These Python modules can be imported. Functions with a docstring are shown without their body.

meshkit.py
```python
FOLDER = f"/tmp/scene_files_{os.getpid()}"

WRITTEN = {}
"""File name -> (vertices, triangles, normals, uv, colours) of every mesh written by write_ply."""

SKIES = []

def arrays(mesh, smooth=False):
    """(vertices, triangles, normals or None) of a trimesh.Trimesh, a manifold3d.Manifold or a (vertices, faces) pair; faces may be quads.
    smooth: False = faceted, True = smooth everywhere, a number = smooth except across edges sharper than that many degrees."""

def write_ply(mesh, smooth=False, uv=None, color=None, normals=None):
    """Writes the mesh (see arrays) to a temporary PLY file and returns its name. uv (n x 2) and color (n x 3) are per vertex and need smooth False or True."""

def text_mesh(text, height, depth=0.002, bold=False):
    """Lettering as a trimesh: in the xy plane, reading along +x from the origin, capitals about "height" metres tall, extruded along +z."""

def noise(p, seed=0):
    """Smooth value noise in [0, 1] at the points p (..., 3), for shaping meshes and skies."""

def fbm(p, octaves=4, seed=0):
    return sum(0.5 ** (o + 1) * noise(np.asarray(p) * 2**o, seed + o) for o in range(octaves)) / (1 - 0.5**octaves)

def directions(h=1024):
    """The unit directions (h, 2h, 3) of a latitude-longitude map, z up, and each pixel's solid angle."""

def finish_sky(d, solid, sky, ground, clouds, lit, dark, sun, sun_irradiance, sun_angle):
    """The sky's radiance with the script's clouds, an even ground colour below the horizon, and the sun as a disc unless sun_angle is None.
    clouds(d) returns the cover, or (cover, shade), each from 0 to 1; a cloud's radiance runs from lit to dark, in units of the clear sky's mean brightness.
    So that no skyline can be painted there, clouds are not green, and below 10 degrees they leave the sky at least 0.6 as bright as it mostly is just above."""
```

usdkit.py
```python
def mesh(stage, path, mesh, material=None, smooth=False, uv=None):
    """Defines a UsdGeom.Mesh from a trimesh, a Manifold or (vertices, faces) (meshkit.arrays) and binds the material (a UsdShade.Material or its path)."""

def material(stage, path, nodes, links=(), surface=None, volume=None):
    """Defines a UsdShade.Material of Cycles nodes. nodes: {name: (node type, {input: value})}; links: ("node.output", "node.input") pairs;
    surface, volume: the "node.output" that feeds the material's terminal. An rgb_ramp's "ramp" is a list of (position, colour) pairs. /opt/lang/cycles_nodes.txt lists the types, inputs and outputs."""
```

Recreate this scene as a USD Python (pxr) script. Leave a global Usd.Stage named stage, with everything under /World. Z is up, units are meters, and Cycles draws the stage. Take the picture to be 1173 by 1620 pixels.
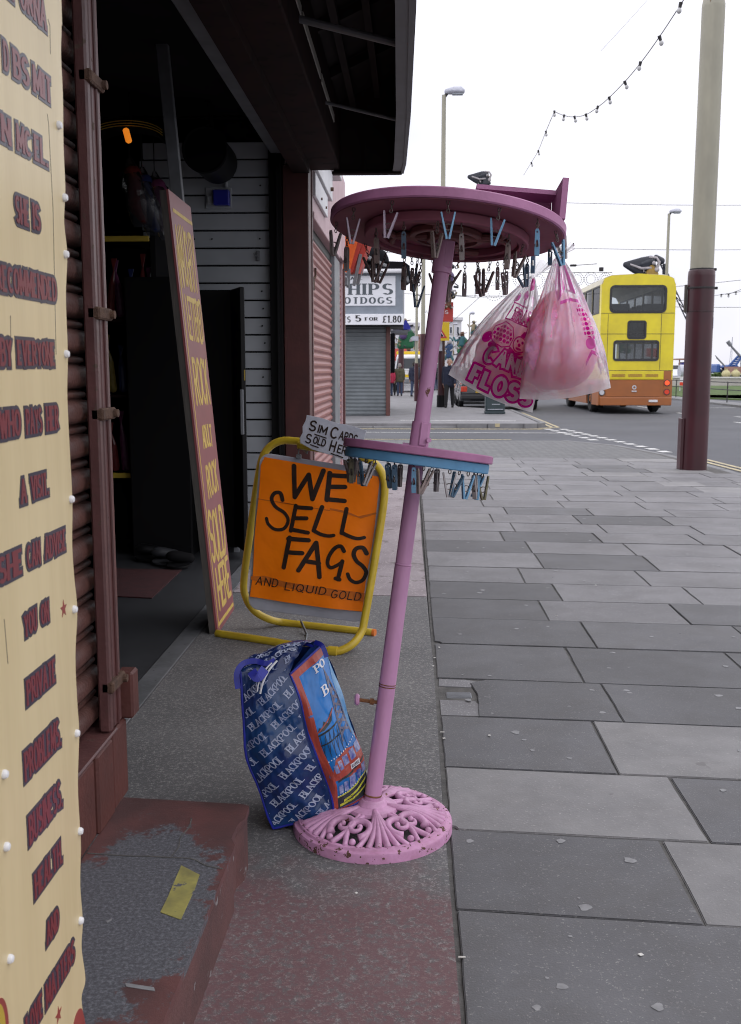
"""A seaside pavement beside a souvenir shop: pink peg stand, orange sign, shopping bag, bus and promenade."""
import math
import random
import numpy as np
import trimesh
import shapely
import shapely.affinity as aff
from shapely.geometry import Polygon, LineString, MultiPolygon, Point
from shapely.ops import unary_union
import manifold3d as m3
from pxr import Usd, UsdGeom, UsdLux, UsdShade, Sdf, Gf, Vt
import usdkit
import meshkit

random.seed(7)
rng = np.random.default_rng(7)
stage = Usd.Stage.CreateInMemory()
UsdGeom.SetStageUpAxis(stage, UsdGeom.Tokens.z)
UsdGeom.SetStageMetersPerUnit(stage, 1.0)
world = UsdGeom.Xform.Define(stage, '/World')
stage.SetDefaultPrim(world.GetPrim())
UsdGeom.Scope.Define(stage, '/World/Looks')

# ---------------------------------------------------------------- camera
PITCH, YAW = math.radians(8.0047), math.radians(2.286)
cam = UsdGeom.Camera.Define(stage, '/World/camera')
fw = np.array([-math.sin(YAW) * math.cos(PITCH), math.cos(YAW) * math.cos(PITCH), -math.sin(PITCH)])
rt = np.array([math.cos(YAW), math.sin(YAW), 0.0])
up = np.cross(rt, fw)
mat4 = Gf.Matrix4d(*rt, 0, *up, 0, *(-fw), 0, 0, 0, 1.5, 1)
cam.AddTransformOp().Set(mat4)
cam.CreateHorizontalApertureAttr(15.6)
cam.CreateVerticalApertureAttr(15.6 * 1620 / 1173)
cam.CreateFocalLengthAttr(15.6 * 1600 / 1173)
cam.CreateClippingRangeAttr(Gf.Vec2f(0.05, 5000))
cam.CreateFStopAttr(6.3)
cam.CreateFocusDistanceAttr(3.6)
cam.CreateExposureAttr(-0.3)

# ---------------------------------------------------------------- sky and sun (overcast)
SUN_EL, SUN_AZ = math.radians(62), math.radians(75)       # azimuth: atan2(x, y) of the direction towards the sun
dome = UsdLux.DomeLight.Define(stage, '/World/sky')
dome.GetPrim().SetCustomDataByKey('kind', 'structure')
sky_mat = usdkit.material(stage, '/World/Looks/overcast_sky', {
    'sky': ('sky_texture', {'sky_type': 'single_scattering', 'sun_disc': False, 'sun_elevation': SUN_EL, 'sun_rotation': SUN_AZ}),
    'tc': ('texture_coordinate', {}),
    'n': ('noise_texture', {'scale': 2.6, 'detail': 5.0, 'roughness': 0.55}),
    'cl': ('rgb_ramp', {'ramp': [(0.3, (10.9, 11.0, 12.6)), (0.46, (13.4, 13.3, 14.4)), (0.7, (15.8, 15.6, 16.2))]}),
    'mx': ('mix_color', {'fac': 0.93}),
    # an overcast sky is brighter overhead than at the horizon
    'sp': ('separate_xyz', {}), 'el': ('map_range', {'from_min': 0.0, 'from_max': 1.0, 'to_min': 0.92, 'to_max': 1.75, 'clamp': True}), 'ov': ('vector_math', {'math_type': 'scale'}),
    'bg': ('background_shader', {'strength': 0.1})},
    [('tc.generated', 'n.vector'), ('n.fac', 'cl.fac'), ('sky.color', 'mx.a'), ('cl.color', 'ov.vector1'), ('tc.generated', 'sp.vector'), ('sp.z', 'el.value'), ('el.result', 'ov.scale'), ('ov.vector', 'mx.b'), ('mx.result', 'bg.color')],
    surface='bg.background')
UsdShade.MaterialBindingAPI.Apply(dome.GetPrim()).Bind(sky_mat)
sun = UsdLux.DistantLight.Define(stage, '/World/sun')
sun.CreateIntensityAttr(0.14)
sun.CreateAngleAttr(25.0)
sun.CreateNormalizeAttr(True)
sun.CreateColorAttr(Gf.Vec3f(1.0, 0.97, 0.93))
sd = np.array([math.sin(SUN_AZ) * math.cos(SUN_EL), math.cos(SUN_AZ) * math.cos(SUN_EL), math.sin(SUN_EL)])
sx = np.cross([0, 0, 1.0], sd); sx /= np.linalg.norm(sx)
sun.AddTransformOp().Set(Gf.Matrix4d(*sx, 0, *np.cross(sd, sx), 0, *sd, 0, 0, 0, 30, 1))

# ---------------------------------------------------------------- naming and tagging helpers
_used = {}
_off = {}


def _name(parent, name):
    k = parent + '/' + name
    n = _used.get(k, -1) + 1
    _used[k] = n
    return k if n == 0 else f'{k}_{n:03d}'


def _tag(prim, label=None, cat=None, group=None, kind=None):
    for k, v in (('label', label), ('category', cat), ('group', group), ('kind', kind)):
        if v:
            prim.SetCustomDataByKey(k, v)


def thing(name, label, cat, loc=(0, 0, 0), group=None, kind=None):
    p = _name('/World', name)
    x = UsdGeom.Xform.Define(stage, p)
    x.AddTranslateOp().Set(Gf.Vec3d(*map(float, loc)))
    _tag(x.GetPrim(), label, cat, group, kind)
    _off[p] = np.array(loc, float)
    return p


def local_thing(name, label, cat, matrix, group=None, ref=None):
    """A thing whose parts are given in its own axes; matrix is 4x4 (columns are axes). ref: path of the first of its kind."""
    p = _name('/World', name)
    x = UsdGeom.Xform.Define(stage, p)
    m = np.asarray(matrix, float)
    x.AddTransformOp().Set(Gf.Matrix4d(*m.T.ravel().tolist()))
    if ref:
        x.GetPrim().GetReferences().AddInternalReference(ref)
        x.GetPrim().SetInstanceable(True)
    _tag(x.GetPrim(), label, cat, group)
    _off[p] = np.zeros(3)
    return p


def tri(mesh):
    if isinstance(mesh, (list,)):
        mesh = trimesh.util.concatenate([tri(x) for x in mesh])
    if hasattr(mesh, 'to_mesh'):
        t = mesh.to_mesh()
        mesh = trimesh.Trimesh(t.vert_properties[:, :3], t.tri_verts, process=False)
    return mesh


def part(name, mesh, m, parent='/World', smooth=35, label=None, cat=None, group=None, kind=None):
    mesh = tri(mesh)
    p = _name(parent, name)
    off = _off.get(parent, np.zeros(3))
    _off[p] = off
    mm = mesh.copy()
    mm.vertices = mm.vertices - off
    g = usdkit.mesh(stage, p, mm, MAT[m], smooth=smooth)
    _tag(g.GetPrim(), label, cat, group, kind)
    return p


# ---------------------------------------------------------------- shape helpers
V = np.array


def unit(v):
    v = np.asarray(v, float)
    return v / np.linalg.norm(v)


def frame(o, ex, ey):
    """4x4 with columns ex, ey, ez = ex x ey and origin o."""
    ex = unit(ex); ey = np.asarray(ey, float); ey = unit(ey - ex * (ey @ ex))
    m = np.eye(4)
    m[:3, 0], m[:3, 1], m[:3, 2], m[:3, 3] = ex, ey, np.cross(ex, ey), o
    return m


def box(lo, hi, c=0.0):
    lo, hi = np.minimum(lo, hi).astype(float), np.maximum(lo, hi).astype(float)
    if c <= 0:
        b = trimesh.creation.box(hi - lo)
        b.apply_translation((lo + hi) / 2)
        return b
    c = min(c, 0.45 * float((hi - lo).min()))
    pts = []
    for k in range(3):
        l, h = lo + c, hi - c
        l[k], h[k] = lo[k], hi[k]
        pts += [(x, y, z) for x in (l[0], h[0]) for y in (l[1], h[1]) for z in (l[2], h[2])]
    return trimesh.Trimesh(pts).convex_hull


def obox(size, F, c=0.0):
    b = box(-V(size) / 2, V(size) / 2, c)
    b.apply_transform(F)
    return b


def bar(p0, p1, w, h, upv=(0, 0, 1), c=0.0):
    p0, p1 = V(p0, float), V(p1, float)
    d = p1 - p0
    return obox((np.linalg.norm(d), w, h), frame((p0 + p1) / 2, d, np.cross(upv, d)), c)


def tube(pts, r, n=10, closed=False, caps=True):
    pts = np.asarray(pts, float)
    k = len(pts)
    rr = np.full(k, r, float) if np.ndim(r) == 0 else np.asarray(r, float)
    t = np.gradient(pts, axis=0) if not closed else np.roll(pts, -1, 0) - np.roll(pts, 1, 0)
    t /= np.maximum(np.linalg.norm(t, axis=1, keepdims=True), 1e-9)
    a = V([0, 0, 1.0]) if abs(t[0][2]) < 0.9 else V([1.0, 0, 0])
    u = unit(np.cross(t[0], a))
    verts, ang = [], np.linspace(0, 2 * np.pi, n, endpoint=False)
    for i in range(k):
        u = u - t[i] * (u @ t[i]); u = unit(u)
        w = np.cross(t[i], u)
        verts.append(pts[i] + rr[i] * (np.cos(ang)[:, None] * u + np.sin(ang)[:, None] * w))
    verts = np.vstack(verts)
    f = []
    for i in range(k if closed else k - 1):
        j = (i + 1) % k
        for q in range(n):
            q2 = (q + 1) % n
            f += [(i * n + q, i * n + q2, j * n + q2), (i * n + q, j * n + q2, j * n + q)]
    if caps and not closed:
        b = len(verts)
        verts = np.vstack([verts, pts[0], pts[-1]])
        for q in range(n):
            q2 = (q + 1) % n
            f += [(b, q2, q), (b + 1, (k - 1) * n + q, (k - 1) * n + q2)]
    m = trimesh.Trimesh(verts, f, process=False)
    return m


def cyl(p0, p1, r0, r1=None, n=20):
    return tube([p0, p1], [r0, r0 if r1 is None else r1], n)


def spline(pts, n=8, closed=False):
    """Catmull-Rom through the points."""
    P = np.asarray(pts, float)
    k = len(P)
    out = []
    for i in range(k if closed else k - 1):
        if closed:
            a, b, c, d = P[(i - 1) % k], P[i], P[(i + 1) % k], P[(i + 2) % k]
        else:
            a, b, c, d = P[max(i - 1, 0)], P[i], P[i + 1], P[min(i + 2, k - 1)]
        for t in np.linspace(0, 1, n, endpoint=False):
            out.append(0.5 * (2 * b + (c - a) * t + (2 * a - 5 * b + 4 * c - d) * t * t + (3 * b - a - 3 * c + d) * t ** 3))
    if not closed:
        out.append(P[-1])
    return np.array(out)


def lathe(profile, F=None, n=48):
    """profile: (r, z) points, turned about z; closed by itself when r ends at 0."""
    prof = np.asarray(profile, float)
    a = np.linspace(0, 2 * np.pi, n, endpoint=False)
    k = len(prof)
    v = np.array([(r * math.cos(t), r * math.sin(t), z) for r, z in prof for t in a])
    f = []
    for i in range(k - 1):
        for q in range(n):
            q2 = (q + 1) % n
            f += [(i * n + q, i * n + q2, (i + 1) * n + q2), (i * n + q, (i + 1) * n + q2, (i + 1) * n + q)]
    m = trimesh.Trimesh(v, f, process=False)
    if F is not None:
        m.apply_transform(F)
    return m


def ring(r0, r1, z0, z1, F=None, n=64, c=0.002):
    """A flat ring (or disc when r0 = 0) with eased edges."""
    pr = [(r0, z1), (r0, z0)] if r0 > 0 else [(0, z0)]
    pr = ([(r0, z0)] if r0 > 0 else [(0.0001, z0)]) + [(r1 - c, z0), (r1, z0 + c), (r1, z1 - c), (r1 - c, z1)] + ([(r0, z1), (r0, z0)] if r0 > 0 else [(0.0001, z1)])
    return lathe(pr, F, n)


def polys(s):
    if s.is_empty:
        return []
    return [g for g in getattr(s, 'geoms', [s]) if g.geom_type == 'Polygon' and g.area > 1e-9]


def extr(s, depth, F=None, z0=0.0):
    ms = [trimesh.creation.extrude_polygon(g, depth, engine='earcut') for g in polys(s)]
    m = trimesh.util.concatenate(ms)
    if z0:
        m.apply_translation((0, 0, z0))
    if F is not None:
        m.apply_transform(F)
    return m


def surf(s, fn, cell):
    """A flat shape laid on a curved surface: fn maps (n, 2) to (n, 3)."""
    out = []
    for g in polys(s):
        v, f = trimesh.creation.triangulate_polygon(g, engine='earcut')
        v = np.c_[v, np.zeros(len(v))]
        v, f = trimesh.remesh.subdivide_to_size(v, f, cell, max_iter=12)
        out.append(trimesh.Trimesh(fn(v[:, :2]), f, process=False))
    return trimesh.util.concatenate(out)


def gridsurf(fn, nu, nv, u0=0, u1=1, v0=0, v1=1):
    u, v = np.meshgrid(np.linspace(u0, u1, nu), np.linspace(v0, v1, nv), indexing='ij')
    p = fn(np.c_[u.ravel(), v.ravel()])
    i = np.arange(nu * nv).reshape(nu, nv)
    a, b, c, d = i[:-1, :-1].ravel(), i[1:, :-1].ravel(), i[1:, 1:].ravel(), i[:-1, 1:].ravel()
    return trimesh.Trimesh(p, np.vstack([np.c_[a, b, c], np.c_[a, c, d]]), process=False)


def ball(c, r, sub=2, s=(1, 1, 1)):
    m = trimesh.creation.icosphere(subdivisions=sub, radius=r)
    m.apply_scale(s)
    m.apply_translation(c)
    return m


def sheet(pts, z, th=0.0):
    """A flat polygon of the ground at height z (top), with thickness th below it."""
    return extr(Polygon(pts), max(th, 0.002), z0=z - max(th, 0.002))


def hull(ms):
    return trimesh.util.concatenate(ms).convex_hull


# ---------------------------------------------------------------- lettering (stroke letters of our own)
def arc(cx, cy, rx, ry, a0, a1, n=12):
    t = np.radians(np.linspace(a0, a1, n))
    return [(cx + rx * math.cos(x), cy + ry * math.sin(x)) for x in t]


_S = arc(.3, .74, .27, .26, 35, 270, 14) + arc(.3, .25, .29, .25, 90, -145, 14)
GL = {
    'A': (.7, [[(0, 0), (.35, 1), (.7, 0)], [(.13, .34), (.57, .34)]]),
    'B': (.58, [[(0, 0), (0, 1), (.28, 1)] + arc(.28, .76, .25, .24, 90, -90) + [(0, .52)], [(.28, .52)] + arc(.3, .26, .28, .26, 90, -90) + [(0, 0)]]),
    'C': (.62, [arc(.34, .5, .34, .5, 48, 312, 20)]),
    'D': (.64, [[(0, 0), (0, 1), (.25, 1)] + arc(.25, .5, .39, .5, 90, -90, 18) + [(0, 0)]]),
    'E': (.52, [[(.52, 1), (0, 1), (0, 0), (.52, 0)], [(0, .52), (.4, .52)]]),
    'F': (.5, [[(.5, 1), (0, 1), (0, 0)], [(0, .52), (.38, .52)]]),
    'G': (.66, [arc(.34, .5, .34, .5, 48, 340, 20) + [(.66, .44), (.4, .44)]]),
    'H': (.62, [[(0, 0), (0, 1)], [(.62, 0), (.62, 1)], [(0, .5), (.62, .5)]]),
    'I': (.02, [[(.01, 0), (.01, 1)]]),
    'K': (.6, [[(0, 0), (0, 1)], [(.56, 1), (0, .42)], [(.2, .62), (.6, 0)]]),
    'L': (.5, [[(0, 1), (0, 0), (.5, 0)]]),
    'M': (.8, [[(0, 0), (.03, 1), (.4, .2), (.77, 1), (.8, 0)]]),
    'N': (.64, [[(0, 0), (0, 1), (.64, 0), (.64, 1)]]),
    'O': (.68, [arc(.34, .5, .34, .5, 90, 450, 28)]),
    'P': (.56, [[(0, 0), (0, 1), (.28, 1)] + arc(.28, .74, .27, .26, 90, -90) + [(0, .48)]]),
    'Q': (.7, [arc(.34, .5, .34, .5, 90, 450, 28), [(.4, .28), (.7, -.08)]]),
    'R': (.6, [[(0, 0), (0, 1), (.28, 1)] + arc(.28, .75, .26, .25, 90, -90) + [(0, .5)], [(.26, .5), (.6, 0)]]),
    'S': (.6, [_S]),
    'T': (.6, [[(0, 1), (.6, 1)], [(.3, 1), (.3, 0)]]),
    'U': (.62, [[(0, 1), (0, .32)] + arc(.31, .32, .31, .32, 180, 360, 16) + [(.62, 1)]]),
    'V': (.66, [[(0, 1), (.33, 0), (.66, 1)]]),
    'W': (.9, [[(0, 1), (.22, 0), (.45, .85), (.68, 0), (.9, 1)]]),
    'Y': (.64, [[(0, 1), (.32, .48), (.64, 1)], [(.32, .48), (.32, 0)]]),
    '0': (.56, [arc(.28, .5, .28, .5, 90, 450, 26)]),
    '1': (.24, [[(0, .8), (.16, 1), (.16, 0)]]),
    '5': (.54, [[(.5, 1), (.08, 1), (.04, .56)] + arc(.25, .31, .29, .31, 130, -150, 16)]),
    '8': (.56, [arc(.28, .75, .22, .25, -90, 270, 20), arc(.28, .26, .28, .26, 90, 450, 22)]),
    '6': (.56, [arc(.28, .3, .28, .3, 90, 450, 20), arc(.56, .3, .56, .72, 180, 105, 10)]),
    '£': (.6, [arc(.34, .76, .24, .24, 20, 180, 12) + [(.14, .3), (.02, 0), (.58, 0)], [(0, .46), (.42, .46)]]),
    '.': (.04, [[(.02, 0), (.02, .03)]]),
    ',': (.06, [[(.04, .03), (.0, -.14)]]),
    '-': (.3, [[(0, .5), (.3, .5)]]),
}


def strokes(ch, serif=0.0):
    w, L = GL[ch]
    out = [list(s) for s in L]
    if serif:
        for s in L:
            for i, p in enumerate(s):
                if p[1] not in (0, 1):
                    continue
                nb = [s[j] for j in (i - 1, i + 1) if 0 <= j < len(s)]
                steep = [q for q in nb if abs(q[1] - p[1]) > 2.0 * abs(q[0] - p[0])]
                if len(steep) == 1:
                    out.append([(p[0] - serif, p[1]), (p[0] + serif, p[1])])
    return w, out


def text(s, px=.13, py=None, serif=0.0, gap=.22, word=.45, cap=1, join=1):
    """A line of lettering as a shape: capitals 1 high from y = 0, starting at x = 0. px, py: how thick upright and level strokes are."""
    py = px if py is None else py
    x, lines = 0.0, []
    for ch in s:
        if ch == ' ':
            x += word
            continue
        w, st = strokes(ch, serif)
        for q in st:
            lines.append([(x + a, b) for a, b in q])
        x += w + gap
    k = px / py
    g = unary_union([LineString([(a, b * k) for a, b in q]).buffer(px / 2, cap_style=cap, join_style=join, mitre_limit=1.4) for q in lines])
    g = aff.scale(g, 1, 1 / k, origin=(0, 0))
    return g


def fit(s, x0, x1, y0, y1):
    """Moves and scales a lettering shape so that its bounds fill the box."""
    a, b, c, d = s.bounds
    sx_, sy_ = (x1 - x0) / (c - a), (y1 - y0) / (d - b)
    return aff.affine_transform(s, [sx_, 0, 0, sy_, x0 - a * sx_, y0 - b * sy_])


# ---------------------------------------------------------------- materials
MAT = {}


def mat(name, col, col2=None, rough=.6, scale=6.0, lo=.35, hi=.65, bump=0.0, bscale=60.0, chip=None, chipcol=(.1, .05, .03), chipscale=18.0, chiprough=.9,
        metal=0.0, rand=0.0, grime=0.0, gscale=4.0, gcol=(.05, .045, .04), spec=.5, coat=0.0, speck=None, speckcol=(.6, .6, .58), speckscale=300.0, stretch=(1, 1, 1), bdist=.01, sub=0.0, detail=5.0):
    """A surface of one colour that drifts to a second, with fine specks, chips and relief."""
    n = {'g': ('texture_coordinate', {}), 'mp': ('mapping', {'scale': stretch}), 'p': ('principled_bsdf', {'roughness': rough, 'metallic': metal, 'specular_ior_level': spec, 'coat_weight': coat})}
    l = [('g.object', 'mp.vector')]
    col2 = tuple(c * .72 for c in col) if col2 is None else col2
    n['n1'] = ('noise_texture', {'scale': scale, 'detail': detail, 'roughness': .6})
    n['r1'] = ('rgb_ramp', {'ramp': [(lo, col), (hi, col2)]})
    l += [('mp.vector', 'n1.vector'), ('n1.fac', 'r1.fac')]
    cur = 'r1.color'
    if speck is not None:
        n['n2'] = ('noise_texture', {'scale': speckscale, 'detail': 2.0, 'roughness': .7})
        n['r2'] = ('rgb_ramp', {'ramp': [(speck, (0, 0, 0)), (speck + .05, (1, 1, 1))]})
        n['m2'] = ('mix_color', {'b': speckcol})
        l += [('mp.vector', 'n2.vector'), ('n2.fac', 'r2.fac'), ('r2.color', 'm2.fac'), (cur, 'm2.a')]
        cur = 'm2.result'
    if grime:
        n['n6'] = ('noise_texture', {'scale': gscale, 'detail': 8.0, 'roughness': .7, 'distortion': .4})
        n['r6'] = ('rgb_ramp', {'ramp': [(.42, (0, 0, 0)), (.62, (grime * .6,) * 3), (.8, (grime,) * 3)]})
        n['m6'] = ('mix_color', {'b': gcol})
        l += [('mp.vector', 'n6.vector'), ('n6.fac', 'r6.fac'), ('r6.color', 'm6.fac'), (cur, 'm6.a')]
        cur = 'm6.result'
    if rand:
        n['oi'] = ('object_info', {})
        n['rm'] = ('map_range', {'from_min': 0.0, 'from_max': 1.0, 'to_min': 1 - rand, 'to_max': 1 + rand})
        n['hs'] = ('hsv', {})
        l += [('oi.random', 'rm.value'), ('rm.result', 'hs.value'), (cur, 'hs.color')]
        cur = 'hs.color'
    if chip is not None:
        n['n3'] = ('noise_texture', {'scale': chipscale, 'detail': 6.0, 'roughness': .62})
        n['r3'] = ('rgb_ramp', {'ramp': [(chip, (0, 0, 0)), (chip + .02, (1, 1, 1))]})
        n['m3'] = ('mix_color', {'b': chipcol})
        n['q3'] = ('map_range', {'to_min': rough, 'to_max': chiprough})
        l += [('mp.vector', 'n3.vector'), ('n3.fac', 'r3.fac'), ('r3.color', 'm3.fac'), (cur, 'm3.a'), ('r3.color', 'q3.value'), ('q3.result', 'p.roughness')]
        cur = 'm3.result'
    l.append((cur, 'p.base_color'))
    if bump:
        n['n4'] = ('noise_texture', {'scale': bscale, 'detail': 4.0, 'roughness': .6})
        n['bp'] = ('bump', {'strength': bump, 'distance': bdist})
        l += [('mp.vector', 'n4.vector'), ('n4.fac', 'bp.height'), ('bp.normal', 'p.normal')]
    MAT[name] = usdkit.material(stage, '/World/Looks/' + name, n, l, surface='p.BSDF')


def plain(name, col, rough=.6, metal=0.0, emit=None, spec=.5):
    d = {'base_color': col, 'roughness': rough, 'metallic': metal, 'specular_ior_level': spec}
    if emit:
        d['emission_color'] = emit[0]; d['emission_strength'] = emit[1]
    MAT[name] = usdkit.material(stage, '/World/Looks/' + name, {'p': ('principled_bsdf', d)}, [], surface='p.BSDF')


def sheer(name, col, see, rough=.3, trans=.6, gloss=.35, bump=0.0, bscale=30.0, tint=(1, 1, 1)):
    """Thin sheet that light passes: clear by the share 'see', the rest diffuse and translucent under a gloss."""
    n = {'tr': ('transparent_bsdf', {'color': tint}), 'd': ('diffuse_bsdf', {'color': col}), 't': ('translucent_bsdf', {'color': col}),
         'a': ('mix_closure', {'fac': trans}), 'g': ('glossy_bsdf', {'roughness': rough}), 'fr': ('fresnel', {'IOR': 1.45}),
         'ga': ('math', {'math_type': 'multiply', 'value2': gloss * 2}), 'b': ('mix_closure', {'fac': see}), 'c': ('mix_closure', {})}
    l = [('d.BSDF', 'a.closure1'), ('t.BSDF', 'a.closure2'), ('a.closure', 'b.closure1'), ('tr.BSDF', 'b.closure2'), ('b.closure', 'c.closure1'),
         ('g.BSDF', 'c.closure2'), ('fr.fac', 'ga.value1'), ('ga.value', 'c.fac')]
    if bump:
        n['tc'] = ('texture_coordinate', {})
        n['n'] = ('noise_texture', {'scale': bscale, 'detail': 4.0})
        n['bp'] = ('bump', {'strength': bump, 'distance': .01})
        l += [('tc.object', 'n.vector'), ('n.fac', 'bp.height'), ('bp.normal', 'g.normal'), ('bp.normal', 'fr.normal'), ('bp.normal', 'd.normal')]
    MAT[name] = usdkit.material(stage, '/World/Looks/' + name, n, l, surface='c.closure')


def pane(name, tint):
    n = {'tr': ('transparent_bsdf', {'color': tint}), 'g': ('glossy_bsdf', {'roughness': .03, 'color': (.9, .9, .9)}), 'fr': ('fresnel', {'IOR': 1.5}), 'c': ('mix_closure', {})}
    MAT[name] = usdkit.material(stage, '/World/Looks/' + name, n, [('tr.BSDF', 'c.closure1'), ('g.BSDF', 'c.closure2'), ('fr.fac', 'c.fac')], surface='c.closure')


# ================================================================ materials of the place
mat('concrete', (.16, .16, .165), (.14, .14, .145), rough=.75, scale=1.6, bump=.35, bscale=190, speck=.6, speckcol=(.36, .36, .36), speckscale=130, chip=.66, chipcol=(.1, .1, .1), chipscale=9)
mat('worn_red_step', (.12, .052, .048), (.075, .036, .034), rough=.7, scale=7, bump=.3, bscale=120, chip=.62, chipcol=(.22, .2, .2), chipscale=14)
mat('terrazzo', (.2, .21, .24), (.13, .135, .155), rough=.6, scale=4, bump=.25, bscale=200, speck=.53, speckcol=(.42, .43, .47), speckscale=150)
mat('asphalt', (.085, .088, .098), (.062, .064, .072), rough=.85, scale=.35, bump=.3, bscale=140, speck=.6, speckcol=(.16, .16, .17), speckscale=160)
mat('mat_rubber', (.018, .02, .024), rough=.85, scale=8, bump=.4, bscale=200)
mat('slab_dark', (.11, .11, .117), (.07, .07, .075), rough=.62, scale=1.7, lo=.3, hi=.7, rand=.2, bump=.28, bscale=170, speck=.625, speckcol=(.19, .187, .185), speckscale=115, chip=.68, chipcol=(.17, .17, .175), chipscale=7, bdist=.006, grime=.5, gscale=3.2)
mat('slab_mid', (.192, .188, .196), (.138, .136, .143), rough=.66, scale=1.6, lo=.3, hi=.7, rand=.1, bump=.28, bscale=170, speck=.61, speckcol=(.31, .305, .3), speckscale=100, bdist=.006, grime=.4, gscale=2.6)
mat('slab_pale', (.24, .235, .235), (.165, .163, .166), rough=.7, scale=2.6, lo=.3, hi=.72, rand=.06, bump=.25, bscale=100, speck=.63, speckcol=(.29, .28, .275), speckscale=100, chip=.66, chipcol=(.17, .165, .165), chipscale=5, bdist=.006, grime=.3, gscale=3.0)
mat('joint_dirt', (.075, .073, .07), (.125, .12, .114), rough=.95, scale=14, bump=.5, bscale=120)
mat('gum', (.23, .23, .235), (.17, .17, .175), rough=.7, scale=30, rand=.2)
mat('litter', (.62, .61, .58), (.5, .48, .44), rough=.8, scale=40)
mat('kerb_stone', (.2, .2, .205), (.13, .13, .135), rough=.75, scale=2, bump=.3, bscale=90)
mat('road_white', (.62, .62, .6), (.4, .4, .4), rough=.7, scale=3, chip=.6, chipcol=(.12, .12, .13), chipscale=9)
mat('road_yellow', (.5, .42, .24), (.34, .3, .2), rough=.7, scale=3, chip=.58, chipcol=(.11, .11, .12), chipscale=9)
mat('grass_green', (.075, .12, .028), (.05, .085, .02), rough=.9, scale=.8, bump=.6, bscale=20)
mat('sand_wall', (.42, .4, .36), (.34, .32, .3), rough=.8, scale=.6)
mat('red_wood', (.075, .02, .018), (.05, .014, .013), rough=.5, scale=5, bump=.15, bscale=40, chip=.68, chipcol=(.1, .06, .05), chipscale=16)
mat('red_masonry', (.115, .034, .026), (.075, .024, .019), rough=.6, scale=5, bump=.25, bscale=50, chip=.66, chipcol=(.09, .05, .045), chipscale=12)
mat('brown_slat', (.115, .05, .04), (.075, .034, .028), rough=.48, scale=9, bump=.35, bscale=90, speck=.66, speckcol=(.02, .012, .01), speckscale=70)
mat('brown_frame', (.11, .046, .043), (.07, .029, .028), rough=.42, scale=8, bump=.2, bscale=60, chip=.63, chipcol=(.09, .06, .045), chipscale=22)
mat('rust_brown', (.12, .065, .04), (.07, .038, .025), rough=.85, scale=20, bump=.6, bscale=110)
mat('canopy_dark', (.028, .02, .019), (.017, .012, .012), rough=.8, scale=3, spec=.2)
mat('canopy_edge', (.13, .135, .15), (.1, .1, .11), rough=.5, scale=3)
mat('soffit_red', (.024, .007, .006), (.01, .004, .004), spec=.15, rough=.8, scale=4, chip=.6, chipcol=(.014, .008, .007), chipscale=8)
mat('grey_steel', (.2, .21, .225), (.14, .145, .155), rough=.5, scale=6, metal=.2)
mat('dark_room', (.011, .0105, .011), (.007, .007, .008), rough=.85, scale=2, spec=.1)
mat('white_plank', (.43, .455, .48), (.34, .365, .39), rough=.45, scale=1.4, rand=.03)
mat('black_box', (.004, .004, .0045), (.003, .003, .0035), rough=.5, scale=3, spec=.2)
plain('blue_switch', (.02, .025, .3), .35)
mat('floor_grey', (.028, .03, .034), (.018, .019, .022), rough=.6, scale=3, bump=.3, bscale=160)
mat('door_mat_red', (.07, .016, .018), (.045, .012, .013), rough=.95, scale=20, bump=.6, bscale=200)
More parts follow.
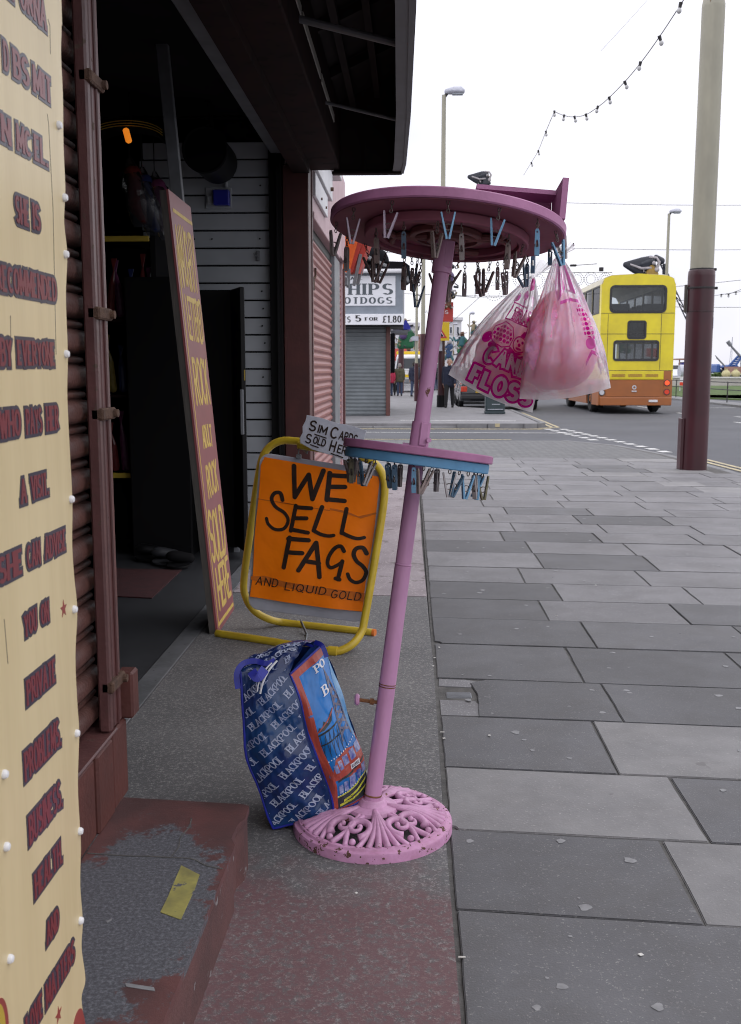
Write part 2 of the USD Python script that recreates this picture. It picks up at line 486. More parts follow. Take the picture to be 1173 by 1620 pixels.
mat('threshold_metal', (.19, .195, .205), (.12, .125, .13), rough=.5, scale=6, metal=.35, bump=.2, bscale=60)
plain('amber_glow', (.9, .4, .05), .3, emit=((1.0, .27, .02), .8))
plain('yellow_trim', (.45, .32, .04), .5)
mat('pink_slat', (.27, .095, .085), (.21, .07, .064), rough=.45, scale=5)
mat('pink_fascia', (.5, .36, .38), (.42, .28, .3), rough=.6, scale=2)
mat('white_paint', (.66, .66, .68), (.55, .55, .57), rough=.55, scale=2)
mat('off_white', (.58, .57, .55), (.46, .45, .44), rough=.7, scale=1)
mat('orange_canvas', (.75, .15, .02), (.55, .085, .015), rough=.75, scale=4)
mat('red_canvas', (.42, .04, .025), (.3, .03, .02), rough=.75, scale=4)
mat('black_canvas', (.008, .008, .01), rough=.9, scale=4, spec=.1)
mat('kiosk_grey', (.22, .25, .29), (.18, .205, .24), rough=.5, scale=3)
mat('kiosk_slat', (.17, .19, .2), (.13, .145, .155), rough=.45, scale=2)
mat('kiosk_brown', (.1, .035, .03), rough=.5, scale=3)
mat('sign_white', (.74, .75, .79), (.68, .69, .73), rough=.45, scale=1)
plain('ink', (.012, .012, .014), .5)
plain('ink_grey', (.07, .085, .1), .5)

# ================================================================ ground, roads, pavements
part('ground', sheet([(-400, -200), (1500, -200), (1500, 3000), (-400, 3000)], -.06), 'asphalt', kind='structure')
ROADPOLY = [(4.85, -12), (4.85, 15.2), (4.65, 18.3), (4.2, 20.6), (3.3, 22.0), (-14, 22.0), (-14, 26.6), (3.0, 26.6), (3.55, 27.2), (3.6, 36.5), (1.95, 39.2), (1.95, 420), (13.4, 420), (13.4, -12)]
road = part('road', sheet(ROADPOLY, -.02), 'asphalt', kind='structure')
part('promenade_road', sheet([(14.6, -12), (14.6, 420), (21, 420), (21, 52), (21, -12)], -.02), 'asphalt', kind='structure')


def line(pts, w, m, z=-.014, name='white_line'):
    part(name, extr(LineString(pts).buffer(w / 2, cap_style=2, join_style=2), .002, z0=z), m, road)


for dx in (0, .17):
    line([(5.0 + dx, -4), (5.0 + dx, 15.2), (4.82 + dx, 18.2)], .085, 'road_yellow', name='yellow_line')
    line([(-14, 26.35 - dx), (3.1 + dx, 26.35 - dx), (3.75 + dx, 27.1), (3.8 + dx, 36.4)], .085, 'road_yellow', name='yellow_line')
line([(-14, 22.25), (2.2, 22.25)], .13, 'road_yellow', name='yellow_line')
line([(-9, 25.0), (4.0, 24.6)], .11, 'road_white')
for t in np.linspace(0, 1, 12):
    p = V([4.75, 18.9]) * (1 - t) + V([3.95, 26.0]) * t
    line([p, p + V([-.035, .34])], .2, 'road_white')
    if t > .45:
        line([p + V([-.4, 0]), p + V([-.435, .34])], .2, 'road_white')
for y in np.arange(8, 160, 6.5):
    line([(9.5, y), (9.5, y + 2.6)], .12, 'road_white')
for x0, y0, x1, y1 in ((10.6, 33.6, 11.0, 31.0), (12.6, 30.2, 12.9, 26.5), (11.4, 41.5, 13.1, 41.5)):
    line([(x0, y0), (x1, y1)], .14, 'road_white')

# far corner pavement with its stone kerb, dropped towards the left
farp = part('far_pavement', sheet([(-14, 26.75), (2.95, 26.75), (3.4, 27.3), (3.45, 36.4), (1.8, 39.1), (1.8, 420), (-14, 420)], .1, .14), 'slab_mid', kind='structure')
kx = [-14, -8, -4, -1, 1.2, 2.0, 2.95]
for a, b in zip(kx[:-1], kx[1:]):
    h = .02 if b <= 1.2 else .115
    part('kerb_stone', box((a + .01, 26.6, -.05), (b - .01, 26.745, h), .012), 'kerb_stone', farp)
ck = [(2.95, 26.6), (3.28, 26.78), (3.5, 27.15), (3.56, 27.6)]
for a, b in zip(ck[:-1], ck[1:]):
    part('kerb_stone', bar((*a, .03), (*b, .03), .15, .17, c=.012), 'kerb_stone', farp)
for y in np.arange(27.6, 36, .95):
    part('kerb_stone', box((3.46, y + .01, -.05), (3.6, y + .94, .112), .012), 'kerb_stone', farp)
part('paint_mark', box((2.2, 26.592, .02), (2.32, 26.6, .11)), 'road_yellow', farp)
part('white_mark', extr(LineString([(-.3, 28.4), (2.9, 28.2)]).buffer(.08, cap_style=2), .002, z0=.101), 'road_white', farp)

# near pavement: bedding, block band and the slabs laid one by one
pave = part('pavement', sheet([(.12, -12), (4.7, -12), (4.7, 15.2), (4.5, 18.3), (4.05, 20.5), (3.2, 21.85), (-14, 21.85), (-14, 13.6), (.12, 13.6)], -.0055, .06), 'joint_dirt', kind='structure')
SK = math.tan(math.radians(-4.4))
kb = [(4.71, -1 + .92 * i) for i in range(18)]
for (a, b) in kb:
    part('kerb_stone', box((4.705, b + .01, -.05), (4.84, b + .9, -.004), .01), 'kerb_stone', pave)
for a, b in (((4.77, 15.6), (4.57, 18.3)), ((4.57, 18.3), (4.12, 20.55)), ((4.12, 20.55), (3.26, 21.92))):
    part('kerb_stone', bar((*a, -.03), (*b, -.03), .14, .055, c=.01), 'kerb_stone', pave)

rows = [1.02, 1.56, 2.1, 2.656, 3.161, 3.69, 4.271, 4.814, 5.448, 6.039, 6.58, 7.12, 7.677, 8.32, 8.9, 9.45, 10.0, 10.6, 11.15, 11.75, 12.3, 12.85, 13.45, 14.0, 14.6, 15.2, 15.8, 16.4, 17.0, 17.62]
firstj = {2: .93, 3: .81, 4: .967, 5: .785, 6: .92, 7: .845, 8: 1.02, 9: .84, 10: 1.0, 11: .817, 12: 1.02}
count = 0
gum_pts = []
for i in range(len(rows) - 1):
    y0, y1 = rows[i], rows[i + 1]
    j = firstj.get(i, .82 + .17 * (i % 2) + random.uniform(-.05, .05))
    xs = [.132]
    left_limit = .132
    if y0 > 13.4:
        xs = [-1.7, -.8, .132]
    x = j
    lim = min(4.69 if y0 < 15 else 4.45, .47 * y0 + 1.3)
    while x < lim - .25:
        xs.append(x)
        x += .86 + random.uniform(-.03, .03)
    xs.append(lim)
    for k in range(len(xs) - 1):
        a, b = xs[k], xs[k + 1]
        r = random.random()
        m = 'slab_dark' if r < min(1.0, max(.12, (8.6 - y0) / 3.6)) else 'slab_mid'
        if y0 > 8.6 and r > .96:
            m = 'slab_pale'
        if (i, k) in ((4, 0), (5, 1), (3, 1)):
            m = 'slab_pale'
        if i in (24,) and k in (3, 5) or (i, k) in ((21, 4), (26, 3)):
            m = 'slab_pale'
        g = .0022 + random.uniform(0, .0022)
        dz = random.uniform(-.0022, .0022)
        tx, ty = random.uniform(-.002, .002), random.uniform(-.002, .002)
        pts = []
        skew = lambda xx, yy: (xx, yy + SK * (xx - .13))
        if (i, k) == (6, 0):
            poly = [(a + g, y0 + g), (b - g, y0 + g), (b - g, y1 - g), (a + .25, y1 - g), (a + .17, y1 - .05), (a + .19, y0 + .3), (a + .165, y0 + .12), (a + g, y0 + .12)]
            poly = [(a + .17, y0 + g), (b - g, y0 + g), (b - g, y1 - g), (a + .24, y1 - g), (a + .16, y1 - .06), (a + .185, y0 + .3)]
        else:
            q = [random.uniform(0, .004) for _ in range(4)]
            poly = [(a + g, y0 + g + q[0]), (b - g, y0 + g + q[1]), (b - g - q[2], y1 - g), (a + g + q[3], y1 - g)]
        wob = []
        for e_ in range(len(poly)):
            p_, q_ = V(poly[e_]), V(poly[(e_ + 1) % len(poly)])
            nn_ = unit(V([-(q_ - p_)[1], (q_ - p_)[0]]))
            wob.append(tuple(p_ + rng.uniform(-.0008, .0008, 2)))
            for f_ in (.2, .4, .6, .8):
                wob.append(tuple(p_ * (1 - f_) + q_ * f_ + nn_ * abs(rng.normal(0, .0018))))
        poly = wob
        P = Polygon([skew(*p) for p in poly])
        if rng.random() < .3:                                       # a broken corner
            cx0, cy0 = skew(*((a, y0), (b, y0), (b, y1), (a, y1))[rng.integers(4)])
            P = P.difference(Point(cx0, cy0).buffer(rng.uniform(.015, .05), quad_segs=2))
        P = P.buffer(-.004, join_style=2).buffer(.004, join_style=1, quad_segs=2)
        ms = extr(P, .035, z0=-.036 + dz)
        top = ms.vertices[:, 2] > -.02
        c0 = ms.vertices[:, :2].mean(0)
        ms.vertices[top, 2] += (ms.vertices[top, 0] - c0[0]) * tx + (ms.vertices[top, 1] - c0[1]) * ty
        # chamfered arris: a slightly smaller cap on top
        cap = extr(P.buffer(-.003, join_style=2), .0032, z0=-.001 + dz)
        tp = cap.vertices[:, 2] > -.5
        cap.vertices[tp, 2] += (cap.vertices[tp, 0] - c0[0]) * tx + (cap.vertices[tp, 1] - c0[1]) * ty
        part('paving_slab', [ms, cap], m, pave, smooth=False)
        count += 1
        if y0 < 11:
            for _ in range(rng.poisson(4.5 if m == 'slab_dark' else 2.0)):
                gum_pts.append((random.uniform(a + .05, b - .05), random.uniform(y0 + .04, y1 - .04) + SK * ((a + b) / 2 - .13), dz, a, b))
# the broken corner by the shop front: cracked mortar pieces and a little iron lid
for poly, zz, m in (([(.14, 4.70), (.29, 4.68), (.33, 4.77), (.27, 4.8), (.145, 4.81)], -.002, 'slab_mid'),
                    ([(.14, 4.50), (.31, 4.49), (.305, 4.56), (.29, 4.66), (.2, 4.665), (.14, 4.66)], -.006, 'slab_dark'),
                    ([(.14, 4.285), (.31, 4.275), (.32, 4.40), (.3, 4.48), (.14, 4.49)], -.002, 'slab_mid')):
    part('broken_slab_piece', extr(Polygon(poly), .03, z0=-.03 + zz), m, pave, smooth=False)
part('iron_lid', [box((.17, 4.525, -.02), (.29, 4.6, -.002), .003)] + [box((.175, 4.53 + .012 * q, -.003), (.285, 4.536 + .012 * q, .001)) for q in range(6)], 'grey_steel', pave)
# trodden chewing gum and scraps of litter
gm = []
for (x, y, dz, a, b) in gum_pts:
    r = random.choice([.004, .005, .006, .008, .01, .012, .014, .018])
    d = extr(Polygon([(x + r * (1 + .25 * math.sin(3 * t + x * 40)) * math.cos(t), y + r * (1 + .2 * math.cos(2 * t + y * 30)) * math.sin(t)) for t in np.linspace(0, 2 * np.pi, 17)[:-1]]), .0012, z0=.0026 + dz)
    gm.append(d)
part('trodden_gum', gm, 'gum', label='pale spots of trodden chewing gum dotted over the grey paving slabs', cat='chewing gum', kind='stuff')
lm = []
for (x, y) in ((.137, 4.05), (.142, 3.98), (.13, 5.15), (.33, 4.02), (.138, 2.42), (.16, 5.35), (.12, 5.0), (-.15, 2.73), (.6, 2.45), (1.3, 7.0), (.9, 6.1)):
    lm.append(obox((random.uniform(.008, .02), random.uniform(.006, .01), .003), frame((x, y, .006), (math.cos(x * 90), math.sin(x * 90), .1), (-math.sin(x * 90), math.cos(x * 90), 0)), .001))
part('litter', lm, 'litter', label='tiny white scraps of paper in the paving joints', cat='litter', kind='stuff')

# band of grey blocks before the side road
MAT['block_paving'] = usdkit.material(stage, '/World/Looks/block_paving', {
    'g': ('texture_coordinate', {}), 'b': ('brick_texture', {'scale': 1.0, 'brick_width': .21, 'row_height': .105, 'mortar_size': .008, 'color1': (.155, .155, .155), 'color2': (.115, .117, .12), 'mortar': (.05, .05, .05)}),
    'mp': ('mapping', {'rotation': (0, 0, .78)}), 'p': ('principled_bsdf', {'roughness': .75}), 'bp': ('bump', {'strength': .5, 'distance': .01, 'invert': True})},
    [('g.object', 'mp.vector'), ('mp.vector', 'b.vector'), ('b.color', 'p.base_color'), ('b.fac', 'bp.height'), ('bp.normal', 'p.normal')], surface='p.BSDF')
part('block_paving', sheet([(-14, 18.0), (-1.7, 17.82), (4.45, 17.33), (4.4, 18.3), (4.0, 20.4), (3.15, 21.82), (-14, 21.82)], -.002, .008), 'block_paving', pave)
part('utility_cover', box((3.3, 13.2, -.02), (3.85, 13.75, .004), .004), 'slab_pale', pave)

# shop forecourt: poured concrete in two bays, red paint worn near the step
MAT['forecourt_concrete'] = usdkit.material(stage, '/World/Looks/forecourt_concrete', {
    'g': ('texture_coordinate', {}), 's': ('separate_xyz', {}),
    'n1': ('noise_texture', {'scale': 1.8, 'detail': 6.0, 'roughness': .65}), 'r1': ('rgb_ramp', {'ramp': [(.3, (.135, .133, .135)), (.7, (.08, .079, .082))]}),
    'n2': ('noise_texture', {'scale': 90.0, 'detail': 4.0, 'roughness': .8}), 'r2': ('rgb_ramp', {'ramp': [(.53, (0, 0, 0)), (.6, (.95, .95, .95))]}), 'm2': ('mix_color', {'b': (.27, .265, .255)}),
    'n5': ('noise_texture', {'scale': 120.0, 'detail': 3.0, 'roughness': .7}), 'r5': ('rgb_ramp', {'ramp': [(.36, (1, 1, 1)), (.44, (0, 0, 0))]}), 'm5': ('mix_color', {'b': (.085, .082, .08)}),
    # dull red paint that covers the end of the bay (it has an edge of its own at y = 2.85)
    'n3': ('noise_texture', {'scale': 5.0, 'detail': 6.0, 'roughness': .7}), 'a3': ('math', {'math_type': 'multiply_add', 'value2': .9, 'value3': -.45}),
    'b3': ('math', {'math_type': 'add'}), 'c3': ('map_range', {'from_min': 2.72, 'from_max': 2.9, 'to_min': .74, 'to_max': 0.0, 'clamp': True}),
    'n6': ('noise_texture', {'scale': 40.0, 'detail': 4.0, 'roughness': .75}), 'r6': ('rgb_ramp', {'ramp': [(.38, (.25, .25, .25)), (.52, (1, 1, 1))]}), 'e3': ('math', {'math_type': 'multiply'}),
    'm3': ('mix_color', {'b': (.135, .055, .06)}),
    'p': ('principled_bsdf', {'roughness': .72}), 'bp': ('bump', {'strength': .35, 'distance': .006})},
    [('g.object', 's.vector'), ('g.object', 'n1.vector'), ('g.object', 'n2.vector'), ('g.object', 'n3.vector'), ('g.object', 'n5.vector'), ('g.object', 'n6.vector'), ('n1.fac', 'r1.fac'), ('n2.fac', 'r2.fac'),
     ('r1.color', 'm2.a'), ('r2.color', 'm2.fac'), ('m2.result', 'm5.a'), ('n5.fac', 'r5.fac'), ('r5.color', 'm5.fac'), ('n3.fac', 'a3.value1'), ('a3.value', 'b3.value1'), ('s.y', 'b3.value2'), ('b3.value', 'c3.value'),
     ('n6.fac', 'r6.fac'), ('r6.color', 'e3.value1'), ('c3.result', 'e3.value2'), ('e3.value', 'm3.fac'), ('m5.result', 'm3.a'), ('m3.result', 'p.base_color'), ('n2.fac', 'bp.height'), ('bp.normal', 'p.normal')], surface='p.BSDF')
mat('forecourt_pink', (.33, .285, .3), (.22, .185, .195), rough=.7, scale=1.6, bump=.3, bscale=90, speck=.6, speckcol=(.45, .4, .4), speckscale=60, chip=.6, chipcol=(.2, .17, .17), chipscale=6)
fore = part('forecourt', sheet([(-6, -12), (.118, -12), (.118, 13.55), (-6, 13.55)], -.02, .04), 'joint_dirt', kind='structure')
part('concrete_bay', extr(Polygon([(-1.2, -6), (.122, -6), (.124, 2.0), (.118, 3.4), (.121, 4.9), (.112, 6.58), (-1.2, 6.66)]).buffer(-.006).buffer(.006), .03, z0=-.024), 'forecourt_concrete', fore, smooth=False)
part('concrete_bay', extr(Polygon([(-1.2, 6.675), (.112, 6.595), (.1, 8.6), (.104, 13.5), (-1.2, 13.5)]).buffer(-.006).buffer(.006), .03, z0=-.022), 'forecourt_pink', fore, smooth=False)
part('threshold_strip', [box((-1.31, 3.0, -.02), (-1.205, 8.7, .009), .003)] + [cyl((-1.23 - .05 * (q % 2), 3.1 + .16 * q, .008), (-1.23 - .05 * (q % 2), 3.1 + .16 * q, .0105), .006, n=8) for q in range(34)], 'threshold_metal', fore)
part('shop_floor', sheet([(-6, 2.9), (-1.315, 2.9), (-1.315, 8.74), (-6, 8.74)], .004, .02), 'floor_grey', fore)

# ================================================================ the souvenir shop
shop = thing('souvenir_shop', 'dark open-fronted souvenir shop with brown roller shutter and deep canopy at left', 'shop', (-.87, 3.0, 0))
for lo_, hi_ in (((-1.1, -3, .2), (-.875, 2.655, .43)), ((-1.1, 2.664, .2), (-.868, 2.81, .432)), ((-1.1, 2.819, .2), (-.872, 2.968, .44)), ((-.9, 2.95, .44), (-.845, 3.02, .585))):
    part('plinth', box(lo_, hi_, .007), 'red_masonry', shop)
part('sill', box((-1.0, -3, .436), (-.866, 2.86, .447), .004), 'brown_frame', shop)
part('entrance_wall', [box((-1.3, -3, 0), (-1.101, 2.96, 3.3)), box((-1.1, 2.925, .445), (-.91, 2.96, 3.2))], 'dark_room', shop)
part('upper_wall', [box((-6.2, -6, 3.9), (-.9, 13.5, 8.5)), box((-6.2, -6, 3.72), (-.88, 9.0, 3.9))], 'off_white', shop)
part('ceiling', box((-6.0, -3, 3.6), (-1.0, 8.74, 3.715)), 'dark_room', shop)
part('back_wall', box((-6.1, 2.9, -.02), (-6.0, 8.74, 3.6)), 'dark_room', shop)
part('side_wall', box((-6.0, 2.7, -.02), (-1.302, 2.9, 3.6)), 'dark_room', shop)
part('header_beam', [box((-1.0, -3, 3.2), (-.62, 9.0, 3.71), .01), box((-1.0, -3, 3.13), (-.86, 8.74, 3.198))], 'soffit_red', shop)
part('ceiling_beam', box((-1.18, 2.95, 3.28), (-1.08, 8.68, 3.34), .006), 'grey_steel', shop)
# roller shutter of deep rounded slats: each slat one piece
guide = part('shutter_guide', box((-.905, 2.80, .45), (-.870, 2.832, 3.2), .006), 'brown_frame', shop)
part('guide_face', box((-.90, 2.842, .45), (-.872, 2.922, 3.2), .005), 'brown_frame', guide)
part('guide_bead', box((-.89, 2.872, .45), (-.866, 2.882, 3.2), .003), 'red_wood', guide)
for z in (-0.860, 2.867, 2.281)[2], (-0.860, 2.819, 1.656)[2], (-0.860, 2.832, 1.376)[2], (-0.860, 2.828, 0.584)[2]:
    part('clasp', [box((-.895, 2.80, z - .017), (-.858, 2.928, z + .017), .005), cyl((-.86, 2.905, z), (-.846, 2.905, z), .012, n=10)], 'rust_brown', shop)
prof = [(0, 0)] + [(.007 + .030 * math.sin(t) ** .75, .004 + .064 * (1 - math.cos(t)) / 2) for t in np.linspace(.15, math.pi - .15, 9)] + [(.004, .07)] + [(.004 + .0125 * math.sin(t), .083 - .0105 * math.cos(t)) for t in np.linspace(.1, math.pi - .1, 6)] + [(0, .098)]
shut = part('roller_shutter', box((-1.0, -2.9, .452), (-.985, 2.90, 3.2)), 'brown_slat', shop)
sp = Polygon(prof + [(-.02, .098), (-.02, 0)])
for q in range(28):
    z = .46 + q * .0985
    # profile in (x out, z up), drawn out along y
    e = trimesh.creation.extrude_polygon(sp, 5.72 + random.uniform(-.012, .012), engine='earcut')
    F = np.eye(4)
    F[:3, 0], F[:3, 1], F[:3, 2], F[:3, 3] = (1, 0, 0), (0, 0, 1), (0, -1, 0), (-.957 + random.uniform(-.002, .002), 2.902 + random.uniform(-.006, .004), z)
    e.apply_transform(F)
    part('slat', e, 'brown_slat', shut, smooth=40)
# canopy over the pavement
part('canopy_fascia', [extr(Polygon([(.028, -5), (.025, 3), (.014, 5), (-.012, 7), (-.05, 8.6), (-.075, 9.02), (-.1, 9.02), (-.075, 8.6), (-.04, 7), (-.02, 5), (-.01, 3), (-.008, -5)]), 1.1, z0=3.17),
                      extr(Polygon([(-.0, -5), (-.0, 3), (-.012, 5), (-.04, 7), (-.075, 8.6), (-.1, 9.0), (-.17, 9.0), (-.15, 8.6), (-.11, 7), (-.085, 5), (-.075, 3), (-.07, -5)]), .03, z0=3.182)], 'canopy_edge', shop, smooth=False)
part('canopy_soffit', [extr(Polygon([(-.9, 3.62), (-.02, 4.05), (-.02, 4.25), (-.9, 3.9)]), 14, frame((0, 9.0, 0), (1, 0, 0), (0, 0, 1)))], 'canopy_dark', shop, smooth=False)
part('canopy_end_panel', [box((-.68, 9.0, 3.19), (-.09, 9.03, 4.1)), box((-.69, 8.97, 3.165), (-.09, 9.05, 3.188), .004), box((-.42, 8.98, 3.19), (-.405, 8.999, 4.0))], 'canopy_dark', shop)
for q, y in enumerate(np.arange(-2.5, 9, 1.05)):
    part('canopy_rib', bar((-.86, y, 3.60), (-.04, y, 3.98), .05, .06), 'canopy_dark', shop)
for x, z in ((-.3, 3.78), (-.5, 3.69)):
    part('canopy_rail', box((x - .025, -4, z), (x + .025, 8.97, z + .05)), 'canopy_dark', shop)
for y0, y1 in ((2.2, 4.5), (4.56, 5.9), (5.97, 7.1), (7.16, 8.3)):
    part('blind_box', box((-.685, y0, 3.42), (-.615, y1, 3.5), .012), 'sand_wall', shop)
part('strut', tube([(-.78, 5.8, 3.43), (-.05, 5.8, 3.25)], .02), 'grey_steel', shop)
part('strut', tube([(-.78, 7.5, 3.42), (-.07, 7.5, 3.25)], .012), 'grey_steel', shop)
# pillar at the far end, door jamb and the white slatted wall inside
part('pillar', [box((-1.09, 8.75, 0), (-.872, 8.98, 3.2), .006)], 'red_wood', shop)
part('pillar_trim', box((-.9, 8.985, 0), (-.862, 9.04, 3.24), .004), 'brown_frame', shop)
part('door_jamb', [box((-1.2, 8.70, 0), (-1.095, 8.98, 3.4)), box((-1.135, 8.66, 0), (-1.125, 8.70, 3.3))], 'black_box', shop)
slatwall = part('slat_wall', box((-6, 8.82, 0), (-1.2, 8.86, 3.6)), 'black_box', shop)
for q in range(23):
    z = .06 + q * .1455
    part('plank', box((-2.26 + .05 * math.sin(q * 1.7), 8.78, z), (-1.205, 8.815, z + .131), .003), 'white_plank', slatwall)
hk = []
for px_, q in ((-1.28, 20), (-1.29, 17), (-1.28, 14), (-1.27, 13), (-1.28, 12), (-1.26, 11), (-1.28, 9), (-1.7, 17), (-1.85, 17), (-1.5, 8)):
    z = .06 + q * .1455 + .07
    hk += [cyl((px_, 8.78, z), (px_, 8.765, z - .003), .007, n=8)]
part('screw', hk, 'black_box', slatwall)
part('hook', [box((-1.315, 8.74, 2.42), (-1.29, 8.78, 2.5), .003), tube([(-1.3, 8.75, 2.45), (-1.32, 8.70, 2.45), (-1.33, 8.68, 2.47)], .004, 6)], 'grey_steel', slatwall)

step = thing('entrance_step', 'worn red-painted step with grey speckled top at the foot of the shutter', 'step', (-.68, 1.8, 0))
MAT['step_top'] = usdkit.material(stage, '/World/Looks/step_top', {
    'g': ('texture_coordinate', {}), 'mp': ('mapping', {'location': (.02, -.9, 0), 'scale': (4.3, 1.9, 0)}), 'ln': ('vector_math', {'math_type': 'length'}),
    'n3': ('noise_texture', {'scale': 7.0, 'detail': 9.0, 'roughness': .78}), 'a3': ('math', {'math_type': 'multiply_add', 'value2': 2.0, 'value3': -1.0}), 'b3': ('math', {'math_type': 'add'}),
    'c3': ('map_range', {'from_min': .80, 'from_max': .88, 'to_min': 0.0, 'to_max': 1.0, 'clamp': True}),
    'n2': ('noise_texture', {'scale': 105.0, 'detail': 8.0, 'roughness': .85}), 'r2': ('rgb_ramp', {'ramp': [(.34, (.035, .036, .041)), (.5, (.08, .082, .094)), (.68, (.24, .25, .275))]}),
    'n4': ('noise_texture', {'scale': 8.0, 'detail': 5.0}), 'r4': ('rgb_ramp', {'ramp': [(.35, (.12, .045, .042)), (.65, (.07, .032, .031))]}), 'm': ('mix_color', {}),
    'p': ('principled_bsdf', {'roughness': .62}), 'bp': ('bump', {'strength': .35, 'distance': .006})},
    [('g.object', 'mp.vector'), ('mp.vector', 'ln.vector1'), ('g.object', 'n3.vector'), ('g.object', 'n2.vector'), ('g.object', 'n4.vector'), ('n3.fac', 'a3.value1'), ('a3.value', 'b3.value1'), ('ln.value', 'b3.value2'),
     ('b3.value', 'c3.value'), ('n2.fac', 'r2.fac'), ('n4.fac', 'r4.fac'), ('c3.result', 'm.fac'), ('r2.color', 'm.a'), ('r4.color', 'm.b'), ('m.result', 'p.base_color'), ('n2.fac', 'bp.height'), ('bp.normal', 'p.normal')], surface='p.BSDF')
tp = Polygon([(-.876, -1), (-.495, -1), (-.492, 1.9), (-.484, 2.3), (-.479, 2.62), (-.497, 2.66), (-.494, 2.74), (-.478, 2.79), (-.48, 2.872), (-.5, 2.885), (-.876, 2.92)])
part('tread', extr(tp, .02, z0=.18), 'step_top', step, smooth=False)
part('riser', extr(tp.buffer(-.006), .181, z0=0), 'worn_red_step', step, smooth=False)
ck_ = lambda pts, w=.0045: LineString(spline(np.c_[pts, np.zeros(len(pts))], 5)[:, :2]).buffer(w / 2)
cr = unary_union([ck_([(-.87, 2.555), (-.76, 2.545), (-.70, 2.545), (-.64, 2.54), (-.58, 2.535), (-.535, 2.50), (-.49, 2.485)]), ck_([(-.635, 2.78), (-.63, 2.72), (-.64, 2.66), (-.632, 2.60), (-.64, 2.54)], .0035)])
part('crack', extr(cr, .0012, z0=.2003), 'joint_dirt', step, smooth=False)
mat('tape_yellow', (.4, .36, .1), (.26, .24, .08), rough=.55, scale=12, chip=.60, chipcol=(.1, .1, .11), chipscale=26, grime=.5, gscale=14)
tapep = Polygon([(-0.601, 2.497, 0.200)[:2], (-0.542, 2.449, 0.200)[:2], (-0.539, 2.375, 0.200)[:2], (-0.542, 2.233, 0.200)[:2], (-0.570, 2.248, 0.200)[:2], (-0.599, 2.264, 0.200)[:2], (-0.598, 2.335, 0.200)[:2]])
part('tape_patch', extr(tapep, .0014, z0=.2003), 'tape_yellow', step, smooth=False)
part('scuff', extr(unary_union([Polygon([(-0.605, 1.979, 0.200)[:2], (-0.539, 1.966, 0.200)[:2], (-0.533, 1.953, 0.200)[:2], (-0.598, 1.966, 0.200)[:2]]), Polygon([(-0.718, 2.220, 0.200)[:2], (-0.708, 2.232, 0.200)[:2], (-0.706, 2.223, 0.200)[:2], (-0.714, 2.212, 0.200)[:2]])]), .001, z0=.2003), 'gum', step, smooth=False)

# inside the shop
def goods(name, label, cat, lo, hi, m='black_box'):
    t = thing(name, label, cat, ((lo[0] + hi[0]) / 2, (lo[1] + hi[1]) / 2, lo[2]))
    part('cabinet', box(lo, hi, .008), m, t)
    return t


t = goods('display_cabinet', 'tall black cabinet in the shop doorway with no door showing, behind the red board', 'cabinet', (-2.25, 8.0, 0), (-1.76, 8.5, 2.22))
part('plinth', box((-2.24, 7.99, .0), (-1.77, 8.0, .08)), 'dark_room', t)
t = goods('drinks_fridge', 'tall black upright fridge with open door beside the white slatted wall', 'fridge', (-1.72, 8.15, .05), (-1.42, 8.7, 2.13))
F_ = frame((-1.36, 8.0, 1.12), (.45, -.9, 0), (.9, .45, 0))
part('door', [bar((-1.42, 8.14, 1.1), (-1.30, 7.86, 1.1), .04, 2.06, c=.006)], 'black_box', t)
part('handle', box((-1.325, 7.83, 1.0), (-1.30, 7.86, 1.35), .004), 'grey_steel', t)
plain('green_sticker', (.03, .2, .1), .5)
part('sticker', [box((-1.302, 7.868, 1.98), (-1.289, 7.9, 2.1))], 'green_sticker', t)
part('yellow_label', [box((-1.302, 7.862, 1.42), (-1.287, 7.885, 1.5))], 'yellow_trim', t)
part('foot', [box((-1.7, 8.2, 0), (-1.66, 8.24, .05)), box((-1.46, 8.2, 0), (-1.42, 8.24, .05))], 'grey_steel', t)
t = thing('shelf_unit', 'dark shelf rack with yellow edged shelves of bagged sweets, left in the shop doorway', 'shelf', (-2.5, 8.35, 0))
part('upright', box((-2.95, 8.1, 0), (-2.9, 8.6, 3.0)), 'dark_room', t); part('upright', box((-2.06, 8.1, 0), (-2.02, 8.6, 3.0)), 'dark_room', t)
for z in (.66, 2.53):
    s_ = part('shelf', box((-2.9, 8.1, z - .02), (-2.065, 8.6, z), .002), 'dark_room', t)
    part('shelf_edge', box((-2.9, 8.075, z - .03), (-2.065, 8.098, z + .012), .003), 'yellow_trim', s_)
for z in (1.3, 1.9):
    part('shelf', box((-2.9, 8.1, z - .02), (-2.065, 8.6, z), .002), 'soffit_red', t)
for i_, c in enumerate([(.3, .3, .32), (.12, .02, .02), (.02, .03, .1), (.16, .12, .03), (.12, .03, .08)]):
    mat(f'wrapper_{"abcde"[i_]}', c, rough=.2, scale=30)
k = 0
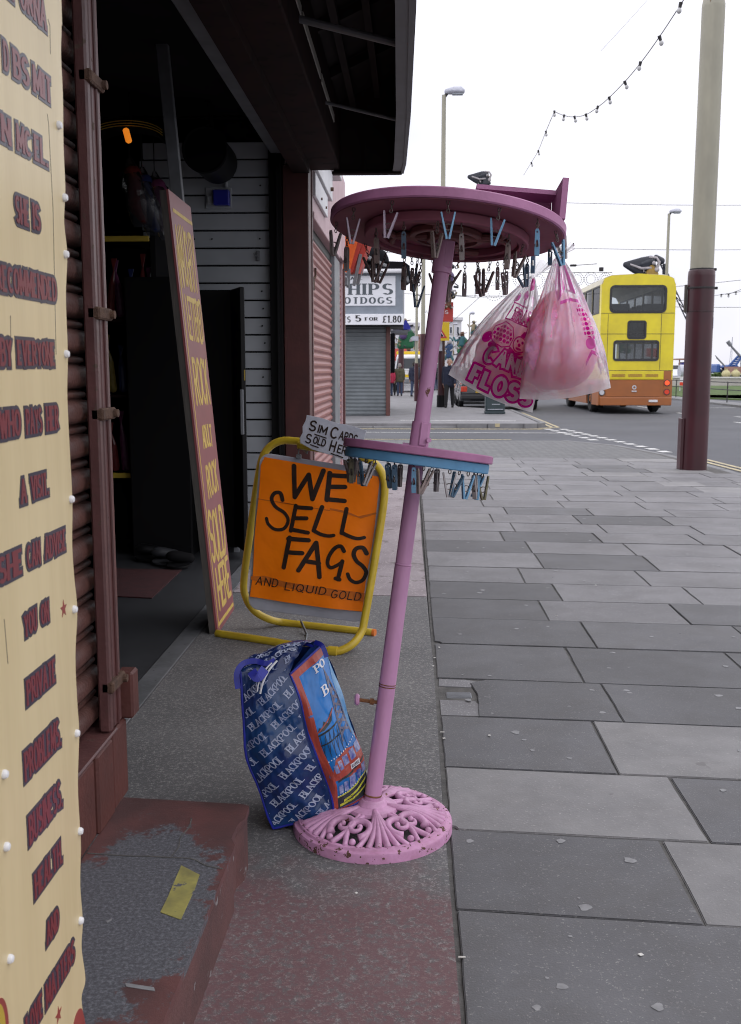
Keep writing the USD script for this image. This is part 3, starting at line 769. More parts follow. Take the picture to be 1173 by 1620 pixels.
for z in (.67, 1.31, 1.91):
    for x in np.arange(-2.85, -2.1, .082):
        h = random.uniform(.36, .5)
        tw_ = random.uniform(-.02, .02)
        w = [hull([ball((x + .03, 8.15, z + .04), .034, 1, (1, .8, 1.0)), ball((x + .03 + tw_, 8.15, z + h * .55), .03, 1, (1, .8, 1))]), hull([ball((x + .03 + tw_, 8.15, z + h * .55), .03, 1, (1, .8, 1)), ball((x + .03 + tw_ * 2, 8.15, z + h * .8), .008, 1)]), hull([ball((x + .03 + tw_ * 2, 8.15, z + h * .8), .008, 1), box((x + .01 + tw_ * 2, 8.145, z + h), (x + .055 + tw_ * 2, 8.155, z + h + .005))])]
        sc_ = random.uniform(.8, 1.0)
        g_ = part('bagged_sweets', w, 'wrapper_' + 'abcde'[(k * 3 + k // 4) % 5], label=f'{["clear", "red", "blue", "yellow", "pink"][(k * 3 + k // 4) % 5]} bag of sweets, {["first", "second", "third", "fourth", "fifth", "sixth", "seventh", "eighth", "ninth", "tenth", "eleventh"][k % 10]} on the {["lowest", "middle", "top"][k // 10]} shelf of the dark rack', cat='sweets', group='wrapped sweets on the rack in the dark shop', smooth=False)
        k += 1
t = thing('amber_lamp', 'lit amber lamp under a dark hood high inside the shop doorway', 'lamp', (-2.155, 8.000, 3.262))
c = V((-2.155, 8.000, 3.262))
part('hood', gridsurf(lambda p: c + np.c_[.27 * np.cos(np.pi * p[:, 0]) * 1.0 - .02, .25 * p[:, 1] - .12, .1 * np.sin(np.pi * p[:, 0]) - .04], 24, 4), 'black_box', t)
for dz in (0, .022, .045):
    part('trim', tube([c + V([.29 * math.cos(a), -.14, .11 * math.sin(a) - .05 + dz * .8]) for a in np.linspace(.35, math.pi - .15, 18)], .004, 6), 'yellow_trim', t)
part('bulb', obox((.045, .04, .11), frame(c + V([0.015, -.17, -.02]), (1, 0, .25), (0, 1, 0)), .012), 'amber_glow', t)
part('stem', cyl(c + V([0, 0, .05]), c + V([0, 0, 3.6 - c[2]]), .015, n=8), 'black_box', t)
sheer('clear_wrap', (.05, .052, .06), .6, rough=.15, trans=.3, gloss=.5, bump=.8, bscale=22)
for k_, (a_, b_, w_, lb_) in enumerate(((205, 250, .16, 'first from left'), (222, 262, .14, 'second from left'), (240, 268, .13, 'nearest the timber post'))):
    p = V((-2.189, 8.050, 3.123)) + V([(a_ - 205) * .00503, .03 * k_, (250 - b_) * .005])
    tt = thing('wrapped_toy', f'dark toy in shiny clear wrap hanging below the amber lamp, {lb_}', 'toy', p)
    part('toy', hull([ball(p + V([.02, 0, -.12]), .07, 2), ball(p + V([.06, 0, -.34]), .09, 2, (1, .7, 1)), ball(p + V([.1, 0, -.46]), .04, 1)]), 'wrapper_' + 'bce'[k_], tt)
    part('wrap', gridsurf(lambda q: p + np.c_[(.015 + w_ * .62 * np.sin(np.pi * np.clip(q[:, 1] * .8, 0, 1))) * np.cos(6.2832 * q[:, 0]) * (1 + .1 * np.sin(21 * q[:, 0] + 9 * q[:, 1])) + .1 * q[:, 1], (.01 + .09 * np.sin(np.pi * q[:, 1])) * np.sin(6.2832 * q[:, 0]), -.52 * q[:, 1]], 50, 20), 'clear_wrap', tt, smooth=True)
    part('cord', cyl(p, p + V([0, 0, .25]), .004, n=6), 'black_box', tt)
for k_, (a_, b_, lb_) in enumerate(((228, 882, 'leftmost'), (262, 886, 'middle, with a round tray'), (292, 872, 'right one by the red board'))):
    p = V((-2.119, 7.844, 0.020)) + V([(a_ - 228) * .005, -.15 * k_, 0])
    tt = thing('floor_item', f'small wrapped goods lying on the dark shop floor, {lb_}', 'goods', p)
    part('pack', hull([ball(p + V([0, 0, .07]), .06, 2, (1.2, 1, .7)), ball(p + V([.1, .02, .05]), .05, 2, (1, 1, .8))]), ('black_box', 'floor_grey', 'dark_room')[k_], tt)
    part('tray', ring(.0, .09, -.015, .0, frame(p + V([.04, -.06, .02]), (1, 0, 0), (0, 1, .1)), 24), 'floor_grey' if k_ == 1 else 'black_box', tt)
t = thing('timber_post', 'grey timber post leaning behind the top of the red board', 'post', (-1.6, 6.9, 0))
part('post', bar((-1.481, 6.900, 1.606), (-1.639, 6.900, 3.642), .08, .05, upv=(0, 1, 0), c=.004), 'grey_steel', t)
part('batten', bar((-1.475, 6.870, 1.606), (-1.544, 6.870, 2.559), .035, .03, upv=(0, 1, 0), c=.003), 'grey_steel', t)
t = thing('switch_box', 'blue electric isolator switch on a grey plate on the slatted wall', 'switch', (-1.633, 8.760, 2.931))
part('back_plate', box(V((-1.746, 8.775, 2.851)), V((-1.524, 8.760, 3.023)), .004), 'white_plank', t)
part('blue_case', box(V((-1.667, 8.760, 2.869)), V((-1.532, 8.680, 2.994)), .008), 'blue_switch', t)
part('socket', box(V((-1.726, 8.760, 2.880)), V((-1.668, 8.720, 2.951)), .006), 'white_plank', t)
part('conduit', cyl((-1.567, 8.760, 3.023), (-1.564, 8.760, 3.198), .018, n=10), 'white_plank', t)
t = thing('round_extractor', 'round black extractor drum hanging under the shop ceiling by the switch', 'extractor', (-1.607, 8.300, 3.177))
c = V((-1.606, 8.300, 3.187))
part('drum', cyl(c + V([0, -.22, 0]), c + V([0, .3, 0]), .165, n=28), 'black_box', t)
part('rim', tube([c + V([.168 * math.cos(a), -.22, .168 * math.sin(a)]) for a in np.linspace(0, 2 * np.pi, 30)[:-1]], .012, 6, closed=True), 'dark_room', t)
part('hanger', box(c + V([-.02, -.05, .16]), V([c[0] + .02, c[1] + .05, 3.6])), 'black_box', t)
t = thing('door_mat', 'dull red mat on the shop floor inside the doorway', 'mat', (-2.0, 7.1, 0))
part('mat_sheet', extr(Polygon([(-2.163, 7.428, 0.010)[:2], (-2.6, 7.6), (-2.6, 6.62), (-1.703, 6.462, 0.010)[:2], (-1.719, 7.421, 0.010)[:2]]), .007, z0=.0045), 'door_mat_red', t, smooth=False)

# ================================================================ the pink shuttered shop next door
pink = thing('pink_shop', 'closed shop next door with pink ribbed shutters and pale fascia', 'shop', (-.9, 11.2, 0))
part('side_walls', [box((-6, 13.3, 0), (-.9, 13.5, 3.9)), box((-6.1, 9.05, 0), (-6, 13.5, 3.9)), box((-6, 8.88, 0), (-1.1, 9.05, 3.6))], 'pink_fascia', pink)
part('fascia', [box((-1.0, 9.05, 2.87), (-.868, 13.5, 3.895), .004), box((-1.0, 9.05, 2.81), (-.85, 12.3, 2.869), .006)], 'pink_fascia', pink)
part('sign_panel', box((-.866, 9.06, 3.0), (-.838, 10.35, 3.2), .004), 'white_paint', pink)
part('sign_panel', box((-.866, 9.06, 3.22), (-.82, 10.75, 3.5), .004), 'white_paint', pink)
part('ledge', box((-.866, 9.06, 3.52), (-.76, 11.3, 3.62), .006), 'white_paint', pink)
part('bolt', [cyl((-.82, 10.5, 3.3), (-.79, 10.5, 3.3), .02, n=8), cyl((-.838, 9.6, 3.06), (-.825, 9.6, 3.06), .012, n=8), cyl((-.838, 10.1, 3.06), (-.825, 10.1, 3.06), .012, n=8)], 'rust_brown', pink)
part('shutter_box', box((-1.05, 9.05, 2.68), (-.93, 13.4, 2.808)), 'black_box', pink)


def ribs(name, x, y0, y1, z0, z1, pitch, m, parent, depth=.018):
    pr, z = [], z0
    while z < z1:
        pr += [(0, z), (depth, z + pitch * .3), (depth, z + pitch * .55), (0, z + pitch * .85)]
        z += pitch
    P = Polygon(pr + [(0, z), (-.02, z), (-.02, z0)])
    e = trimesh.creation.extrude_polygon(P, y1 - y0, engine='earcut')
    F = np.eye(4)
    F[:3, 0], F[:3, 1], F[:3, 2], F[:3, 3] = (1, 0, 0), (0, 0, 1), (0, -1, 0), (x, y1, 0)
    e.apply_transform(F)
    return part(name, e, m, parent, smooth=False)


ribs('roller_shutter', -.93, 9.06, 11.78, .02, 2.69, .075, 'pink_slat', pink)
ribs('roller_shutter', -.93, 12.64, 13.4, .02, 2.69, .075, 'pink_slat', pink)
part('steel_post', box((-.96, 11.8, 0), (-.88, 12.6, 2.8), .006), 'grey_steel', pink)
part('end_post', box((-.96, 13.4, 0), (-.87, 13.5, 2.8), .004), 'brown_frame', pink)
part('latch', [box((-.91, 9.08, 2.2), (-.86, 9.16, 2.3), .004), tube([(-.87, 9.12, 2.3), (-.86, 9.2, 2.32), (-.86, 9.22, 2.4)], .01, 6)], 'rust_brown', pink)
aw = thing('folded_awning', 'folded orange and red awning on a steel frame past the pink shop', 'awning', (-.9, 13.9, 2.6))
for q, (pts_, m_) in enumerate((([(-0.905, 13.750, 3.363), (-0.804, 13.750, 3.314), (-0.890, 13.750, 2.791), (-0.957, 13.750, 2.824)], 'orange_canvas'), ([(-0.799, 13.800, 3.321), (-0.706, 13.800, 3.263), (-0.842, 13.800, 2.779), (-0.893, 13.800, 2.796)], 'orange_canvas'),
                               ([(-0.709, 13.850, 3.269), (-0.650, 13.850, 3.228), (-0.795, 13.850, 2.792), (-0.845, 13.850, 2.792)], 'red_canvas'), ([(-0.644, 13.900, 3.226), (-0.585, 13.900, 3.176), (-0.721, 13.900, 2.788), (-0.789, 13.900, 2.797)], 'red_canvas'))):
    P_ = np.array(pts_)
    part('canvas_fold', trimesh.Trimesh(np.vstack([P_, P_ + V([.03, .45, .02])])).convex_hull, m_, aw, smooth=False)
for a, b in (((-0.686, 13.900, 3.037), (-0.781, 13.900, 2.622)), ((-0.649, 14.200, 3.053), (-0.745, 14.200, 2.663)), ((-0.836, 13.700, 2.827), (-0.845, 13.700, 2.581)), ((-0.694, 14.400, 3.092), (-0.399, 15.600, 3.056))):
    part('frame_arm', bar(a, b, .045, .045, upv=(0, 1, 0), c=.004), 'grey_steel', aw)
part('bracket', box((-1.0, 13.5, 2.6), (-.84, 13.72, 2.7), .005), 'grey_steel', aw)
db = thing('dome_blind', 'small black dome shaped blind behind the folded orange awning', 'awning', (-0.622, 17.000, 3.257))
c = V((-0.622, 17.000, 3.247))
part('dome', lathe([(.25 * math.sin(a), .25 * math.cos(a)) for a in np.linspace(0.01, math.pi / 2, 10)], frame(c, (1, 0, 0), (0, 1, 0)), 24), 'black_canvas', db)
part('hoop', tube([c + V([.25 * math.cos(a), .25 * math.sin(a), 0]) for a in np.linspace(0, 2 * np.pi, 25)[:-1]], .015, 6, closed=True), 'black_canvas', db)
part('support_arm', bar(c, c + V([-1.4, 0, -.3]), .05, .05), 'black_box', db)

# ================================================================ the chips kiosk across the side street
ki = thing('chips_kiosk', 'grey food kiosk with CHIPS sign and closed grey shutter across the side street', 'kiosk', (-1.5, 31.5, .1))
KY = 31.2
def kz(py): return 1.5 + (585 - py) * KY / 1600
def kxx(px): return (px - 651) * KY / 1600
part('wall', [box((-7, KY + .12, .1), (kxx(612), KY + 6, kz(440)))], 'kiosk_grey', ki)
part('corner_post', box((kxx(611.5), KY - .02, .1), (kxx(618), KY + .12, kz(518)), .01), 'kiosk_brown', ki)
part('sign_box', box((-7, KY - .25, kz(500)), (kxx(637.5), KY + 6, kz(438)), .01), 'kiosk_grey', ki)
sgn = part('sign_panel', box((-7, KY - .27, kz(487)), (kxx(626), KY - .251, kz(442)), .003), 'sign_white', ki)
prc = part('price_panel', box((-7, KY - .45, kz(516.5)), (kxx(639), KY - .251, kz(500)), .01), 'sign_white', ki)
part('canopy_underside', box((-7, KY - .42, kz(519)), (kxx(638), KY + 2, kz(516.8))), 'black_box', ki)
part('tube_light', cyl((-5, KY - .4, kz(435.5)), (kxx(643), KY - .4, kz(435.5)), .065, n=14), 'white_paint', ki)
part('light_bracket', [box((kxx(626), KY - .38, kz(437)), (kxx(628), KY - .25, kz(430)))], 'grey_steel', ki)
part('roof', [extr(Polygon([(kxx(540), kz(432)), (kxx(643), kz(432)), (kxx(648), kz(428)), (kxx(640), kz(422)), (kxx(540), kz(417))]), 6, frame((0, KY + 5.6, 0), (1, 0, 0), (0, 0, 1)))], 'black_canvas', ki, smooth=False)
camk = part('camera_arm', bar((kxx(641), KY - .2, kz(431)), (kxx(650), KY - .2, kz(438)), .06, .06), 'black_box', ki)
part('camera_case', bar((kxx(652.5), KY - .3, kz(438)), (kxx(643), KY - .3, kz(451)), .13, .13, upv=(0, 1, 0), c=.02), 'grey_steel', ki)
P = []
z = .12
while z < kz(519):
    P += [(0, z), (.03, z + .045), (.03, z + .075), (0, z + .1)]
    z += .115
e = trimesh.creation.extrude_polygon(Polygon(P + [(0, z), (-.03, z), (-.03, .12)]), 6, engine='earcut')
F = np.eye(4); F[:3, 0], F[:3, 1], F[:3, 2], F[:3, 3] = (0, -1, 0), (0, 0, 1), (-1, 0, 0), (kxx(611), KY + .08, 0)
e.apply_transform(F)
part('roller_shutter', e, 'kiosk_slat', ki, smooth=False)


def ktext(s, px0, px1, py0, py1, y, m='ink_grey', **kw):
    g = fit(text(s, **kw), kxx(px0), kxx(px1), kz(py1), kz(py0))
    return extr(g, .006, frame((0, y, 0), (1, 0, 0), (0, 0, 1))), m


kw = dict(px=.27, py=.085, serif=.2, gap=.46, cap=2, join=2)
for s, a, b, c_, d, y, par in (('CHIPS', 532, 622.5, 453.5, 470.5, KY - .27, sgn), ('HOTDOGS', 533, 621.5, 474, 484, KY - .27, sgn), ('SMALL', 541, 575, 443.5, 448, KY - .27, sgn)):
    part('lettering', ktext(s, a, b, c_, d, y, **kw)[0], 'ink_grey', par, smooth=False)
kw2 = dict(px=.26, py=.1, serif=.18, gap=.36, cap=2, join=2)
for s, a, b, c_, d in (('DONUTS', 520, 557.5, 503.5, 513), ('5', 564.5, 574, 502, 511.5), ('FOR', 579, 599.5, 505, 510), ('£1.80', 606.5, 635.5, 502.5, 513)):
    part('lettering', ktext(s, a, b, c_, d, KY - .45, **kw2)[0], 'ink', prc, smooth=False)
lb = thing('blue_lean_to', 'blue and grey lean-to blind on the far side of the chips kiosk', 'awning', (-0.265, 38.000, 2.889))
part('canvas', extr(Polygon([(-0.313, 38.000, 3.235)[::2], (-0.220, 38.000, 3.349)[::2], (-0.032, 38.000, 3.073)[::2], (-0.078, 38.000, 2.981)[::2], (-0.405, 38.000, 2.982)[::2]]), 2.0, frame((0, 40, 0), (1, 0, 0), (0, 0, 1))), 'blue_switch', lb, smooth=False)
part('valance', box((-0.756, 38.000, 2.844), V((-0.148, 38.000, 2.958)) + V([0, 2, 0])), 'canopy_edge', lb)
part('wall_bracket', box((-1.198, 37.900, 2.933), V((-0.756, 38.000, 3.005)) + V([0, 2, 0])), 'canopy_edge', lb)
part('hanging_goods', box((-0.822, 38.000, 1.383), V((-0.615, 38.000, 2.844)) + V([0, .5, 0]), .03), 'black_canvas', lb)

# ================================================================ cream fortune teller's board close by on the left
mat('cream_board', (.66, .54, .31), (.59, .475, .265), rough=.32, scale=2.5, stretch=(1, 5, .6), bump=.05, bscale=30, chip=.74, chipcol=(.3, .22, .1), chipscale=10)
mat('border_red', (.28, .05, .04), rough=.4, scale=8)
mat('letter_red', (.15, .022, .026), (.12, .018, .022), rough=.3, scale=20, stretch=(1, 6, .4))
mat('letter_dark', (.022, .02, .032), (.03, .026, .038), rough=.3, scale=14, stretch=(1, 5, .5))
plain('cap_white', (.75, .75, .76), .35)
SX = -.6
cs = thing('fortune_teller_board', 'tall cream board with scalloped edge and dark red slab lettering beside the brown shutter', 'sign', (SX, 1.55, .2))


def sy(y): return y * .75
def sz(z): return 1.5 + (z - 1.5) * .75


edge = [(-0.600, 1.789, 2.139), (-0.600, 1.785, 2.077), (-0.600, 1.776, 2.028), (-0.600, 1.777, 1.962), (-0.600, 1.770, 1.878), (-0.600, 1.770, 1.806), (-0.600, 1.757, 1.751), (-0.600, 1.766, 1.697), (-0.600, 1.750, 1.624), (-0.600, 1.748, 1.527), (-0.600, 1.737, 1.462), (-0.600, 1.737, 1.386), (-0.600, 1.740, 1.275), (-0.600, 1.730, 1.197), (-0.600, 1.733, 1.140), (-0.600, 1.742, 1.074), (-0.600, 1.722, 0.994), (-0.600, 1.722, 0.912), (-0.600, 1.725, 0.852), (-0.600, 1.707, 0.764), (-0.600, 1.708, 0.692), (-0.600, 1.709, 0.643), (-0.600, 1.697, 0.576), (-0.600, 1.702, 0.503), (-0.600, 1.690, 0.458), (-0.600, 1.703, 0.387), (-0.600, 1.678, 0.365), (-0.600, 1.694, 0.292)]
ed = np.array([(p[1], p[2]) for p in edge])
ed = np.vstack([[ed[0][0], 2.7], ed, [ed[-1][0] + .003, .235]])
eds = spline(np.c_[ed, np.zeros(len(ed))], 5)[:, :2]
FS = frame((SX, 0, 0), (0, 1, 0), (0, 0, 1))
bp = Polygon(list(map(tuple, eds)) + [(1.02, .235), (1.02, 2.7)])
ed2 = spline(np.c_[np.array([(p[0] + .0035 + .0035 * math.sin(i * 1.3), p[1]) for i, p in enumerate(ed)]), np.zeros(len(ed))], 5)[:, :2]
part('board', extr(bp, .006, FS), 'cream_board', cs, smooth=False)
part('red_border', extr(Polygon(list(map(tuple, ed2)) + [(1.0, .222), (1.0, 2.71)]), .006, FS, z0=-.0062), 'border_red', cs, smooth=False)
part('backing_frame', [box((SX - .05, 1.0, .2), (SX - .007, 1.06, 2.7)), box((SX - .05, 1.62, .2), (SX - .007, 1.67, 2.7)), box((SX - .05, 1.061, .2), (SX - .008, 1.619, .26)), box((-.87, 1.3, .9), (SX - .051, 1.35, .95)), box((-.87, 1.3, 2.2), (SX - .051, 1.35, 2.25))], 'red_wood', cs)
ROWS = [(2.286, 2.217, [('RE', 2.0, 2.1), ('ORNA', 2.12, 2.283)]), (2.135, 2.071, [('D', 2.02, 2.058), ('BS', 2.066, 2.165), ('MIT', 2.172, 2.291)]), (1.993, 1.931, [('N', 1.99, 2.052), ('MC', 2.067, 2.155), ('EL.', 2.162, 2.256)]),
        (1.85, 1.787, [('SHE', 2.045, 2.125), ('IS', 2.137, 2.193)]), (1.707, 1.644, [('RECOMMENDED', 1.93, 2.275)]), (1.566, 1.503, [('BY', 1.93, 2.003), ('EVERYONE', 2.018, 2.243)]),
        (1.426, 1.363, [('WHO', 1.91, 2.03), ('PAYS', 2.047, 2.15), ('HER', 2.162, 2.253)]), (1.284, 1.225, [('A', 2.0, 2.045), ('VISIT.', 2.057, 2.172)]), (1.146, 1.085, [('SHE', 1.87, 2.0), ('CAN', 2.018, 2.105), ('ADVISE', 2.12, 2.263)]),
        (1.007, .95, [('YOU', 1.985, 2.068), ('ON', 2.08, 2.14)]), (.87, .805, [('PRIVATE', 1.98, 2.16)]), (.727, .662, [('PROBLEMS,', 1.95, 2.18)]), (.585, .52, [('BUSINESS,', 1.956, 2.172)]),
        (.448, .392, [('HEALTH,', 1.972, 2.155)]), (.305, .243, [('AND', 2.025, 2.115)]), (.174, .108, [('LOVE', 1.89, 1.992), ('MATTERS', 2.004, 2.207)])]
for zt, zb, words in ROWS:
    a_, b_ = [], []
    for w, y0, y1 in words:
        g = text(w, px=.30, py=.17, serif=.17, gap=.30, cap=2, join=2)
        zz0 = zb - (.012 if w.endswith(',') else 0)
        g = fit(g, sy(y0) + .004, sy(y1) - .004, sz(zz0) + .003, sz(zt) - .003)
        g = unary_union([g, aff.scale(g, 1.0, 1.0)])
        b_.append(g.buffer(.0054, join_style=2, mitre_limit=1.6))
        a_.append(g)
    o = part('lettering_outline', extr(unary_union(b_), .0008, FS, z0=.006), 'letter_dark', cs, smooth=False)
    part('lettering', extr(unary_union(a_), .0006, FS, z0=.0069), 'letter_red', o, smooth=False)
for p in ((-0.600, 1.745, 1.906), (-0.600, 1.759, 1.791), (-0.600, 1.753, 1.696), (-0.600, 1.735, 1.527), (-0.600, 1.730, 1.276), (-0.600, 1.722, 1.081), (-0.600, 1.708, 0.858), (-0.600, 1.703, 0.676), (-0.600, 1.686, 0.513), (-0.600, 1.391, 0.913), (-0.600, 1.384, 0.804), (-0.600, 1.376, 0.631)):
    part('screw_cap', lathe([(.0001, 0), (.007, 0), (.007, .003), (.005, .0065), (.0001, .0075)], frame((SX + .006, p[1], p[2]), (0, 1, 0), (0, 0, 1)), 14), 'cap_white', cs)


def star(c, r): return Polygon([(c[0] + (r if k % 2 == 0 else r * .4) * math.sin(k * math.pi / 5), c[1] + (r if k % 2 == 0 else r * .4) * math.cos(k * math.pi / 5)) for k in range(10)])


for p in ((-0.600, 1.672, 1.094), (-0.600, 1.562, 0.413)):
    part('painted_star', extr(star((p[1], p[2]), .016), .0007, FS, z0=.006), 'border_red', cs, smooth=False)
part('painted_flourish', extr(unary_union([Point((-0.600, 1.653, 0.327)[1:]).buffer(.03), Point((-0.600, 1.675, 0.280)[1:]).buffer(.05)]).intersection(bp), .0007, FS, z0=.006), 'border_red', cs, smooth=False)
fl = part('painted_flame', extr(aff.scale(Point((-0.600, 1.332, 0.537)[1:]).buffer(.03), 1, 1.9), .0007, FS, z0=.006), 'border_red', cs, smooth=False)
part('painted_flame_core', extr(aff.scale(Point((-0.600, 1.323, 0.542)[1:]).buffer(.026), 1, 1.9), .0006, FS, z0=.0068), 'yellow_trim', fl, smooth=False)
lines_ = [LineString([(-0.600, 1.718, 2.065)[1:], (-0.600, 1.726, 2.058)[1:], (-0.600, 1.723, 2.013)[1:]]), LineString([(-0.600, 1.696, 1.912)[1:], (-0.600, 1.700, 1.898)[1:], (-0.600, 1.704, 1.764)[1:], (-0.600, 1.689, 1.526)[1:]]), LineString([(-0.600, 1.501, 1.579)[1:], (-0.600, 1.494, 1.505)[1:]]), LineString([(-0.600, 1.422, 1.138)[1:], (-0.600, 1.427, 1.070)[1:]])]
part('hairline_crack', extr(unary_union([q.buffer(.0006) for q in lines_]), .0004, FS, z0=.006), 'letter_dark', cs, smooth=False)

# ================================================================ pink stand with pegs
mat('pink_paint', (.53, .275, .45), (.45, .22, .38), rough=.48, scale=5, grime=.3, gscale=7, gcol=(.2, .11, .15), stretch=(1, 1, .45), bump=.12, bscale=35, chip=.685, chipcol=(.12, .055, .035), chipscale=13)
mat('pink_iron', (.6, .32, .51), (.52, .26, .43), rough=.45, scale=7, bump=.15, bscale=60, grime=.55, gscale=16, gcol=(.2, .1, .13), chip=.66, chipcol=(.14, .055, .03), chipscale=16)
mat('pink_rim_rusty', (.58, .3, .49), (.5, .24, .41), rough=.5, scale=9, grime=.4, gscale=18, gcol=(.25, .1, .08), bump=.2, bscale=60, chip=.585, chipcol=(.1, .05, .035), chipscale=42)
mat('rust', (.22, .09, .03), (.1, .045, .025), rough=.85, scale=24, bump=.5, bscale=100)
mat('pink_board', (.4, .165, .31), (.33, .13, .25), grime=.35, gscale=6, gcol=(.12, .05, .08), rough=.6, scale=4, bump=.1, bscale=50)
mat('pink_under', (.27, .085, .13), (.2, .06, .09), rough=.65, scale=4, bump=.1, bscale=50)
mat('wheel_brown', (.22, .09, .09), (.15, .06, .06), rough=.6, scale=6, bump=.2, bscale=40)
mat('blue_board', (.1, .28, .47), (.08, .22, .38), rough=.55, scale=5, bump=.12, bscale=60)
BASE = V([-.119, 3.163, 0.0])
st = thing('peg_stand', 'leaning pink stand with two round boards hung with clothes pegs on an ornate iron foot', 'display stand', BASE)
A0 = BASE + V([-.004, 0, .075])
T0 = V((0.118, 3.330, 1.996))
AX = unit(T0 - A0)
LEN = np.linalg.norm(T0 - A0)
EX = unit(V([1.0, 0, 0]) - AX * AX[0])
def SF(o): return frame(o, EX, np.cross(AX, EX))
def along(py): return A0 + AX * LEN * (1267 - py) / (1267 - 336)


# ornate foot
RB = .262
def hz(r): return .045 + .042 * (1 - np.clip(r / .235, 0, 1) ** 1.6)
rimprof = [(.228, .0), (RB - .006, 0), (RB, .004), (RB, .03), (RB - .003, .036), (RB - .014, .039), (RB - .018, .046), (.231, .046), (.226, .04), (.226, .0)]
foot = part('foot_rim', lathe(rimprof, frame(BASE, (1, 0, 0), (0, 1, 0)), 96), 'pink_rim_rusty', st, smooth=30)
orn = []


def dome(r, a, dz=0.0): return BASE + V([r * math.cos(a), r * math.sin(a), float(hz(r)) + dz])


for k in range(5):
    a0 = k * 2 * math.pi / 5 - math.pi / 2 + .18
    # an acanthus fan: ribs leave the hub together and spread to the rim
    for off, rr in ((-.34, .0085), (-.2, .0105), (-.065, .012), (.065, .012), (.2, .0105), (.34, .0085)):
        pts = [dome(r, a0 + off * (.22 + .78 * ((r - .05) / .18) ** 1.7), -.004 + .006 * math.sin((r - .05) / .18 * math.pi)) for r in np.linspace(.05, .234, 14)]
        orn.append(tube(pts, np.linspace(rr * .8, rr, 14), 8))
    # a pair of scrolls between this fan and the next, curling away from each other
    for s in (-1, 1):
        ac = a0 + s * .47
        r0 = .150
        cx_, cy_ = r0 * math.cos(ac), r0 * math.sin(ac)
        pts, rads = [], []
        for t in np.linspace(0, 1, 30):
            th = ac + s * (-.4 - t * 1.25 * 2 * math.pi)
            rr = .040 * (1 - t) + .008
            x, y = cx_ + rr * math.cos(th), cy_ + rr * math.sin(th)
            pts.append(BASE + V([x, y, float(hz(math.hypot(x, y))) - .002 + .004 * t]))
            rads.append(.0088 * (1 - t) + .0055)
        orn.append(tube(pts, rads, 8))
        orn.append(ball(pts[-1], .0095, 2))
        # the stem that carries the scroll, out to the rim
        st_p = spline([dome(.07, a0 + s * .5, -.008), dome(.115, a0 + s * .60, -.004), dome(.17, a0 + s * .62, -.002), dome(.232, a0 + s * .52, -.004)], 6)
        orn.append(tube(st_p, np.linspace(.008, .0095, len(st_p)), 8))
        orn.append(ball(dome(.216, a0 + s * .44, 0), .011, 2))
part('foot_scrollwork', orn, 'pink_iron', st, smooth=True)
part('foot_hub', lathe([(.0001, .06), (.075, .06), (.085, .07), (.08, .08), (.05, .086), (.042, .1), (.036, .104), (.0001, .104)], frame(BASE, (1, 0, 0), (0, 1, 0)), 40), 'pink_iron', st, smooth=30)
low = part('lower_tube', cyl(along(1280), along(1072), .0278, .0272, n=28), 'pink_paint', st)
part('rust_ring', ring(.024, .0290, -.002, .002, SF(along(1070)), 36), 'rust', st)
part('rust_ring', ring(.024, .0298, -.003, .003, SF(along(1248)), 36), 'rust', st)
part('rust_ring', ring(.02, .0281, -.003, .0025, SF(along(1073.5)), 36), 'rust', low)
part('pole', [cyl(along(1072), along(882), .0274, .027, n=28), cyl(along(884), along(330), .0256, .025, n=28), ring(.02, .0282, -.003, .003, SF(along(880)), 36)], 'pink_paint', st)
part('sleeve', [cyl(along(712), along(657), .0315, .0305, n=28), obox((.028, .012, .075), SF(along(676) + EX * .012 - np.cross(AX, EX) * .0315), .003), cyl(along(684) + EX * .026 - np.cross(AX, EX) * .03, along(684) + EX * .03 - np.cross(AX, EX) * .052, .008, n=10), cyl(along(696) - EX * .052, along(696) - EX * .03, .009, n=10)], 'pink_paint', st)
part('sleeve', [cyl(along(428), along(352), .032, .031, n=28), obox((.03, .012, .12), SF(along(392) + EX * .016 - np.cross(AX, EX) * .026), .003)], 'pink_paint', st)
ts = along(1101)
knob = part('thumb_screw', [cyl(ts - EX * .026, ts - EX * .085, .006, n=10), cyl(ts - EX * .036, ts - EX * .05, .011, n=8)], 'rust', st)
part('knob', lathe([(.0001, -.006), (.014, -.008), (.019, -.003), (.019, .003), (.014, .008), (.0001, .006)], frame(ts - EX * .092, (0, 0, 1), (0, 1, 0)), 18), 'pink_paint', knob)
c1 = along(703)
low_board = part('lower_board', ring(0, .2425, -.012, .014, SF(c1), 96, .003), 'pink_board', st, smooth=40)
part('blue_board', ring(0, .2335, -.044, -.0125, SF(c1), 96, .003), 'blue_board', low_board, smooth=40)
c2 = along(358)
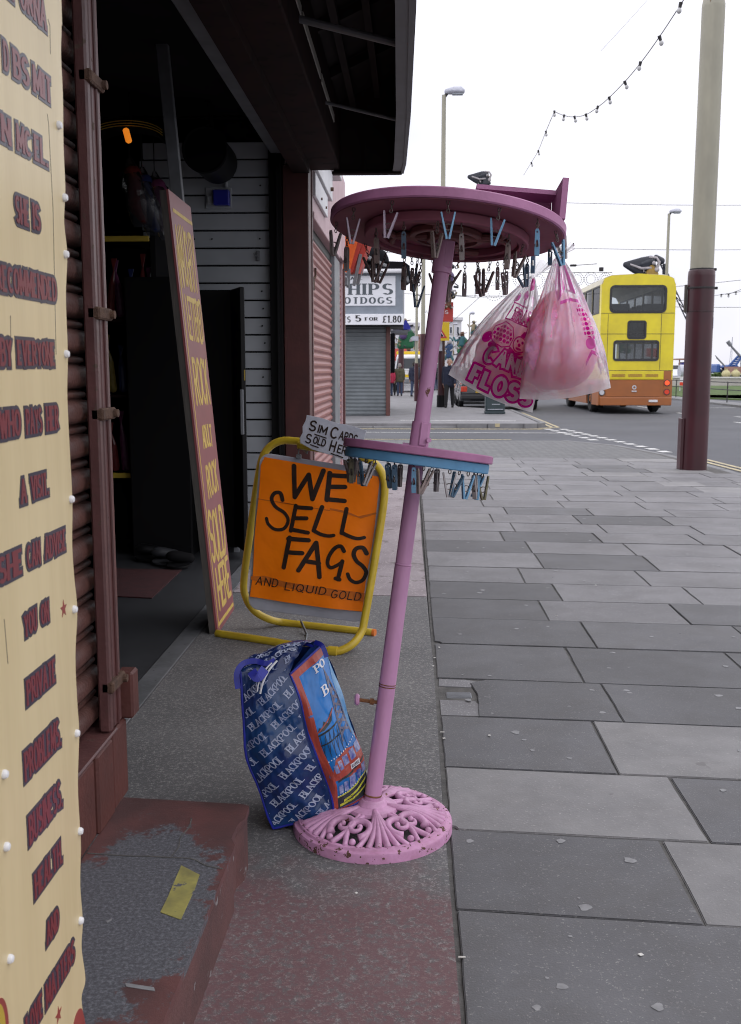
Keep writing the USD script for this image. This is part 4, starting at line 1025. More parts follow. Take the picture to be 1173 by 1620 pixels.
# the top board does not sit quite square on its pole
NX = unit(np.cross(unit(V([1, 0, -.086])), unit(V([0, math.cos(math.radians(7.0)), -math.sin(math.radians(7.0))]))))
def SF2(o): return frame(o, V([1, 0, -.086]), np.cross(NX, V([1, 0, -.086])))
top_board = part('top_board', ring(0, .374, -.016, .016, SF2(c2), 128, .004), 'pink_board', st, smooth=40)
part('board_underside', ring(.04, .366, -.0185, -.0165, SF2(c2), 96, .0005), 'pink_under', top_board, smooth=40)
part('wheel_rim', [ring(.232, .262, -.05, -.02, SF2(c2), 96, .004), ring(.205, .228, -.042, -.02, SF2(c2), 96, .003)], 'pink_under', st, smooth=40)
sp_ = []
for k in range(8):
    a = k * math.pi / 4 + .2
    F = SF2(c2)
    pts = [F @ V([r * math.cos(a + .5 * math.sin((r - .05) / .16 * math.pi) * (1 if k % 2 else -1)), r * math.sin(a + .5 * math.sin((r - .05) / .16 * math.pi) * (1 if k % 2 else -1)), -.032, 1]) for r in np.linspace(.05, .21, 9)]
    sp_.append(tube([p[:3] for p in pts], .011, 8))
part('wheel_spokes', sp_ + [ring(.1, .118, -.04, -.02, SF2(c2), 64, .003), ring(.04, .062, -.05, -.02, SF2(c2), 48, .003)], 'wheel_brown', st, smooth=40)
# upright box corner of boards standing on the top board
FT = SF2(c2)
EX2, EY2 = FT[:3, 0], FT[:3, 1]
def tl(x, y, z): return (FT @ V([x, y, z, 1]))[:3]
bx_ = [extr(Polygon([(-.05, .0165), (.332, .0165), (.332, .145), (-.05, .118)]), .018, frame(tl(0, .09, 0), EX2, NX)),
       extr(Polygon([(-.30, .0195), (.085, .0195), (.085, .127), (-.12, .127), (-.3, .11)]), .018, frame(tl(.353, 0, 0), EY2, NX))]
tb = part('box_board', bx_[0], 'pink_board', st, smooth=False)
part('box_board', extr(Polygon([(-.145, .0165), (.072, .0165), (.072, .148), (-.145, .14)]), .018, frame(tl(.333, 0, 0), EY2, NX)), 'pink_board', st, smooth=False)
part('box_shelf', extr(Polygon([(.08, -.02), (.332, -.02), (.332, .07), (.08, .07)]), .014, frame(tl(0, 0, .124), EX2, EY2)), 'pink_board', st, smooth=False)

# pegs: one of each colour and pose is built, the rest refer to it
mat('peg_blue', (.17, .36, .55), rough=.4, scale=20)
mat('peg_dark_blue', (.07, .13, .2), rough=.4, scale=20)
mat('peg_grey', (.34, .31, .31), (.24, .21, .205), rough=.5, scale=20)
mat('peg_brown', (.27, .21, .2), (.18, .14, .13), rough=.55, scale=20)
mat('peg_lilac', (.48, .4, .5), rough=.45, scale=20)
mat('peg_white', (.45, .43, .44), rough=.45, scale=20)
mat('peg_olive', (.17, .155, .09), rough=.5, scale=20)
mat('wire', (.16, .14, .135), (.09, .07, .06), rough=.45, scale=30, metal=.7)


def peg_parts(p, col, opening, chain):
    """A spring peg hanging from the origin by a chain; jaws down."""
    links, z = [], 0.0
    n = max(1, int(chain / .0115))
    for i in range(n):
        w = [(.0042 * math.cos(a), 0, -.0066 * math.sin(a)) for a in np.linspace(0, 2 * np.pi, 11)[:-1]]
        w = [(x, 0, zz) if i % 2 == 0 else (0, x, zz) for x, _, zz in w]
        links.append(tube(np.array(w) + [0, 0, -.006 - i * .0112],   .0015, 5, closed=True))
    zc = -n * .0112 + .006
    part('chain', links, 'wire', p)
    outl = Polygon([(-.0066, 0), (-.0072, .026), (-.0066, .05), (-.0062, .071), (-.004, .077), (.004, .077), (.0062, .071), (.0066, .05), (.0072, .026), (.0066, 0)])
    holes = [Point(0, .068).buffer(.003, quad_segs=3), shapely.box(-.003, .024, .003, .045)]
    for h_ in holes:
        outl = outl.difference(h_)
    for s in (-1, 1):
        m = extr(outl, .0062)
        v = m.vertices.copy()                                     # flat face (x wide, y long, z thick) -> wide along Y, long along Z, thick along X
        th = np.where(v[:, 2] > .003, .0062 - .0022 * (v[:, 1] / .09), .0)
        q = np.c_[th * s + s * .0006, v[:, 0], v[:, 1]]
        if s < 0:
            m.faces = m.faces[:, ::-1]
        a = math.radians(opening) * s
        x = q[:, 0] * math.cos(a) + q[:, 2] * math.sin(a)
        zz = -q[:, 0] * math.sin(a) + q[:, 2] * math.cos(a)
        m.vertices = np.c_[x, q[:, 1], zz + zc - .078]
        m.fix_normals()
        part('prong', m, col, p, smooth=False)
    part('spring', [tube([(.011 * math.cos(a) * (1 + .0), .006 * (t * 2 - 1), -.009 * math.sin(a) + zc - .046) for t, a in zip(np.linspace(0, 1, 30), np.linspace(0, 5 * math.pi, 30))], .0011, 5)], 'wire', p)


PROTO = {}
COLW = {'peg_blue': 'pale blue', 'peg_dark_blue': 'dark blue', 'peg_grey': 'grey', 'peg_brown': 'brownish grey', 'peg_lilac': 'lilac grey', 'peg_white': 'whitish', 'peg_olive': 'olive grey'}
ORD = ['first', 'second', 'third', 'fourth', 'fifth', 'sixth', 'seventh', 'eighth', 'ninth', 'tenth', 'eleventh', 'twelfth', 'thirteenth', 'fourteenth', 'fifteenth', 'sixteenth', 'seventeenth', 'eighteenth', 'nineteenth', 'twentieth', 'twenty-first', 'twenty-second', 'twenty-third']


def hang(pos, yaw, tilt, col, opening, chain, label, group):
    a, b = math.radians(yaw), math.radians(tilt)
    Rz = V([[math.cos(a), -math.sin(a), 0], [math.sin(a), math.cos(a), 0], [0, 0, 1]])
    Ry = V([[math.cos(b), 0, math.sin(b)], [0, 1, 0], [-math.sin(b), 0, math.cos(b)]])
    M = np.eye(4)
    M[:3, :3] = Rz @ Ry
    M[:3, 3] = pos
    key = (col, opening, chain)
    p = local_thing('clothes_peg', label, 'clothes peg', M, group, PROTO.get(key))
    if key not in PROTO:
        PROTO[key] = p
        peg_parts(p, col, opening, chain)


def hang_ring(center, R, zl, items, where, group):
    items = sorted(items, key=lambda q: math.cos(math.radians(q[0])))
    F = SF2(center) if zl < -.01 and center is c2 else SF(center)
    for k, (ang, yaw, tilt, col, op, ch) in enumerate(items):
        a = math.radians(ang)
        pos = (F @ V([R * math.cos(a), R * math.sin(a), zl, 1]))[:3]
        hang(pos, yaw, tilt, col, op, ch, f'{COLW[col]} peg {where}, {ORD[k]} from the left', group)


B_, D_, G_, N_, L_, W_, O_ = 'peg_blue', 'peg_dark_blue', 'peg_grey', 'peg_brown', 'peg_lilac', 'peg_white', 'peg_olive'
near = [(184, 40, 8, G_, 13, .035), (215, 12, 4, L_, 13, .035), (241, -8, 10, L_, 13, .035), (268, 5, 0, B_, 13, .035), (293, -10, 9, B_, 13, .035), (317, 80, 3, B_, 3, .035), (338, 20, -14, B_, 13, .035)]
hang_ring(c2, .352, -.018, near, 'on the near edge of the top board', 'pegs along the near edge of the top board')
far = [(158, 70, 4, G_, 3, .046), (140, 30, -16, N_, 13, .046), (124, 20, 14, N_, 13, .046), (108, 15, -3, D_, 13, .035), (92, 75, 6, N_, 3, .046), (80, 20, 22, N_, 13, .035), (69, 10, 0, N_, 3, .046), (57, 85, 10, G_, 3, .035), (36, 75, 9, D_, 3, .035)]
hang_ring(c2, .352, -.018, far, 'on the far edge of the top board', 'pegs along the far edge of the top board')
inner = [(207, 75, -6, N_, 3, .035), (237, 85, 0, D_, 3, .035), (262, 40, 6, N_, 13, .035), (278, 80, -14, G_, 3, .035), (150, 20, 10, N_, 13, .046), (122, 70, 4, N_, 3, .046), (98, 15, -10, N_, 13, .046), (72, 80, 6, G_, 3, .046), (50, 25, 12, N_, 13, .035), (22, 10, -20, D_, 13, .035), (345, 30, 18, N_, 13, .035), (318, 70, 12, N_, 3, .035), (110, 50, 14, G_, 13, .046), (62, 35, -12, N_, 13, .046), (84, 60, 8, N_, 3, .08), (36, 65, -10, G_, 13, .046)]
hang_ring(c2, .248, -.05, inner, 'on the wheel under the top board', 'pegs around the wheel under the top board')
lowp = [(172, 70, 5, O_, 13, .012), (214, 80, -8, G_, 3, .012), (160, 60, 8, O_, 3, .012), (234, 20, 24, G_, 3, .012), (252, 75, -4, D_, 3, .012), (140, 10, 4, D_, 13, .012), (268, 85, 2, B_, 3, .012), (283, 15, 26, N_, 3, .012), (104, 60, 6, N_, 3, .012), (298, 8, 2, W_, 13, .012), (308, 40, 24, D_, 13, .012), (70, 50, 4, G_, 3, .012), (318, 20, 8, B_, 13, .012), (332, 75, 4, B_, 3, .012), (346, 15, -3, O_, 13, .012), (2, 30, 26, B_, 3, .012), (190, 30, -6, N_, 13, .012), (200, 85, 12, O_, 3, .012), (224, 40, 6, D_, 13, .012), (246, 60, -12, D_, 3, .012), (276, 30, 10, N_, 13, .012), (326, 60, -8, G_, 3, .012)]
hang_ring(c1, .218, -.044, lowp, 'under the blue lower board', 'pegs around the lower board')

# ================================================================ bags of candy floss
sheer('bag_film', (.99, .98, 1.0), .52, rough=.09, trans=.8, gloss=.75, bump=.8, bscale=30)
MAT['floss'] = usdkit.material(stage, '/World/Looks/floss', {
    'g': ('texture_coordinate', {}), 'n': ('noise_texture', {'scale': 26.0, 'detail': 8.0, 'roughness': .75, 'distortion': .6}), 'r': ('rgb_ramp', {'ramp': [(.3, (.92, .46, .64)), (.7, (.8, .27, .47))]}),
    'p': ('principled_bsdf', {'roughness': .95, 'specular_ior_level': .1, 'subsurface_weight': .7, 'subsurface_scale': .05}), 'bp': ('bump', {'strength': .7, 'distance': .015})},
    [('g.object', 'n.vector'), ('n.fac', 'r.fac'), ('r.color', 'p.base_color'), ('n.fac', 'bp.height'), ('bp.normal', 'p.normal')], surface='p.BSDF')
sheer('print_magenta', (.62, .006, .3), .0, rough=.35, trans=.35, gloss=.12)
sheer('print_pink', (.75, .12, .5), .1, rough=.3, trans=.45, gloss=.3)
sheer('print_white', (.8, .72, .76), .15, rough=.3, trans=.5, gloss=.3)


class FlossBag:
    def __init__(self, neck, tl_, tr_, deep, bow, seed):
        self.n, self.l, self.r, self.deep, self.bow, self.seed = V(neck), V(tl_), V(tr_), deep, bow, seed
        self.mid = (self.l + self.r) / 2
        self.ex = (self.r - self.l) / 2
        self.W = np.linalg.norm(self.ex)
        self.ey = V([0, 1.0, 0])

    def wd(self, t):
        w = .045 + .955 * (np.clip(t, 0, 1) ** .82)
        w = w * (1 + self.bow * np.sin(np.pi * np.clip(t, 0, 1)))
        d = self.deep * (.16 + .84 * np.sin(np.pi * np.clip(t, 0, 1) ** 1.25 * .98) ** .8) * (1 - np.clip((t - .72) / .28, 0, 1) ** 2.2 * .96)
        return w, d

    def pt(self, th, t, off=0.0):
        th, t = np.asarray(th, float), np.asarray(t, float)
        w, d = self.wd(t)
        sag = .018 * np.cos(np.cos(th) * 1.5) * np.clip((t - .8) / .2, 0, 1)
        c = self.n + (self.mid - self.n) * t[..., None]
        pl = (1 - t) ** .85 * np.minimum(1, t * 9 + .15)
        fold = 1 + pl * (.21 * np.sin(9 * th + 3 * t + self.seed) + .12 * np.sin(17 * th + self.seed * 2 - 5 * t))
        p = c + self.ex * (w * np.cos(th) * (1 + .35 * (fold - 1)))[..., None] - self.ey * (d * np.sin(th) * fold + off * np.sign(np.sin(th) + 1e-9))[..., None]
        k = meshkit.fbm(p * 16 + self.seed * 7, 3, 3) - .5
        p = p - self.ey * (k * .022 * np.sin(np.pi * np.clip(t, 0, 1)))[..., None]
        p[..., 2] -= sag
        return p

    def body(self):
        return gridsurf(lambda q: self.pt(q[:, 0] * 2 * np.pi, q[:, 1]), 97, 60)

    def front(self, q, off=.0016):
        """q: (s, t), s from -1 at the left edge to 1 at the right."""
        s = np.clip(q[:, 0], -.985, .985)
        return self.pt(np.arccos(s), q[:, 1], off)


def floss_bag(label, neck, l, r, deep, bow, seed, tuft):
    t = thing('candy_floss_bag', label, 'bag', neck)
    b = FlossBag(neck, l, r, deep, bow, seed)
    part('film', b.body(), 'bag_film', t, smooth=True)
    tf = gridsurf(lambda q: np.asarray(neck) + np.c_[(.012 + .03 * q[:, 1]) * np.cos(q[:, 0] * 6.2832) + tuft[0] * q[:, 1], (.01 + .02 * q[:, 1]) * np.sin(q[:, 0] * 6.2832), tuft[1] * q[:, 1] + .012 * np.sin(q[:, 0] * 31) * q[:, 1]], 40, 8)
    part('gathered_neck', tf, 'bag_film', t, smooth=True)
    return t, b


def floss(t, b, t0, t1, sc, shift=0.0):
    def fn(q):
        th, v = q[:, 0] * 2 * np.pi, q[:, 1]
        tt = t0 + (t1 - t0) * v
        w, d = b.wd(tt)
        rnd = np.sqrt(np.clip(1 - (2 * v - 1) ** 4, 0, 1))
        c = b.n + (b.mid - b.n) * tt[:, None]
        k = meshkit.fbm(np.c_[np.cos(th) * 1.6, np.sin(th) * 1.6, v * 4] + b.seed, 4, 5)
        k2 = meshkit.fbm(np.c_[np.cos(th) * 7, np.sin(th) * 7, v * 16] + b.seed, 3, 9) - .5
        rr = sc * rnd * (.80 + .40 * k + .10 * k2)
        return c + b.ex * (np.minimum(w, .86) * np.cos(th) * rr + shift)[:, None] - b.ey * (np.maximum(d, .04) * np.sin(th) * rr * .96)[:, None]
    part('floss', gridsurf(fn, 120, 80), 'floss', t, smooth=True)


bag1, b1 = floss_bag('left candy floss bag, clear film with magenta lettering and balloons, behind the other bag', (0.422, 3.620, 1.822), (0.131, 3.600, 1.485), (0.422, 3.550, 1.354), .095, .17, 2.0, (.035, .05))
floss(bag1, b1, .36, .985, .84, .08)


def pr(b, par, shape, m, off=.0018, cell=.12):
    part('print', surf(shape, lambda q: b.front(q, off), cell), m, par, smooth=False)


def ob(g, w): return aff.scale(aff.scale(g, 1, 2.5, origin=(0, 0)).buffer(w, join_style=2, mitre_limit=2), 1, 1 / 2.5, origin=(0, 0))


def boxed(s, s0, s1, t0, t1, **kw):
    return fit(aff.scale(text(s, **kw), 1, -1, origin=(0, 0)), s0, s1, t0, t1)


o_ = boxed('CANDY', -.5, .95, .645, .80, px=.3, py=.24, gap=.34, cap=2, join=2)
pr(b1, bag1, ob(o_, .045), 'print_magenta'); pr(b1, bag1, o_, 'print_white', .003)
o_ = boxed('FLOSS', -.6, .9, .835, .965, px=.3, py=.24, gap=.34, cap=2, join=2)
pr(b1, bag1, ob(o_, .045), 'print_magenta'); pr(b1, bag1, o_, 'print_white', .003)
o_ = boxed('TRADITIONAL', -.3, 1.7, .30, .405, px=.24, gap=.28, cap=2, join=2).intersection(shapely.box(-.9, 0, .8, 1))
pr(b1, bag1, shapely.box(-.5, .26, .8, .415).difference(shapely.box(-.47, .27, .77, .405)), 'print_magenta')
pr(b1, bag1, ob(o_, .03), 'print_magenta'); pr(b1, bag1, o_, 'print_white', .003)
for s, t in ((-.52, .215), (-.05, .17), (.3, .3), (.45, .2)):
    e_ = aff.scale(Point(s, t).buffer(.16), 1, .26)
    pr(b1, bag1, e_, 'print_pink')
    pr(b1, bag1, LineString([(s, t + .04), (s + .08, t + .1), (s + .05, t + .16)]).buffer(.012), 'print_magenta')
pr(b1, bag1, Polygon([(-.1, .02), (.7, .02), (.55, .1), (.1, .13)]), 'print_magenta')
pr(b1, bag1, Polygon([(.1, .28), (.3, .13), (.5, .28)]), 'print_white', .0026)
# a plain clown tumbling: spotted suit, face, hat, shoes
suit = Polygon([(-.62, .50), (-.4, .44), (-.1, .46), (.02, .53), (-.02, .6), (-.2, .63), (-.45, .62), (-.6, .58)])
dots = unary_union([aff.scale(Point(-.56 + .105 * i + (.05 if j % 2 else 0), .475 + .036 * j).buffer(.045), 1, .33) for i in range(7) for j in range(5)]).intersection(suit.buffer(-.02))
pr(b1, bag1, ob(suit, .025).difference(suit), 'print_magenta'); pr(b1, bag1, dots, 'print_magenta')
pr(b1, bag1, unary_union([aff.scale(Point(-.66, .6).buffer(.11), 1, .45), aff.scale(Point(-.46, .645).buffer(.1), 1, .3)]), 'print_magenta')
face = aff.scale(Point(.24, .56).buffer(.16), 1, .34)
pr(b1, bag1, ob(face, .03).difference(face), 'print_magenta')
pr(b1, bag1, unary_union([aff.scale(Point(.24, .565).buffer(.04), 1, .35), aff.scale(Point(.17, .54).buffer(.03), 1, .4), aff.scale(Point(.31, .54).buffer(.03), 1, .4), aff.scale(Point(.24, .595).buffer(.08), 1, .12), Polygon([(.2, .5), (.45, .5), (.42, .455), (.3, .45)]), Polygon([(.0, .6), (.2, .63), (.36, .62), (.2, .67), (-.02, .66)])]), 'print_magenta')
bag2, b2 = floss_bag('right candy floss bag full of pink floss in clear film, hanging in front', (0.480, 3.420, 1.871), (0.360, 3.400, 1.406), (0.668, 3.440, 1.441), .115, .15, 5.0, (.01, .03))
floss(bag2, b2, .24, .975, .95, -.1)
pr(b2, bag2, Polygon([(-.7, .06), (.7, .06), (.5, .3), (.1, .24), (-.3, .34)]).difference(unary_union([shapely.box(-.6 + .22 * i, .05, -.5 + .22 * i, .26) for i in range(6)])), 'print_pink')
suit2 = Polygon([(.42, .40), (.58, .36), (.78, .5), (.74, .64), (.5, .6)])
pr(b2, bag2, unary_union([aff.scale(Point(.42 + .09 * i, .38 + .034 * j).buffer(.04), 1, .33) for i in range(6) for j in range(9)]).intersection(suit2), 'print_magenta')
pr(b2, bag2, unary_union([aff.scale(Point(.6, .66).buffer(.1), 1, .4), LineString([(.45, .8), (.6, .72), (.78, .76)]).buffer(.014), aff.scale(Point(.74, .7).buffer(.07), 1, .5)]), 'print_pink')
pr(b2, bag2, LineString([(-.2, .35), (.3, .33), (.62, .36), (.66, .3)]).buffer(.012), 'print_pink')
hang(V((0.034, 3.520, 1.884)), 10, 6, 'peg_dark_blue', 13, .11, 'dark blue peg hanging on a long chain just left of the pink pole', 'peg on a long chain')
hang(V((0.420, 3.600, 1.936)), 75, 6, 'peg_dark_blue', 3, .035, 'dark blue clothes peg gripping the neck of the left candy floss bag', 'pegs holding the candy floss bags')
hang(V((0.473, 3.400, 1.961)), 25, -16, 'peg_grey', 13, .035, 'open grey clothes peg gripping the neck of the right candy floss bag', 'pegs holding the candy floss bags')
hang(V((0.456, 3.440, 1.946)), 80, 8, 'peg_dark_blue', 3, .035, 'dark blue clothes peg tucked behind the neck of the right candy floss bag', 'pegs holding the candy floss bags')

# ================================================================ leaning red board: lettered rock sold here
mat('board_maroon', (.27, .075, .078), (.22, .06, .065), rough=.42, scale=3, bump=.06, bscale=40, chip=.74, chipcol=(.3, .25, .22), chipscale=26)
mat('paint_yellow', (.68, .48, .1), (.56, .38, .08), rough=.5, scale=30, stretch=(1, 1, .2))
mat('raw_timber', (.09, .08, .07), (.055, .048, .042), rough=.8, scale=10, stretch=(1, 1, .2), bump=.3, bscale=60)
q00, q10 = V([-1.094, 5.577, 0.004]), V([-1.107, 6.191, 0.004])
q01, q11 = V((-1.311, 5.600, 2.463)), V((-1.312, 6.214, 2.472))
rk = thing('rock_sign_board', 'tall maroon board with yellow hand-painted rock lettering leaning in the shop doorway', 'sign', (q00 + q10) / 2)
HB = np.linalg.norm(q01 - q00); WB = np.linalg.norm(q10 - q00)
FB = frame(q00, q10 - q00, q01 - q00)
part('panel', extr(shapely.box(0, 0, WB, HB), .012, FB, z0=-.012), 'board_maroon', rk, smooth=False)
fr_ = []
for x0, x1, y0, y1 in ((0, .045, 0, HB), (WB - .045, WB, 0, HB), (.046, WB - .046, 0, .05), (.046, WB - .046, HB - .05, HB), (.046, WB - .046, 1.2, 1.25)):
    part('back_batten', extr(shapely.box(x0 + .002, y0 + .002, x1 - .002, y1 - .002), .036, FB, z0=-.0485), 'raw_timber', rk, smooth=False)


def pl_(s, m='paint_yellow', name='lettering'):
    part(name, extr(s, .0012, FB, z0=.0002), m, rk, smooth=False)


pl_(unary_union([LineString([(.05, .03), (.05, HB * .88)]).buffer(.008), LineString([(.05, .045), (WB - .03, .04)]).buffer(.011), LineString([(.07, HB - .1), (WB - .02, HB - .1)]).buffer(.011)]), name='painted_line')
for s, v0, v1, a, b, th in (('NAUGHTY', .068, .205, .12, .92, .15), ('LETTERED', .225, .325, .2, .95, .15), ('ROCK', .365, .475, .2, .92, .17), ('ADULT', .525, .578, .3, .8, .18), ('ROCK', .612, .69, .28, .86, .17), ('SOLD', .72, .845, .12, .92, .17), ('HERE', .852, .955, .2, .92, .17)):
    g = text(s, px=th, py=th * .7, gap=.16)
    g = fit(g, a * WB, b * WB, (1 - v1) * HB, (1 - v0) * HB)
    P_ = []
    for i_, gg in enumerate(polys(g)):
        P_.append(aff.translate(aff.skew(gg, xs=random.uniform(-3, 3)), 0, random.uniform(-.012, .012)))
    pl_(unary_union(P_).buffer(.003))

# ================================================================ orange swing sign on a yellow tube frame
mat('yellow_tube', (.52, .37, .025), (.43, .3, .025), rough=.35, scale=8, bump=.05, bscale=50, chip=.72, chipcol=(.1, .07, .03), chipscale=20)
mat('orange_card', (1.0, .225, .0), (.96, .2, .0), rough=.5, scale=3, bump=.22, bscale=9, bdist=.02)
mat('orange_tape', (.62, .16, .02), (.5, .13, .03), rough=.3, scale=10)
mat('panel_grey', (.45, .46, .52), (.36, .37, .43), rough=.5, scale=6, chip=.72, chipcol=(.2, .2, .2), chipscale=20)
mat('marker_black', (.012, .009, .008), (.03, .015, .01), rough=.4, scale=30)
mat('card_white', (.5, .51, .57), (.4, .41, .47), rough=.6, scale=9, bump=.3, bscale=25)
ws = thing('orange_shop_sign', 'bright orange hand-lettered card on a yellow tubular pavement sign frame', 'sign', (-.66, 5.5, 0))
TLp, TRp, BRp, BLp = V((-0.835, 5.620, 1.020)), V((-0.150, 5.440, 0.935)), V((-0.262, 5.400, 0.188)), V((-0.906, 5.580, 0.219))
nrm = unit(np.cross(TRp - TLp, BLp - TLp))
if nrm[1] > 0: nrm = -nrm


def pan(q, off=0.0):
    u, v = q[:, :1], q[:, 1:2]
    p = (TLp * (1 - u) + TRp * u) * (1 - v) + (BLp * (1 - u) + BRp * u) * v
    bulge = (.012 * np.sin(np.pi * np.clip(u, 0, 1)) + .004 * np.sin(u * 15 + v * 3) + .003 * np.sin(u * 9 - v * 11))
    return p + nrm * (bulge + off)


def flatpan(q, off=0.0):
    u, v = q[:, :1], q[:, 1:2]
    return (TLp * (1 - u) + TRp * u) * (1 - v) + (BLp * (1 - u) + BRp * u) * v + nrm * off


def rrect(x0, y0, x1, y1, r, ry): return aff.scale(shapely.box(x0 / r, y0 / ry, x1 / r, y1 / ry).buffer(-1).buffer(1, quad_segs=6), r, ry, origin=(0, 0))


bk = rrect(-.012, -.022, 1.03, 1.075, .09, .07)
part('hanging_panel', [surf(bk, lambda q: flatpan(q, -.004), .3), surf(bk, lambda q: flatpan(q, -.014), .3), tube(flatpan(np.array(bk.exterior.coords)[:-1], -.009), .0052, 6, closed=True)], 'panel_grey', ws, smooth=False)
cardp = Polygon([(.03, .0), (.97, .012), (.985, .05), (.995, .3), (1.0, .56), (.992, .74), (1.0, 1.0), (.5, 1.0), (.0, .99), (.01, .85), (.0, .6), (.008, .3), (.0, .06)])
card = part('orange_card', surf(cardp, lambda q: pan(q, .004), .05), 'orange_card', ws, smooth=True)
for poly in ([(-.005, .845), (.12, .83), (.3, .85), (.6, .855), (1.0, .862), (1.0, .925), (.6, .905), (.3, .89), (.1, .875), (.0, .87)], [(0, .293), (.3, .296), (.62, .3), (.63, .306), (.3, .302), (0, .3)], [(.62, .285), (.75, .29), (.86, .315), (.99, .27), (1.0, .28), (.88, .328), (.74, .305), (.62, .298)]):
    part('tape', surf(Polygon(poly), lambda q: pan(q, .0052), .08), 'orange_tape', card, smooth=False)


def hand(letter_pts, w0, w1=None):
    """Brush strokes in panel (u, v): each a polyline in a letter box, thick to thin."""
    out = []
    for pts in letter_pts:
        P = spline(np.c_[np.array(pts, float), np.zeros(len(pts))], 6)[:, :2] if len(pts) > 2 else np.array(pts, float)
        P = P * [1, 1.28]
        n_ = len(P)
        for i in range(n_ - 1):
            a = w0 + (w1 - w0) * i / max(1, n_ - 2) if w1 else w0
            out.append(LineString([P[i], P[i + 1]]).buffer(a / 2, quad_segs=4))
    return aff.scale(unary_union(out), 1, 1 / 1.28, origin=(0, 0))


def bx2(x0, y0, x1, y1, L): return [[(x0 + (x1 - x0) * a, y0 + (y1 - y0) * b) for a, b in s] for s in L]


H = []
W_ = .04
H += [(bx2(.285, .03, .56, .25, [[(0, 0), (.12, .98)], [(.12, .98), (.48, .2)], [(.48, .2), (.68, .95)], [(.68, .95), (.9, 0)]]), W_)]
H += [(bx2(.585, .04, .74, .235, [[(0, 0), (.02, .98)], [(0, .08), (.98, .02)], [(.03, .5), (.85, .42)], [(.02, .96), (.92, .93)]]), W_)]
H += [(bx2(.09, .225, .29, .5, [[(.62, .2), (.5, .03), (.25, .06), (.16, .22), (.36, .4), (.75, .52), (.95, .7), (.8, .92), (.42, .97), (.12, .86), (.02, .72)]]), .034)]
H += [(bx2(.31, .305, .47, .485, [[(.15, 0), (.02, 1)], [(.15, .06), (1, .0)], [(.08, .5), (.8, .42)], [(.03, .95), (.95, .98)]]), W_ * .9)]
H += [(bx2(.5, .285, .68, .485, [[(.32, 0), (.05, .88)], [(.05, .88), (.4, .98), (.75, 1.0), (1, .95)]]), W_ * .9)]
H += [(bx2(.735, .275, .93, .47, [[(.1, 0), (.04, .9)], [(.04, .88), (.4, .98), (.75, 1.02), (1, .95)]]), W_ * .9)]
H += [(bx2(.27, .53, .475, .75, [[(.2, .02), (.08, 1)], [(.15, .06), (1, .02)], [(.16, .5), (.8, .46)]]), W_)]
H += [(bx2(.41, .545, .62, .785, [[(.62, 0), (.05, .88)], [(.62, 0), (.92, 1)], [(.25, .58), (.82, .6)]]), W_)]
H += [(bx2(.65, .545, .79, .785, [[(.95, .13), (.72, .0), (.38, .08), (.1, .32), (.04, .56), (.25, .68), (.6, .6), (.93, .46)], [(.93, .44), (.8, 1.0)], [(.66, .98), (.9, 1.0)]]), .036)]
H += [(bx2(.835, .53, .99, .795, [[(.85, .16), (.62, .02), (.3, .06), (.2, .22), (.4, .4), (.75, .52), (.98, .68), (.85, .9), (.5, .99), (.18, .92), (.02, .78)]]), .038)]
for L, w in H:
    part('lettering', surf(hand(L, w, w * .82), lambda q: pan(q, .0056), .05), 'marker_black', card, smooth=False)
for s, u0, u1, va, vb in (('AND', .045, .25, .905, .843), ('LIQUID', .315, .68, .918, .845), ('GOLD', .725, .975, .928, .858)):
    g = text(s, px=.12, gap=.3 if s != 'LIQUID' else .34)
    g = fit(g, u0, u1, 0, .062)
    g = aff.scale(aff.skew(g, xs=8), 1, -1, origin=(0, 0))
    part('lettering', surf(aff.translate(g, 0, va - .004 + .0), lambda q: pan(q, .0066), .06), 'marker_black', card, smooth=False)
rB = .0215
left_loop = [(-0.260, 5.520, 1.030), (-0.455, 5.570, 1.078), (-0.637, 5.630, 1.105), (-0.747, 5.660, 1.099), (-0.829, 5.680, 1.029), (-0.868, 5.680, 0.878), (-0.922, 5.690, 0.549), (-0.961, 5.700, 0.288), (-0.951, 5.700, 0.194), (-0.906, 5.710, 0.114), (-0.827, 5.720, 0.063), (-0.740, 5.788, 0.024), (-0.471, 5.689, 0.022), (-0.203, 5.586, 0.022)]
right_loop = [(-0.623, 5.570, 1.088), (-0.452, 5.530, 1.064), (-0.293, 5.480, 1.037), (-0.199, 5.450, 1.002), (-0.147, 5.430, 0.926), (-0.143, 5.420, 0.807), (-0.182, 5.380, 0.536), (-0.241, 5.310, 0.185), (-0.260, 5.280, 0.106), (-0.304, 5.220, 0.055), (-0.377, 5.193, 0.024), (-0.465, 5.209, 0.022), (-0.758, 5.374, 0.022), (-1.093, 5.536, 0.022)]
part('rear_tube', tube(spline(left_loop, 5), rB, 14), 'yellow_tube', ws, smooth=True)
part('front_tube', tube(spline(right_loop, 5), rB, 14), 'yellow_tube', ws, smooth=True)
part('tube_clamp', [cyl((-0.430, 5.195, 0.023), (-0.383, 5.185, 0.023), .0275, n=16)], 'yellow_tube', ws)
part('tube_end_cap', cyl((-0.210, 5.585, 0.022), (-0.196, 5.580, 0.022), .0225, n=14), 'orange_tape', ws)
for a, b in (((-0.633, 5.700, 0.059), (-0.581, 5.550, 0.013)), ((-0.581, 5.550, 0.013), (-0.575, 5.380, -0.013)), ((-0.626, 5.630, 1.087), (-0.570, 5.560, 1.047))):
    part('link', bar(a, b, .007, .022, c=.002), 'grey_steel', ws)
